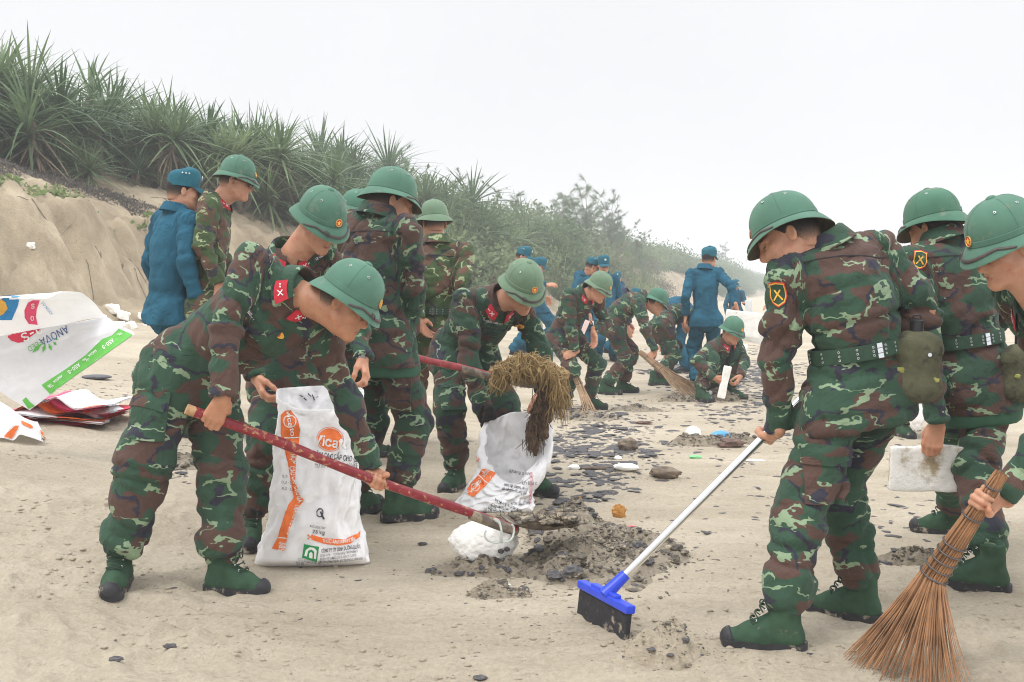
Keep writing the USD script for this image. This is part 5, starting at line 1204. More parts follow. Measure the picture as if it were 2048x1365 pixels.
plain('driftwood', (0.16, 0.125, 0.095), 0.85, 0.4, 25, 0.5, 60, 0.006); plain('brown_rag', (0.12, 0.075, 0.06), 0.8, 0.4, 25, 0.5, 40, 0.01); plain('grey_rubber', (0.10, 0.10, 0.115), 0.7, 0.1); plain('canteen_cloth', (0.075, 0.075, 0.042), 0.9, 0.25, 20, 0.5, 60, 0.01, dirt=((0.030, 0.030, 0.022), 14.0, 0.52)); plain('canteen_patch', (0.26, 0.26, 0.07), 0.9, 0.2)
plain('pale_pink', (0.68, 0.52, 0.50), 0.6, 0.06)

# ------------------------------------------------------------------ flat print on cloth
def stamp_points(M, px, off):
    R_ = np.array([ray(x, y) for x, y in px]); loc, ri, ti = M.ray.intersects_location(np.repeat(CAM[None], len(R_), 0), R_, multiple_hits=False)
    out = np.full((len(px), 3), np.nan); n = M.face_normals[ti]; n = np.where((n * R_[ri]).sum(1)[:, None] > 0, -n, n); out[ri] = loc + n * off; return out
def stamp(parent, name, M, flat, mat, off=.0025, size=6.0):
    """flat: (points in the photograph's grid, triangles); laid on the surface M"""
    v, f = np.asarray(flat[0], float)[:, :2], np.asarray(flat[1])
    if size:
        v3, f = trimesh.remesh.subdivide_to_size(np.c_[v, np.zeros(len(v))], f, size, max_iter=8); v = v3[:, :2]
    p = stamp_points(M, v, off); ok = np.isfinite(p).all(1); f = f[ok[f].all(1)]
    if len(f) == 0: print('stamp missed', name); return
    e = np.linalg.norm(p[f] - p[np.roll(f, 1, 1)], axis=2).max(1); f = f[e < .12]
    p = np.nan_to_num(p); u, inv = np.unique(f, return_inverse=True); part(parent, name, (p[u], inv.reshape(-1, 3)), mat)
def poly(pts, holes=()):
    from shapely.geometry import Polygon
    v, f = trimesh.creation.triangulate_polygon(Polygon(pts, holes), engine='earcut'); return np.asarray(v), np.asarray(f)
def text_px(text, x, y, h, ang=0.0, width=None, bold=False):
    """lettering in the grid of the photograph: left end of the base line at (x, y), capitals h high, ang turns it clockwise"""
    m = meshkit.text_mesh(text, 1.0, .001, bold); v, f = np.array(m.vertices), np.array(m.faces); flat_ = (v[f][:, :, 2] < 1e-5).all(1); f = f[flat_]; v = v[:, :2].copy()
    if width: v[:, 0] *= width / v[:, 0].max() / h
    a = math.radians(ang); X, Y = v[:, 0] * h, -v[:, 1] * h
    return np.stack([x + X * math.cos(a) - Y * math.sin(a), y + X * math.sin(a) + Y * math.cos(a)], 1), f
def ring_px(cx, cy, rx, ry, w, n=28):
    a = np.linspace(0, 2 * np.pi, n, endpoint=False); c, s = np.cos(a), np.sin(a)
    return poly(np.stack([cx + rx * c, cy + ry * s], 1), [np.stack([cx + (rx - w) * c, cy + (ry - w) * s], 1)])
def letters(parent, M, items, mat, off=.0035):
    for it in items: stamp(parent, 'lettering', M, text_px(*it[:4], **(it[4] if len(it) > 4 else {})), mat, off, 9.0)

def sack(B, T, yaw, rows, rim, seed, amp=.03, lip=None):
    """rows: (v, half width, half depth, push towards the camera); rim(theta): extra height at the mouth; lip: rolled edge (out, down) pairs"""
    nt = 96; th = np.arange(nt) * 2 * np.pi / nt; c, s = np.cos(th), np.sin(th); cc, ss = np.sign(c) * np.abs(c) ** .8, np.sign(s) * np.abs(s) ** .8
    rows = np.array(rows); X = rotz(yaw) @ np.array([1.0, 0, 0]); Yv = rotz(yaw) @ np.array([0, 1.0, 0]); out = []
    V = np.linspace(0, 1, 60)
    def ring(v, grow=0.0, down=0.0):
        w, d, ps = (np.interp(v, rows[:, 0], rows[:, k]) for k in (1, 2, 3)); C = B + (T - B) * v - Yv * ps
        p = np.stack([cc * 2.2, ss * 2.2, np.full(nt, v * 5)], 1); q = p @ np.array([[.8, 0, .6], [0, 1, 0], [-.6, 0, .8]])
        f = (ridged(q * (1.2, 1.2, .9) + seed, seed) - .4) * amp + (ridged(p * (2.2, 2.2, .7) + seed, seed + 3) - .4) * amp * .6 + (meshkit.fbm(p * 3.5, 2, seed + 5) - .5) * amp * .8
        g = np.clip(v * 8, 0, 1); w_, d_ = w + grow, d + grow
        P = C + np.outer(cc * (w_ + f * g), X) + np.outer(ss * (d_ + f * g), Yv); P[:, 2] += rim(th) * v ** 2.2 - down; P[:, 2] = np.maximum(P[:, 2], B[2]); return P
    out = [np.repeat(B[None], nt, 0) + np.outer(cc * rows[0, 1] * .5, X) + np.outer(ss * rows[0, 2] * .5, Yv)] + [ring(v) for v in V]
    for g, d in (lip or []): out.append(ring(1.0, g, d))
    v = np.array(out); return v.reshape(-1, 3), grid_faces(len(out), nt, True)

# ------------------------------------------------------------------ the large sack held open
B1 = ground(625, 1126); T1 = at(640, 800, B1[1] + .06)
s1 = sack(B1, T1, 4, [(0, .255, .035, .02), (.05, .235, .09, .02), (.22, .190, .12, .0), (.5, .175, .10, 0), (.8, .172, .075, 0), (1, .172, .06, 0)], lambda t: .010 + .045 * np.sin(t) + .03 * np.cos(t) ** 4, 4, .022, [(.002, 0), (.005, .006), (.006, .022)])
S1 = based('feed_sack', 'large white feed sack with orange stripe held open by its corners', 'sack', B1)
part(S1, 'cloth', s1, 'white_sack', True); M1 = trimesh.Trimesh(*s1, process=False)
cr = lambda pts: [(520 + x / 3.33, 740 + y / 3.33) for x, y in pts]
stamp(S1, 'orange_stripe', M1, poly(cr([(140, 300), (165, 275), (205, 268), (250, 330), (268, 400), (262, 470), (240, 600), (236, 740), (262, 830), (297, 868), (255, 920), (205, 1050), (184, 1110), (166, 1210), (80, 1190), (118, 1120), (130, 1070), (188, 900), (226, 850), (208, 760), (186, 620), (150, 480), (138, 420)])), 'orange_print')
stamp(S1, 'stripe_rule', M1, poly(cr([(148, 448), (264, 448), (264, 456), (149, 456)])), 'white_ink', .0035); stamp(S1, 'stripe_rule', M1, poly(cr([(124, 1112), (186, 1120), (185, 1127), (123, 1119)])), 'white_ink', .0035)
stamp(S1, 'roundel', M1, ring_px(580, 843, 13, 13, 1.8), 'white_ink', .0035)
letters(S1, M1, [('vicato', 572, 822, 9, dict(ang=78, width=52, bold=True)), ('HỖN HỢP', 578, 885, 11, dict(ang=82, width=44, bold=True)), ('CAO CẤP CHO GÀ', 579, 934, 10, dict(ang=76, width=74, bold=True)), ('TRẮNG VỖ BÉO', 592, 1008, 11, dict(ang=106, width=64, bold=True)), ('38S', 561, 1083, 12, dict(ang=100, width=20, bold=True))], 'white_ink', .0045)
stamp(S1, 'brand_oval', M1, poly([(660 + 24 * math.cos(a), 879 + 22 * math.sin(a)) for a in np.linspace(0, 6.28, 30)[:-1]]), 'orange_print'); stamp(S1, 'oval_line', M1, ring_px(660, 879, 27, 25, 1.2), 'orange_print')
letters(S1, M1, [('Vicato', 626, 889, 19, dict(ang=8, width=72, bold=True))], 'white_ink', .0045)
letters(S1, M1, [('ĐẬM CAO CẤP CHO GÀ', 626, 914, 10.5, dict(ang=7, width=92, bold=True)), ('TỪ 35 NGÀY ĐẾN XUẤT', 630, 936, 8.5, dict(ang=0, width=84)), ('5,5', 565, 955, 5, dict(ang=4)), ('0,3-1,5', 564, 967, 5, dict(ang=6)), ('0,3-1,5', 564, 979, 5, dict(ang=6)), ('KHỐI LƯỢNG TỊNH', 620, 1055, 4.6, dict(ang=6, width=30)), ('25 kg', 623, 1066, 7, dict(ang=6, bold=True)),
    ('CÔNG TY CP DINH DƯỠNG QUỐC', 643, 1106, 7, dict(ang=-7, width=78, bold=True)), ('Địa chỉ', 641, 1113, 4.6, dict(ang=-5)), ('CCN Ba Hàng - Phường Nam', 667, 1111, 4.6, dict(ang=-8, width=48)), ('Điện thoại', 640, 1120, 4.6, dict(ang=-5)), ('02203.867.188', 664, 1118, 4.6, dict(ang=-6)), ('Website', 638, 1126, 4.6, dict(ang=-4)), ('www.vicfeed.com.vn', 662, 1125, 4.6, dict(ang=-6)), ('TCCS 30:2022/CNC-HD', 596, 1121, 5.4, dict(ang=9, width=46)), ('Số lô', 592, 1127, 4.8, dict(ang=6))], 'dark_print', .004)
stamp(S1, 'orange_band', M1, poly(cr([(340, 1098), (430, 1122), (560, 1128), (650, 1090), (668, 1070), (664, 1112), (600, 1158), (520, 1170), (420, 1158), (342, 1130)])), 'orange_print'); letters(S1, M1, [('THỨC ĂN', 645, 1085, 7, dict(ang=5, width=29, bold=True)), ('DẠNG VIÊN', 677, 1087.5, 7, dict(ang=-9, width=34, bold=True))], 'white_ink', .0045)
for x, y in ((318, 1095), (330, 1106), (318, 1117), (342, 1095)): stamp(S1, 'checker', M1, poly(cr([(x, y), (x + 11, y + 2), (x + 11, y + 13), (x, y + 11)])), 'orange_print', .003, 0)
stamp(S1, 'conformity_mark', M1, ring_px(640, 1026, 7.5, 9.5, 2.4), 'dark_print', .004); stamp(S1, 'conformity_mark', M1, poly([(640, 1024), (643, 1023), (650, 1039), (646, 1040)]), 'dark_print', .0045)
stamp(S1, 'company_logo', M1, poly(cr([(295, 1160), (395, 1180), (378, 1280), (280, 1250)])), 'logo_green', .003)
stamp(S1, 'logo_arc', M1, poly([(609 + 0, 1112), (612, 1100), (620, 1094), (629, 1096), (634, 1102), (632, 1118), (628, 1117), (629, 1104), (624, 1099), (617, 1101), (614, 1113)]), 'white_ink', .0042); stamp(S1, 'logo_arc', M1, poly([(618, 1115), (619, 1107), (623, 1104), (626, 1108), (625, 1117), (622, 1116)]), 'white_ink', .0042)
for i in range(5): stamp(S1, 'scribble', M1, poly([(600 + i * 8, 790 + 5 * math.sin(i * 2)), (606 + i * 8, 796 - 4 * math.cos(i * 3)), (605 + i * 8, 798 - 4 * math.cos(i * 3)), (599 + i * 8, 792 + 5 * math.sin(i * 2))]), 'dark_print', .004, 0)
# ------------------------------------------------------------------ the sack that takes the seaweed
B2 = ground(983, 1024); T2p = at(1030, 905, B2[1] + .16)
s2 = sack(B2, T2p, -6, [(0, .225, .05, 0), (.08, .205, .12, 0), (.35, .165, .14, 0), (.7, .140, .135, 0), (1, .150, .135, 0)], lambda t: .06 + .165 * np.sin(t) + .03 * np.cos(2 * t) + .012 * np.sin(5 * t), 9, .030, [(.006, .004), (.030, .006), (.042, .030), (.040, .075), (.022, .105), (.010, .11)])
S2 = based('feed_sack', 'open white feed sack with rolled rim below the hanging seaweed', 'sack', B2)
part(S2, 'cloth', s2, 'white_sack', True); M2 = trimesh.Trimesh(*s2, process=False); c2 = lambda pts: [(860 + x / 5.054, 780 + y / 5.054) for x, y in pts]
stamp(S2, 'orange_tag', M2, poly(c2([(560, 800), (668, 842), (585, 950), (470, 1060), (430, 1085), (385, 1060), (378, 1010), (410, 950), (490, 860), (530, 800)])), 'orange_print'); stamp(S2, 'stripe_rule', M2, poly(c2([(484, 862), (492, 858), (586, 944), (580, 952)])), 'white_ink', .0035)
stamp(S2, 'roundel', M2, ring_px(951, 975, 8.5, 8.5, 1.4), 'white_ink', .0035); letters(S2, M2, [('vicato', 943, 989, 7, dict(ang=-52, width=34, bold=True)), ('HỖN HỢP', 970, 956, 9, dict(ang=-52, width=32, bold=True))], 'white_ink', .0045)
letters(S2, M2, [('S', 955, 925, 10, dict(ang=-50, bold=True))], 'orange_print', .0045)
letters(S2, M2, [(', kháng sinh', 1014, 944, 6, dict(ang=10)), ('UYÊN C', 1044, 970, 6, dict(ang=0)), ('tương, ngô, cám gạo, cám mì', 1008, 972, 5.4, dict(ang=11, width=48)), ('các axit amin, các vòng chất', 1004, 980, 5.4, dict(ang=11, width=50)), ('HƯỚNG DẪN SỬ DỤNG', 1022, 1011, 5.6, dict(ang=-2, width=38)), ('- Thức này dùng cho gà nảy và béo', 985, 1001, 5.2, dict(ang=22, width=62)), ('- Cung cấp đủ nước uống sạch', 978, 1010, 5.2, dict(ang=18, width=66)), ('- Màu sắc của sản phẩm', 972, 1018, 5.2, dict(ang=14, width=52)), ('SỐ LÔ, NSX', 966, 1023, 5.2, dict(ang=10, width=34))], 'dark_print', .004)
for i in range(7): letters(S2, M2, [('CS', 1060 - i * .6, 946 + i * 9, 5, dict(ang=80))], 'red_print', .004)
# ------------------------------------------------------------------ the sack flying at the left edge
def patch(P00, P10, P11, P01, nu, nv, bulge, seed, amp=.02):
    u, v = np.meshgrid(np.linspace(0, 1, nu), np.linspace(0, 1, nv), indexing='ij'); u, v = u[..., None], v[..., None]
    p = (1 - u) * (1 - v) * P00 + u * (1 - v) * P10 + u * v * P11 + (1 - u) * v * P01; n = unit(np.cross(P10 - P00, P01 - P00))
    q = np.concatenate([u * 3, v * 3, 0 * u], -1).reshape(-1, 3); d = bulge(u[..., 0], v[..., 0]).ravel() + amp * (ridged(q @ np.array([[.7, .7, 0], [-.7, .7, 0], [0, 0, 1]]) * (1.5, .6, 1), seed) - .5) + amp * .6 * (meshkit.fbm(q * 2, 3, seed + 2) - .5)
    return p.reshape(-1, 3) + n * d[:, None], grid_faces(nu, nv)
YS = 5.6
sA = patch(at(56, 822, YS), at(270, 668, YS - .1), at(212, 634, YS + .10), at(-120, 694, YS + .05), 50, 50, lambda u, v: -.05 * np.sin(np.pi * u) * np.sin(np.pi * v), 3)
SA = based('blown_sack', 'grey and green feed sack blowing in the wind at the left edge', 'sack', at(80, 700, YS)); part(SA, 'cloth', sA, 'grey_sack', True); MA = trimesh.Trimesh(*sA, process=False)
zc = lambda pts: [(x / 5.25, 580 + y / 5.25) for x, y in pts]
sB = patch(at(212, 634, YS + .10), at(-120, 694, YS + .05), at(-130, 596, YS - .16), at(96, 598, YS - .2), 40, 30, lambda u, v: .10 * np.sin(np.pi * v) * (1 - .3 * u), 7, .012)
part(SA, 'folded_flap', sB, 'white_sack', True); MB_ = trimesh.Trimesh(*sB, process=False)
stamp(SA, 'green_band', MA, poly(zc([(440, 1000), (700, 830), (900, 690), (1075, 520), (1180, 480), (1250, 410), (1390, 470), (1370, 545), (1150, 720), (900, 910), (570, 1140)])), 'green_print', .003)
stamp(SA, 'green_patch', MA, poly(zc([(236, 1160), (275, 1128), (318, 1180), (388, 1232), (312, 1266)])), 'green_print', .003)
for (x, y, t, h, w) in [(832, 770, 'A50-S', 40, 150), (888, 850, 'A50-S', 40, 150), (1186, 515, 'A50-S', 38, 140), (1250, 580, 'A50-S', 38, 150), (650, 895, 'ANOVA', 26, 110), (705, 975, 'ANOVA', 26, 110), (1015, 625, 'ANOVA', 26, 110), (1072, 700, 'ANOVA', 26, 110), (540, 985, 'FEED', 14, 45), (600, 1062, 'FEED', 14, 45), (905, 715, 'FEED', 14, 45), (962, 790, 'FEED', 14, 45)]:
    letters(SA, MA, [(t, x / 5.25, 580 + y / 5.25, h / 5.25, dict(ang=180 - 37, width=w / 5.25, bold=True))], 'white_ink', .0055)
for (x, y) in [(540, 1000), (600, 1076), (915, 722), (972, 800), (1262, 452), (1320, 520)]:
    for k in range(4):
        a = math.radians(20 + k * 36); stamp(SA, 'sprig', MA, poly(zc([(x + 6 * math.cos(a), y + 6 * math.sin(a)), (x + 26 * math.cos(a - .14), y + 26 * math.sin(a - .14)), (x + 36 * math.cos(a), y + 36 * math.sin(a)), (x + 26 * math.cos(a + .14), y + 26 * math.sin(a + .14))])), 'white_ink', .0055, 0)
stamp(SA, 'red_label', MA, poly(zc([(82, 470), (120, 430), (260, 345), (330, 350), (470, 360), (420, 420), (250, 545), (190, 558), (120, 535), (85, 500)])), 'red_print', .003)
letters(SA, MA, [('0-S', 430 / 5.25, 580 + 362 / 5.25, 16, dict(ang=180 - 28, width=46, bold=True))], 'white_ink', .0055); letters(SA, MA, [('ANOVA', 700 / 5.25, 580 + 372 / 5.25, 15, dict(ang=180 - 27, width=62))], 'dark_blue_print', .004); letters(SA, MA, [('FEED', 432 / 5.25, 580 + 520 / 5.25, 11, dict(ang=180 - 30, width=32))], 'green_print', .004)
for (x0, y0, x1, y1, w) in [(438, 566, 342, 664, 22), (478, 570, 450, 662, 18), (512, 565, 545, 642, 18), (560, 545, 596, 582, 16), (580, 515, 612, 520, 13)]:
    d = unit((x1 - x0, y1 - y0)); n_ = np.array([-d[1], d[0]]); m_ = np.array([(x0 + x1) / 2, (y0 + y1) / 2]); stamp(SA, 'emblem_leaf', MA, poly(zc([(x0, y0), tuple(m_ + n_ * w), (x1, y1), tuple(m_ - n_ * w)])), 'green_print', .004)
stamp(SA, 'emblem_arc', MA, poly(zc([(460, 548), (520, 552), (555, 520), (560, 480), (550, 520), (518, 543)])), 'blue_print', .004)
stamp(SA, 'blue_panel', MB_, poly([(-30, 593), (40, 593), (36, 612), (24, 640), (-30, 640)]), 'blue_print', .004); stamp(SA, 'yellow_shape', MB_, poly([(-30, 598), (2, 597), (12, 604), (16, 616), (8, 628), (-6, 633), (-30, 630)]), 'yellow_enamel', .006)
stamp(SA, 'pink_panel', MB_, poly([(56, 605), (66, 600), (80, 600), (74, 618), (72, 634), (76, 650), (58, 648), (50, 636), (49, 620)]), 'pink_print', .004); letters(SA, MB_, [('S', 62, 616, 9, dict(ang=0, bold=True)), ('0', 61, 641, 9, dict(bold=True))], 'white_ink', .0065)
letters(SA, MB_, [('10 NGÀY', 82, 605, 5.5, dict(ang=52))], 'blue_print', .005)
# ------------------------------------------------------------------ folded and crumpled sacks on the sand
g = ground(118, 846); FS = based('sack_pile', 'stack of folded printed sacks lying flat on the sand', 'sack pile', g); rs = np.random.default_rng(3)
for k in range(9):
    a = at(25 + rs.uniform(-6, 10), 850 - k * 4.0, g[1]); L, Dp = .66 + rs.uniform(-.1, .05), .5; z = g[2] + .010 + k * .014
    nu, nv = 26, 12; uu, vv = np.meshgrid(np.linspace(0, 1, nu), np.linspace(0, 1, nv), indexing='ij'); w = .018 * np.sin(uu * rs.uniform(5, 11) + rs.uniform(0, 6)) + .012 * np.sin(vv * 6 + k) + .05 * np.exp(-((uu - rs.uniform(.2, .8)) / .12) ** 2) * (k > 5)
    x = a[0] + uu * L + .04 * np.sin(vv * 5 + k); y = g[1] - .12 + vv * Dp + .05 * np.sin(uu * 4 + k); zz = z + w * (.5 + .5 * (k / 8)) - .05 * np.clip(uu - .8, 0, 1) * (k > 2)
    top_ = np.stack([x, y, zz], -1).reshape(-1, 3); f = grid_faces(nu, nv); n = len(top_); e = [i * nv for i in range(nu)] + [(nu - 1) * nv + j for j in range(1, nv)]; e = np.array(e)
    bot = top_ - np.array([0, 0, .010]); part(FS, 'folded_sack', (np.vstack([top_, bot]), np.vstack([f, f + n])), ('red_print', 'white_sack', 'orange_print', 'white_sack', 'red_print', 'white_sack', 'orange_print', 'pink_print', 'white_sack')[k], True)
g = ground(40, 884); CS = based('crumpled_sack', 'crumpled white and orange sack on the sand by the folded stack', 'sack', g)
cs = patch(at(-70, 905, g[1]), at(92, 892, g[1] - .05), at(78, 848, g[1] + .25), at(-60, 838, g[1] + .25), 50, 30, lambda u, v: .10 * np.sin(np.pi * u) + .04 * np.sin(u * 9 + v * 3) + .03 * np.sin(v * 8), 5, .06); part(CS, 'cloth', cs, 'white_sack', True); MC = trimesh.Trimesh(*cs, process=False)
stamp(CS, 'orange_print_strip', MC, poly([(0, 884), (14, 866), (30, 852), (38, 852), (28, 872), (6, 900), (-2, 900)]), 'orange_print', .006); stamp(CS, 'orange_print_strip', MC, poly([(80, 860), (88, 862), (90, 884), (84, 888)]), 'orange_print', .006); stamp(CS, 'orange_print_strip', MC, poly([(40, 842), (60, 850), (66, 856), (60, 858), (44, 850)]), 'orange_print', .006)
# ------------------------------------------------------------------ shovels
def shovel(label, rod, blade_tip, mat, r=.0185, up=(0, 0, 1), wdt=.21):
    t = based('shovel', label, 'shovel', rod[0]); a, b = rod; d = unit(b - a); bt = np.asarray(blade_tip); dl_ = unit(bt - b); sd = unit(np.cross(dl_, up)); nn = np.cross(sd, dl_); L = np.linalg.norm(bt - b)
    k = np.linspace(0, 1, 14)[:, None]; pts = a + (b - a) * k + np.array([0, 0, .006]) * np.sin(k * 9); part(t, 'handle', tube(pts, r * (1 + .05 * np.sin(np.arange(14) * 2.1)), 12), mat, 60); part(t, 'handle_end', tube([a - d * .02, a + d * .012], r * 1.02, 12), 'raw_wood', 50)
    part(t, 'socket', tube([b - d * .22, b - d * .05, b + d * .01], [r * 1.18, r * 1.2, r * 1.0], 12), 'worn_iron', 60)
    u, v = np.meshgrid(np.linspace(0, 1, 18), np.linspace(-1, 1, 15), indexing='ij'); wd = wdt / 2 * np.where(u < .72, .86 + .14 * np.clip(u * 5, 0, 1), np.sqrt(np.clip(1 - ((u - .72) / .29) ** 2, 0, 1))); 
    P = b - dl_ * .01 + u[..., None] * L * dl_ + (v * wd)[..., None] * sd + (.032 * v ** 2 - .02 * np.sin(np.pi * u) + .03 * (1 - u) ** 3)[..., None] * nn; P = P.reshape(-1, 3); n = len(P); f = grid_faces(18, 15)
    part(t, 'blade', (np.vstack([P, P - nn * .003]), np.vstack([f, f[:, ::-1] + n])), 'worn_iron', 40); return t
shovel('shovel with peeling dark red handle held low across the large sack', ROD_A, at(1150, 1040, 4.42), 'peeled_red_paint', .0195)
shovel('shovel with faded red handle lifting seaweed over the open sack', ROD_C, at(1082, 776, 5.52), 'faded_red_paint', .019)
# load on the near shovel
rs = np.random.default_rng(21)
def clumps(parent, name, px_box, Yf, n, size, mat, seed, zoff=0.0, flat=.6, on_ground=False):
    r_ = np.random.default_rng(seed)
    for k in range(n):
        x, y = r_.uniform(px_box[0], px_box[1]), r_.uniform(px_box[2], px_box[3]); q = ground(x, y) if on_ground else at(x, y, Yf + r_.uniform(-.05, .05)); sz = size * r_.uniform(.5, 1.5)
        q = q + np.array([0, 0, zoff + (sz * flat * .4 if on_ground else 0)]); part(parent, name, lump(q, (sz, sz * r_.uniform(.6, 1), sz * flat * r_.uniform(.6, 1)), seed * 100 + k, .42, 2, 2.0, rotz(r_.uniform(0, 360))), mat)
LA = based('shovel_load', 'wet sand and weed scraped up on the near shovel', 'sand load', at(1075, 1045, 4.35))
clumps(LA, 'clump', (1000, 1145, 1032, 1050), 4.33, 70, .026, 'wet_clump', 31)
_st = []
for k in range(160):
    q = at(rs.uniform(1000, 1140), rs.uniform(1030, 1050), 4.33 + rs.uniform(-.06, .06)); _st.append(tube(bez(q, q + rs.normal(0, .012, 3), q + rs.normal(0, .020, 3), 4), .0014, 3, False))
part(LA, 'strands', cat_mesh(_st), 'dark_seaweed')
# seaweed on the raised shovel and hanging from it
SW = based('seaweed', 'heap of yellow brown seaweed on the raised shovel trailing into the sack', 'seaweed', at(1050, 745, 5.45)); rs = np.random.default_rng(8)
for k in range(34):
    u = rs.random(); q = at(992 + 128 * u, 742 - 26 * math.sin(math.pi * min(u * 1.05, 1)) * rs.uniform(.2, 1) + 8, 5.46 + rs.uniform(-.10, .10)); part(SW, 'clump', lump(q, (.055, .055, .042), 600 + k, .5, 2, 2.5), 'seaweed')
for k in range(22):
    u = rs.random(); q = at(1096 - 30 * u + rs.normal(0, 6), 765 + 125 * u, 5.40 + rs.uniform(-.03, .03)); part(SW, 'hanging_clump', lump(q, (.038 * (1.25 - .6 * u), .035, .05), 700 + k, .5, 2, 2.5), 'dark_seaweed')
_a, _b = [], []
for k in range(1500):
    u = rs.random(); top_y = 712 + 36 * (2 * u - .9) ** 2; q = at(985 + 140 * u, top_y + rs.uniform(0, 34), 5.40 + rs.normal(0, .07)); l = rs.uniform(.03, .09) * (1 + 1.6 * (u > .72) * rs.random()); e = q + np.array([rs.normal(.01, .035), rs.normal(0, .03), -l]); _a.append(tube(bez(q, q + rs.normal(0, .03, 3) + np.array([.02, 0, .03]), e, 5), (.0032, .003, .0028, .0022, .0014), 3, False))
for k in range(650):
    u = rs.random() ** .9; q = at(1098 - 36 * u + rs.normal(0, 9 * (1 - .4 * u)), 752 + 130 * u, 5.39 + rs.normal(0, .03)); e = q + np.array([rs.normal(0, .025), rs.normal(0, .02), -rs.uniform(.03, .10)]); _b.append(tube(bez(q, q + rs.normal(0, .02, 3), e, 4), (.0032, .003, .0024, .0014), 3, False))
for k in range(160):
    u = rs.random(); q = at(1112 + rs.normal(0, 9), 745 + 50 * u, 5.42 + rs.normal(0, .04)); e = q + np.array([rs.normal(0, .02), 0, -rs.uniform(.06, .18)]); _a.append(tube(bez(q, q + rs.normal(0, .02, 3), e, 5), (.003, .003, .0028, .0022, .0014), 3, False))
m = part(SW, 'strands', cat_mesh(_a), 'seaweed'); tag(m, kind='stuff'); m = part(SW, 'hanging_strands', cat_mesh(_b), 'dark_seaweed'); tag(m, kind='stuff')
# ------------------------------------------------------------------ push broom with steel pole
gl_, gr_ = ground(1157, 1230), ground(1254, 1288); BX = unit(gr_ - gl_); BL = np.linalg.norm(gr_ - gl_); mid = (gl_ + gr_) / 2; up_ = unit(np.array([0, 0, 1.0]) + .12 * np.cross([0, 0, 1.0], BX)); BR = np.stack([BX, np.cross(up_, BX), up_], 1)
PB = based('push_broom', 'blue headed push broom with long steel pole and black sandy blade', 'broom', mid)
def bevbox(c, size, R, b=.004):
    import manifold3d
    s = np.array(size) / 2 - b; pts = [np.array([x, y, z]) * s for x in (-1, 1) for y in (-1, 1) for z in (-1, 1)]; m = manifold3d.Manifold.batch_hull([manifold3d.Manifold.sphere(b, 8).translate(p.tolist()) for p in pts]).to_mesh()
    return np.array(m.vert_properties[:, :3], float) @ np.asarray(R).T + np.asarray(c), np.array(m.tri_verts, int)
part(PB, 'black_blade', bevbox(mid + up_ * .052, (BL * .98, .022, .104), BR, .003), 'black_board', 40); part(PB, 'blue_head', bevbox(mid + up_ * .116, (BL * 1.02, .040, .030), BR, .006), 'blue_plastic', 40); part(PB, 'blue_rib', bevbox(mid + up_ * .134, (BL * .5, .030, .018), BR, .005), 'blue_plastic', 40)
rb = mid + up_ * .14 + BX * .02; pd = unit(ROD_D[1] - rb); part(PB, 'socket', tube([rb - pd * .02, rb + pd * .03, rb + pd * .085], [.026, .022, .0195], 16), 'blue_plastic', 40); part(PB, 'pole', tube([rb + pd * .07, ROD_D[1]], .0150, 20), 'chrome', 50); part(PB, 'pole_cap', tube([ROD_D[1] - pd * .06, ROD_D[1] + pd * .01], .0145, 16), 'black_plastic', 50)
# ------------------------------------------------------------------ twig brooms
def broom(label, top_, bind, ends, n, mat, r0=.017, r1=.024, seed=1, rad=.0022, parts=True, wires=()):
    """sticks run from the handle's top through the binding to the fan's lower edge (a polyline of ends)"""
    r_ = np.random.default_rng(seed); t = based('twig_broom', label, 'broom', bind); d = unit(bind - top_); fx = unit((ends[-1] - ends[0]) - d * ((ends[-1] - ends[0]) @ d)); fy = np.cross(d, fx); joined = []
    E = np.asarray(ends); seg = np.r_[0, np.cumsum(np.linalg.norm(np.diff(E, axis=0), axis=1))]
    for k in range(n):
        u = (k + r_.uniform(0, 1)) / n; a = r_.uniform(0, 6.28); rr = math.sqrt(r_.random()); w = 2 * u - 1; yy = math.sqrt(max(0, 1 - w * w)) * r_.uniform(-1, 1)
        p0 = top_ + (fx * w * r0 + fy * yy * r0) + d * r_.uniform(-.012, .012); p1 = bind + fx * w * r1 * 1.25 + fy * yy * r1; e = np.array([np.interp(u * seg[-1], seg, E[:, i]) for i in range(3)]) + r_.normal(0, .012, 3) + fy * yy * .03 + d * r_.uniform(-.07, .02)
        md = (p1 + e) / 2 + d * 0 + (p1 - e) * 0 + fx * -w * .012; pts = np.vstack([np.array([p0, (p0 + p1) / 2]), bez(p1, md + unit(p1 - p0) * np.linalg.norm(e - p1) * .06, e, 6)])
        m = tube(pts, np.r_[rad * 1.15, rad * 1.15, np.linspace(rad * 1.1, rad * .45, 6)], 4, False)
        if parts: part(t, 'twig', m, mat)
        else: joined.append(m)
    if joined: part(t, 'twigs', cat_mesh(joined), mat)
    for f in wires:
        c = top_ + (bind - top_) * f; r = (r0 + (r1 - r0) * f) * 1.16; a = np.linspace(0, 2 * np.pi, 19); part(t, 'binding', tube([c + fx * math.cos(x) * r * (1 + .25 * f) + fy * math.sin(x) * r + d * .006 * math.sin(x) for x in a], .0028, 6, False), 'binding_wire', True)
    return t, fx, fy, d
hF = at(2000, 952, 3.03); bF = at(1868, 1150, 3.13)
gb = lambda x, y: ground(x, y) + np.array([0, 0, .01])
endsF = [gb(1690, 1322), gb(1742, 1352), gb(1800, 1372), gb(1860, 1392), gb(1925, 1400)]
tF, fx, fy, dF = broom('brown twig broom sweeping at the lower corner of the frame', hF, bF, endsF, 200, 'twig', .019, .032, 4, .0025, True, (.10, .40, .68, .76, .84, .92, 1.0))
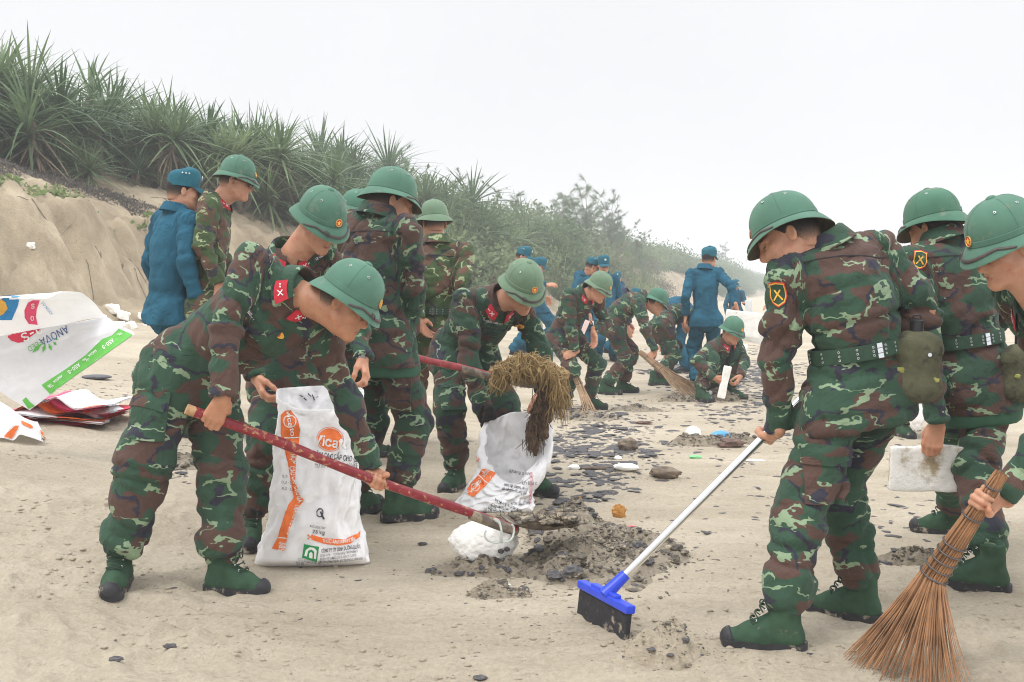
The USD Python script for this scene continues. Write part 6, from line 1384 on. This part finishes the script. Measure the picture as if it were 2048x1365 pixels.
w0, w1 = at(1808, 1196, 3.15), at(1902, 1228, 3.12); part(tF, 'tie_wire', tube([w0 + (w1 - w0) * k + np.array([0, -.028 * math.sin(math.pi * k), -.008 * math.sin(math.pi * k) + .002 * (-1) ** i]) for i, k in enumerate(np.linspace(0, 1, 22))], .0022, 5), 'chrome', True)
broom('narrow pale broom swept by the soldier behind the seaweed', at(1128, 702, 9.58), at(1158, 768, 9.52), [gb(1172, 842), gb(1198, 838)], 46, 'pale_twig', .020, .030, 5, .005, False, (.2, .4, .6, .8, 1.0))
broom('wide fan shaped twig broom dragged by the sideways bending soldier', at(1280, 705, 10.98), at(1322, 738, 10.9), [gb(1368, 804), gb(1392, 800), gb(1414, 782)], 90, 'pale_twig', .024, .045, 6, .0048, True, (.3, .7, 1.0))
# ------------------------------------------------------------------ canteens
def canteen(label, px, py, Y, yaw, s=1.0, w=.058):
    c = at(px, py, Y); t = based('canteen', label, 'canteen', c); f = Field((-.1, -.08, -.14), (.1, .08, .15), .0045)
    for z in (-.085, .055): pass
    f.cone((-.028, 0, -.075), (.028, 0, -.075), .042, .042, .0); f.cone((-.030, 0, .045), (.030, 0, .045), .040, .040, .03); f.cone((-.034, 0, -.075), (-.034, 0, .05), .036, .036, .03); f.cone((.034, 0, -.075), (.034, 0, .05), .036, .036, .03); f.cone((0, 0, -.07), (0, 0, .05), .045, .045, .03)
    v, fc = f.mesh(); v = v + vnormals(v, fc) * (.006 * (meshkit.fbm(v * 30, 3, 2) - .5))[:, None]; R = rotz(yaw); P = lambda m: (m[0] * s @ R.T + c, m[1]); part(t, 'pouch', P((v, fc)), 'canteen_cloth', True)
    fl = Field((-.1, -.08, .0), (.1, .08, .12), .0045); fl.cone((-.034, 0, .040), (.034, 0, .040), .046, .046, 0); fl.halfspace((0, 0, .022), (0, -.12, -1)); part(t, 'flap', P(fl.mesh()), 'canteen_cloth', True)
    part(t, 'snap', P(tube([(.030, -.048, .028), (.030, -.052, .028)], .006, 12)), 'chrome', 40); part(t, 'neck', P(tube([(0, 0, .07), (0, 0, .105)], [.022, .020], 16)), 'black_plastic', 40); part(t, 'cap', P(tube([(0, 0, .098), (0, 0, .13), (0, 0, .134)], [.021, .021, .016], 16)), 'black_plastic', 40); part(t, 'cap_loop', P(tube([(-.014, 0, .132), (-.01, 0, .146), (.01, 0, .146), (.014, 0, .132)], .003, 6)), 'black_plastic', True)
    for k, (x, z) in enumerate([(-.02, -.06), (.015, -.09), (-.045, -.02), (.04, -.05), (.0, .02)]): part(t, 'pattern_patch', P(lump((x, -.043 + abs(x) * .12, z), (.020, .004, .009), 50 + k, .5, 2)), 'canteen_patch')
canteen('camouflage canteen pouch with black cap on the broom pusher belt', 1832, 726, 3.42, -12, 1.12)
canteen('yellow patched canteen pouch at the belt by the frame edge', 2040, 740, 4.18, 20, 1.1)
# ------------------------------------------------------------------ foam
def foam_piece(name, label, c, size, R, mat, seed, rough=.012, cat='foam'):
    m = trimesh.creation.box(size); 
    for _ in range(4): m = m.subdivide()
    v = np.array(m.vertices); s = np.array(size) / 2; b = min(s) * .35; q = np.clip(v, -s + b, s - b); dlt = v - q; v = q + dlt / (np.linalg.norm(dlt, axis=1, keepdims=True) + 1e-9) * b * (np.linalg.norm(dlt, axis=1, keepdims=True) > 1e-9)
    v = v + (v / np.linalg.norm(v, axis=1, keepdims=True)) * (rough * 2 * (meshkit.fbm(v * (3 / max(size)) + seed, 4, seed) - .5))[:, None]; v = v @ np.asarray(R).T + c
    return top(name, (v, np.array(m.faces)), mat, label, cat, smooth=50)
def rot(ax, deg): return trimesh.transformations.rotation_matrix(math.radians(deg), ax)[:3, :3]
c = ground(968, 1136); c = c + np.array([0, .05, .095]); FB = based('foam_float', 'rounded white foam float with a wire handle beside the shovel', 'float', c)
fv, ff = lump(c, (.150, .115, .100), 5, .13, 5, 1.3, rotz(8)); fv = fv + unit(fv - c)[:, :] * 0 + (fv - c) * (.10 * (meshkit.fbm(fv * 55, 3, 4) - .5) + .06 * (meshkit.fbm(fv * 22, 2, 6) - .5))[:, None]; part(FB, 'float', (fv, ff), 'foam', True)
for k, (px, py) in enumerate([(1002, 1103), (1014, 1099), (960, 1130), (978, 1132), (986, 1136), (948, 1126)]): part(FB, 'barnacle', lump(at(px, py, c[1] - .112 + .03 * (py < 1090)), (.013, .010, .010), 20 + k, .3, 2), 'dark_flake')
wy = c[1] - .19
for pts in ([(972, 1062), (974, 1080), (996, 1086), (1003, 1070), (1000, 1050), (990, 1042)], [(1003, 1086), (1003, 1064), (998, 1044), (988, 1040)], [(1004, 1084), (1022, 1080), (1028, 1062), (1024, 1050)]):
    P = [at(x, y, wy - .01 * (i % 2)) for i, (x, y) in enumerate(pts)]; from_ = np.linspace(0, 1, 18); t_ = np.linspace(0, 1, len(P)); from scipy.interpolate import make_interp_spline
    part(FB, 'wire', tube(make_interp_spline(t_, np.array(P), k=2)(from_), .0045, 8), 'wire_grey', True)
foam_piece('foam_slab', 'sandy white foam slab held by the soldier at the right', at(1870, 938, 4.22), (.37, .06, .19), rotz(-10), 'sandy_foam', 3, .016)
foam_piece('foam_slab', 'big white foam slab leaning against the standing man in teal', at(1485, 648, 11.85), (.42, .07, .30), rot((0, 1, 0), 8), 'foam', 5)
foam_piece('foam_slab', 'white foam slab behind the bigger one carried by teal man', at(1510, 660, 12.05), (.50, .06, .32), rot((0, 1, 0), 14), 'foam', 6)
foam_piece('foam_strip', 'narrow white foam piece in the hands of squatting soldier', at(1449, 764, 10.40), (.08, .045, .34), rot((0, 1, 0), 12), 'foam', 7)
foam_piece('foam_sheet', 'upright grey foam sheet carried by the distant man', at(1498, 617, 24.0), (.16, .05, .40), rot((0, 1, 0), -6), 'grey_foam', 8)
foam_piece('foam_slab', 'white foam block standing behind the squatting soldier', ground(1483, 728) + (0, 0, .16), (.14, .10, .32), rot((0, 1, 0), 8), 'foam', 9)
foam_piece('pale_board', 'pale pink board hanging from a hand behind the sweeper', at(1166, 664, 14.6), (.07, .04, .36), rot((0, 1, 0), 22), 'pale_pink', 10)
def land(px, py):
    d = ray(px, py); tt = np.linspace(3, 45, 4000); P_ = CAM + d * tt[:, None]; uu, ss = us(P_[:, 0], P_[:, 1]); z = np.where(uu < 1.8, np.maximum(dune_z(ss, uu), beach_z(P_[:, 0], P_[:, 1])), beach_z(P_[:, 0], P_[:, 1])); k = np.argmax(P_[:, 2] < z); return P_[k]
rs = np.random.default_rng(14)
for k, (px, py, w, h) in enumerate([(226, 622, .19, .14), (246, 634, .24, .13), (206, 636, .15, .09), (286, 634, .16, .11), (180, 648, .14, .09), (262, 652, .16, .10), (160, 652, .12, .08), (236, 648, .18, .08), (300, 648, .16, .12), (62, 492, .10, .09)]):
    q = land(px, py + 6)
    foam_piece('foam_block', f'{("broken", "squarish", "small", "tilted", "tiny", "flat", "crumbled", "thin", "half hidden", "lonely")[k]} white foam block washed up at the foot of the dune' if k < 9 else 'lonely white scrap stuck high on the sandy bank', q + (0, 0, h * .45), (w, w * .6, h), rotz(rs.uniform(0, 180)) @ rot((1, 0, 0), rs.uniform(-25, 25)), 'foam', 30 + k, .02)
# ------------------------------------------------------------------ things lying on the sand
def on_sand(px, py): q = ground(px, py); q[2] = sand_z(q[0], q[1]); return q
def flake(seed):
    r_ = np.random.default_rng(seed); m = trimesh.creation.icosphere(2, 1.0); v = np.array(m.vertices); a = np.arctan2(v[:, 1], v[:, 0]); out = 1 + .28 * np.sin(a * 2 + r_.uniform(0, 6)) + .18 * np.sin(a * 3 + r_.uniform(0, 6)) + .1 * np.sin(a * 5 + r_.uniform(0, 6)); v[:, :2] *= out[:, None]; v[:, 1] *= r_.uniform(.55, .9)
    v *= 1 + .3 * (meshkit.fbm(v * 2.2 + seed, 3, seed) - .5)[:, None]; v[:, 2] *= .11; return v, np.array(m.faces)
FL = [flake(s) for s in range(8)]
FR = np.random.default_rng(77); spots = []
def cluster(n, cx, cy, rx, ry, s0, s1, bands=0):
    k = 0
    while k < n:
        x, y = FR.normal(0, .55), FR.normal(0, .55)
        if x * x + y * y > 1.6: continue
        px, py = cx + x * rx, cy + y * ry
        if py < 690 or py > 1400: continue
        if bands and meshkit.noise(np.array([[px / 60, py / 11, bands]]), 3)[0] < .42: continue
        spots.append((px, py, FR.uniform(s0, s1) * (1 + .8 * (FR.random() < .12)))); k += 1
cluster(200, 1175, 905, 130, 75, .016, .062, 1); cluster(150, 1150, 965, 110, 50, .014, .052, 2); cluster(60, 1330, 900, 160, 70, .010, .035, 3); cluster(50, 1450, 1000, 160, 120, .010, .030); cluster(26, 1820, 1000, 140, 90, .010, .028); cluster(22, 1850, 1080, 150, 60, .010, .03); cluster(24, 350, 930, 45, 26, .012, .034)
cluster(16, 620, 1180, 420, 120, .005, .014); cluster(12, 1500, 1200, 300, 120, .007, .018)
NEAR = spots[:]; spots = []
cluster(420, 1190, 860, 150, 60, .010, .030, 4); cluster(700, 1510, 745, 110, 60, .012, .055, 5); cluster(420, 1480, 800, 130, 50, .010, .04, 6); cluster(260, 1330, 745, 120, 40, .012, .05, 7); cluster(160, 1560, 860, 140, 80, .008, .028, 8); cluster(500, 1175, 910, 140, 90, .004, .014, 9); cluster(160, 1840, 900, 90, 60, .006, .018); cluster(160, 900, 1230, 700, 150, .002, .005); cluster(120, 350, 930, 50, 30, .006, .016); cluster(140, 180, 780, 160, 60, .006, .02)
FAR = spots
NEAR.sort(key=lambda a: -(a[1] - 578) * a[2]); FAR += NEAR[300:]; NEAR = NEAR[:300]
FFIRST = {}
for i, (px, py, sz) in enumerate(NEAR):
    q = on_sand(px, py); k = i % 8; t = UsdGeom.Xform.Define(stage, numbered('/World', 'tar_flake')); t.AddTranslateOp().Set(Gf.Vec3d(float(q[0]), float(q[1]), float(q[2] + sz * .045))); t.AddRotateXYZOp().Set(Gf.Vec3f(float(FR.normal(0, 4)), float(FR.normal(0, 4)), float(FR.uniform(0, 360)))); t.AddScaleOp().Set(Gf.Vec3f(sz, sz, sz))
    if k not in FFIRST: ORIGIN[path_of(t)] = np.zeros(3); part(t, 'flake', FL[k], 'dark_flake', 60); FFIRST[k] = t.GetPath()
    else: t.GetPrim().GetReferences().AddInternalReference(FFIRST[k]); t.GetPrim().SetInstanceable(True)
    tag(t, 'flat dark grey flake lying on the pale sand', 'debris flake', 'dark flakes scattered over the beach')
_ms = []
for i, (px, py, sz) in enumerate(FAR):
    q = on_sand(px, py); v, f = FL[i % 8]; _ms.append((v * sz @ rotz(FR.uniform(0, 360)).T + q + np.array([0, 0, sz * .04]), f))
top('fine_debris', cat_mesh(_ms), 'dark_flake', 'countless small dark flakes and crumbs strewn over the sand', kind='stuff')
_cl = []
for k in range(90):
    cx, cy = FR.uniform(-40, 2080), 760 + 600 * FR.random() ** .8; g0 = ground(cx, cy)
    for j in range(int(FR.integers(8, 46))):
        x, y = g0[0] + FR.normal(0, .16), g0[1] + FR.normal(0, .09)
        if y < 2: continue
        s_ = .0022 + .0085 * FR.random() ** 3; _cl.append(lump((x, y, sand_z(x, y) + s_ * .2), (s_ * 1.3, s_, s_ * .6), int(FR.integers(0, 30)), .4, 1, 2.0))
top('sand_clods', cat_mesh(_cl), 'beach_sand', 'small crumbs and clods of sand kicked up over the beach', kind='stuff', smooth=True)
# heaps of sandy weed
def heap(name, label, px, py, rx, ry, h, seed, n, mat='beach_sand', cs=(.012, .045), clump_mat='wet_clump', shape=None):
    c = on_sand(px, py); t = based(name, label, 'debris heap', c); na, nr = 110, 46; th = np.arange(na) * 2 * np.pi / na; R_ = np.linspace(.001, 1, nr)
    edge = 1 + .35 * (meshkit.fbm(np.stack([np.cos(th) * 1.6, np.sin(th) * 1.6, 0 * th + seed], 1), 3, seed) - .5) * 2
    X = c[0] + np.outer(R_, np.cos(th) * edge) * rx; Y = c[1] + np.outer(R_, np.sin(th) * edge) * ry; p = np.stack([X * 9, Y * 9, 0 * X + seed], -1); k = np.cos(np.clip(R_, 0, 1) * np.pi / 2)[:, None] ** .8
    Z = terrain(X, Y) - .006 + h * k * (.25 + 1.3 * meshkit.fbm(p, 4, seed)) + k * .075 * (ridged((p * 2.6).reshape(-1, 3), seed + 3).reshape(X.shape) - .4)
    part(t, 'mound', (np.stack([X, Y, Z], -1).reshape(-1, 3), grid_faces(nr, na, True)[:, ::-1] if False else grid_faces(nr, na, True)), mat, True)
    r_ = np.random.default_rng(seed); cr_ = []
    for i in range(n * 9):
        a, r = r_.uniform(0, 6.28), abs(r_.normal(0, .62)); i0, j0 = int(min(r, 1) * (nr - 1)), int(a / 6.2832 * na) % na; q = c + (np.array([X[i0, j0], Y[i0, j0], 0]) - c) * max(1, r); q[2] = max(Z[i0, j0], sand_z(q[0], q[1])) if r < 1 else sand_z(q[0], q[1]); s_ = cs[0] * r_.uniform(.25, .9)
        cr_.append(lump(q, (s_ * r_.uniform(.8, 2.0), s_ * r_.uniform(.4, .9), s_ * .45), i % 40, .5, 1, 2.0, rotz(r_.uniform(0, 360))))
    tag(part(t, 'crumbs', cat_mesh(cr_), clump_mat), kind='stuff')
    for i in range(n):
        a, r = r_.uniform(0, 6.28), math.sqrt(r_.random()) * 1.02; i0, j0 = int(min(r, 1) * (nr - 1)), int(a / 6.2832 * na) % na; q = np.array([X[i0, j0], Y[i0, j0], Z[i0, j0]]); s = cs[0] + (cs[1] - cs[0]) * r_.random() ** 2
        part(t, 'clump', lump(q + (0, 0, s * .02), (s, s * r_.uniform(.4, 1), s * r_.uniform(.25, .6)), seed * 50 + i, .6, 1 if s < .02 else 2, 2.2, rotz(r_.uniform(0, 360))), clump_mat if r_.random() < .55 else 'dark_flake')
    return t
sand_material('wet_heap_sand', (0.235, 0.20, 0.150), (0.41, 0.355, 0.28), (0.07, 0.06, 0.05))
heap('weed_heap', 'long dark heap of sandy weed beyond the push broom', 1210, 1110, .40, .50, .06, 3, 190, 'wet_heap_sand'); heap('weed_heap', 'heap of dark clumps where the near shovel digs', 1140, 1056, .20, .20, .08, 4, 50, 'wet_heap_sand'); heap('weed_heap', 'low ridge of swept sand between heap and push broom', 1160, 1150, .26, .18, .06, 5, 50, 'wet_heap_sand')
heap('weed_heap', 'flattened dark weed under the foam float', 970, 1146, .24, .07, .035, 6, 44, 'wet_heap_sand', (.01, .032)); heap('weed_heap', 'small pile of pebbly weed with white scraps', 1000, 1190, .13, .055, .03, 7, 30, 'wet_heap_sand', (.008, .026)); heap('weed_heap', 'sandy heap pushed together beside the push broom blade', 1335, 1318, .15, .11, .065, 8, 40, 'beach_sand', (.005, .020), 'wet_clump')
heap('weed_heap', 'small weed pile by the fan broom', 1440, 803, .20, .16, .12, 9, 24, 'wet_heap_sand', (.02, .05)); heap('weed_heap', 'scattered dark crumbs left of the fan broom', 1372, 804, .32, .14, .05, 10, 26, 'wet_heap_sand', (.015, .035)); heap('weed_heap', 'dark swept line at the narrow broom', 1165, 838, .42, .22, .05, 11, 50, 'wet_heap_sand', (.012, .04), 'dark_flake'); heap('weed_heap', 'brown weed under the white ball', 1392, 888, .26, .12, .06, 12, 26, 'wet_heap_sand', (.015, .04)); heap('weed_heap', 'dark weed around the blue float', 1468, 886, .30, .12, .05, 13, 30, 'wet_heap_sand', (.015, .04)); heap('weed_heap', 'low weed mound near the middle of the open sand', 1270, 822, .30, .10, .03, 14, 20, 'wet_heap_sand', (.01, .03)); heap('weed_heap', 'dark crumbly pile behind the near soldier legs', 368, 930, .20, .13, .05, 15, 36, 'wet_heap_sand', (.01, .035))
heap('weed_heap', 'short dark weed line beside the twig broom', 1830, 1128, .22, .06, .03, 16, 22, 'wet_heap_sand', (.01, .028))
def bit(name, label, cat, px, py, radii, mat, seed, rough=.2, yaw=0, lift=.8, sub=3):
    q = on_sand(px, py); top(name, lump(q + (0, 0, radii[2] * lift), radii, seed, rough, sub, 2.2, rotz(yaw)), mat, label, cat, smooth=True)
bit('ball_float', 'white foam ball lying in brown weed', 'float', 1386, 876, (.062, .058, .055), 'clean_foam', 1, .06); bit('oval_float', 'bright blue oval float on the sand', 'float', 1441, 884, (.085, .055, .05), 'float_blue', 2, .05, 10)
bit('brown_rag', 'crumpled brown rag beside the blue float', 'rag', 1462, 894, (.11, .06, .035), 'brown_rag', 3, .5, 20); bit('rag', 'pale brown crumpled bag under the white ball', 'bag', 1400, 886, (.10, .05, .035), 'brown_rag', 31, .5, 5); bit('pink_cap', 'pink plastic cap stuck in the dark weed heap', 'plastic cap', 1264, 1062, (.026, .020, .016), 'cap_pink', 4, .15)
bit('dry_leaf', 'curled orange leaf on the weed heap', 'leaf', 1238, 1048, (.040, .012, .034), 'dry_leaf_orange', 5, .6, 20, 1.6); bit('dry_leaf', 'tiny orange leaf tip left on the dark heap', 'leaf', 1160, 1030, (.010, .008, .024), 'dry_leaf_orange', 6, .5, 0, 2.5)
bit('foam_scrap', 'long white foam scrap on dark flakes', 'foam scrap', 1252, 948, (.085, .032, .025), 'clean_foam', 7, .2, -8); bit('foam_scrap', 'small white foam scrap left of driftwood', 'foam scrap', 1148, 944, (.040, .022, .018), 'clean_foam', 8, .3); bit('foam_scrap', 'white crumb of foam in the flake field', 'foam scrap', 1236, 921, (.026, .02, .016), 'clean_foam', 9, .3); bit('foam_scrap', 'white foam chunk at the tip of the fan broom', 'foam scrap', 1416, 804, (.085, .055, .055), 'clean_foam', 10, .3, 30); bit('foam_scrap', 'thin white sliver near the steel pole', 'foam scrap', 1508, 926, (.075, .018, .010), 'clean_foam', 11, .2, -8)
bit('foam_scrap', 'white scrap in the small pebbly pile left part', 'foam scrap', 984, 1190, (.022, .016, .013), 'clean_foam', 41, .3); bit('foam_scrap', 'white scrap on top of the small pebbly pile', 'foam scrap', 1008, 1178, (.024, .016, .014), 'clean_foam', 42, .3)
bit('green_wrapper', 'crinkled pale green wrapper among flakes', 'wrapper', 1391, 920, (.045, .02, .014), 'litter_green', 12, .5); bit('driftwood', 'short brown log of driftwood on the sand', 'driftwood', 1330, 962, (.105, .042, .036), 'driftwood', 13, .35, -22); bit('driftwood', 'thin brown stick lying across the flakes', 'driftwood', 1200, 944, (.13, .014, .012), 'driftwood', 14, .4, 0); bit('beach_stone', 'knobbly brown stone among the flakes', 'stone', 1255, 902, (.075, .05, .05), 'driftwood', 15, .4); bit('brown_scrap', 'rusty brown scrap beyond the flake field', 'scrap', 1288, 848, (.075, .03, .016), 'brown_rag', 16, .5)
bit('rubber_sole', 'dark grey rubber sole lying below the dune', 'rubber sole', 193, 757, (.13, .07, .022), 'grey_rubber', 17, .08)
for k, (px, py) in enumerate([(340, 1306), (845, 1091), (960, 1348), (232, 1344), (650, 1114)]): bit('dark_lump', ('flat black lump on the near sand below the left soldier', 'small blue black lump between float and tall soldier boots', 'dark lump at the bottom edge of the sand', 'black crumb at the lower left corner', 'dark bit by the large sack seam')[k], 'debris', px, py, (.022, .014, .008), 'dark_flake', 60 + k, .4)
# white sacks farther off
for k, (px, py, w, h, lab) in enumerate([(1340, 742, .42, .16, 'white plastic sack lying behind the fan broom sweeper'), (1096, 712, .30, .34, 'white sack with red print behind the bending gloved soldier')]):
    q = on_sand(px, py); v, f = lump(q + (0, 0, h * .45), (w / 2, w * .35, h / 2), 90 + k, .35, 4, 2.5); t = based('far_sack', lab, 'sack', q); part(t, 'cloth', (v, f), 'white_sack', True)
    if k: part(t, 'red_band', lump(q + (0, -w * .20, h * .35), (w * .42, w * .17, .022), 95, .2, 3), 'red_print', True)
q = at(1834, 820, 8.0); t = based('far_sack', 'half hidden white sack with red label between the two big soldiers', 'sack', q); m_ = lump(q, (.07, .05, .16), 97, .2, 4); part(t, 'cloth', m_, 'white_sack', True); Mz = trimesh.Trimesh(*m_, process=False)
stamp(t, 'red_label', Mz, poly([(1822, 792), (1844, 789), (1845, 806), (1823, 810)]), 'red_print', .004); letters(t, Mz, [('-S', 1827, 806, 10, dict(bold=True))], 'white_ink', .007)
# ------------------------------------------------------------------ badges, tags and pockets on the uniforms
zp = based('steel_pole', 'bright steel pole held by the half hidden soldier between the two big ones', 'pole', at(1900, 735, 7.6)); part(zp, 'pole', tube([at(1850, 668, 7.75), at(1965, 825, 7.45)], .020, 16), 'chrome', 50); part(zp, 'pole_cap', tube([at(1846, 663, 7.755), at(1853, 672, 7.745)], .023, 12), 'black_plastic', 50)
A, Bp, C, D, E, Gp, J = (PEOPLE[k] for k in 'ABCDEGJ')
def oval(w, h, n=18): a = np.linspace(0, 2 * np.pi, n, endpoint=False); v, f = poly(np.stack([w * np.cos(a), h * np.sin(a)], 1)); return np.c_[v, np.zeros(len(v))], f
def flat_text(s, h):
    m = meshkit.text_mesh(s, h, .001, True); v, f = np.array(m.vertices), np.array(m.faces); f = f[(v[f][:, :, 2] < 1e-5).all(1)]; v = v - [v[:, 0].mean(), v[:, 1].mean(), 0]; return v, f
def name_tag(P, px, py, ang, s=1.0, txt='NGUYỄN VĂN'):
    t = P.decal(px, py, .085 * s, .020 * s, ang, 'dark_print', 'name_tag'); 
    P.decal(px, py, 0, 0, ang, 'white_ink', 'name_lettering', off=.0045, shape=flat_text(txt, .011 * s))
def wings(P, px, py, ang):
    P.decal(px, py, 0, 0, ang, 'yellow_enamel', 'badge', off=.004, shape=oval(.034, .014)); P.decal(px, py, 0, 0, ang, 'red_enamel', 'badge_center', off=.0055, shape=oval(.010, .010))
def arm_patch(P, px, py, ang, s=1.0):
    sh_ = lambda k: poly(np.array([(-.034, .045), (0, .052), (.034, .045), (.034, -.015), (.026, -.038), (0, -.052), (-.026, -.038), (-.034, -.015)]) * k * s)
    for k, m, o in ((1.0, 'red_enamel', .004), (.9, 'yellow_enamel', .005), (.8, 'boot_canvas', .006)): v, f = sh_(k); P.decal(px, py, 0, 0, ang, m, 'sleeve_badge', off=o, shape=(np.c_[v, np.zeros(len(v))], f))
    for a in (-35, 35): P.decal(px, py, 0, 0, ang + a, 'yellow_enamel', 'sleeve_badge_mark', off=.007, shape=(lambda v: (np.c_[v[0], np.zeros(len(v[0]))], v[1]))(poly(np.array([(-.003, -.03), (.003, -.03), (.003, .02), (-.003, .02)]) * s)))
for P_, x_, y_, w_, a_ in ((D, 1690, 512, .34, 4), (C, 745, 462, .32, -3), (J, 876, 512, .32, 0), (E, 1900, 512, .30, 3)): P_.decal(x_, y_, w_, .0045, a_, 'black_glove', 'yoke_seam', off=.002, sub=12)
name_tag(A, 512, 642, -55); wings(A, 556, 668, -30); arm_patch(D, 1556, 588, 5, .86); arm_patch(E, 1840, 520, -8, .82)
name_tag(Gp, 985, 645, -12, 1.0, 'TRẦN VĂN'); wings(Gp, 1040, 652, 0); name_tag(Bp, 640, 515, 30, .8, 'LÊ VĂN')
def pocket(P, target, px, py, w, h, ang, mat, flap=.34):
    P.decal(px, py, w, h, ang, mat, 'pocket', target, .007); a = math.radians(ang)
    P.decal(px, py - (h / 2 - h * flap / 2) * 1991 / P.depth * math.cos(a), w * 1.06, h * flap, ang, mat, 'pocket_flap', target, .011)
for P in PEOPLE.values(): P.depth = float(P.pelvis[1])
pocket(A, 'trouser', 292, 830, .15, .19, -8, 'camouflage_0'); pocket(D, 'trouser', 1655, 950, .16, .20, -4, 'camouflage_3'); pocket(C, 'trouser', 790, 790, .15, .18, -4, 'camouflage_2'); pocket(E, 'trouser', 1920, 850, .15, .18, 0, 'camouflage_0'); pocket(Gp, 'trouser', 905, 790, .15, .18, 0, 'camouflage_2')
pocket(A, 'jacket', 530, 660, .11, .11, -50, 'camouflage_0'); pocket(Gp, 'jacket', 975, 668, .12, .12, -10, 'camouflage_2')
q = Bp.wrist['L'] ; fw = unit(Bp.elbow['L'] - q); a = np.linspace(0, 2 * np.pi, 20); X_ = unit(np.cross(fw, [0, 0, 1.0])); Y_ = np.cross(fw, X_)
WT = based('wristwatch', 'steel bracelet watch on the wrist of the sack holding soldier', 'watch', q); part(WT, 'bracelet', tube([q + fw * .012 + X_ * math.cos(t_) * .0315 + Y_ * math.sin(t_) * .0285 for t_ in a], .0075, 6, False), 'steel', False); part(WT, 'dial', tube([q + fw * .012 + np.array([0, -.030, .006]), q + fw * .012 + np.array([0, -.038, .006])], .015, 16), 'steel', 40)
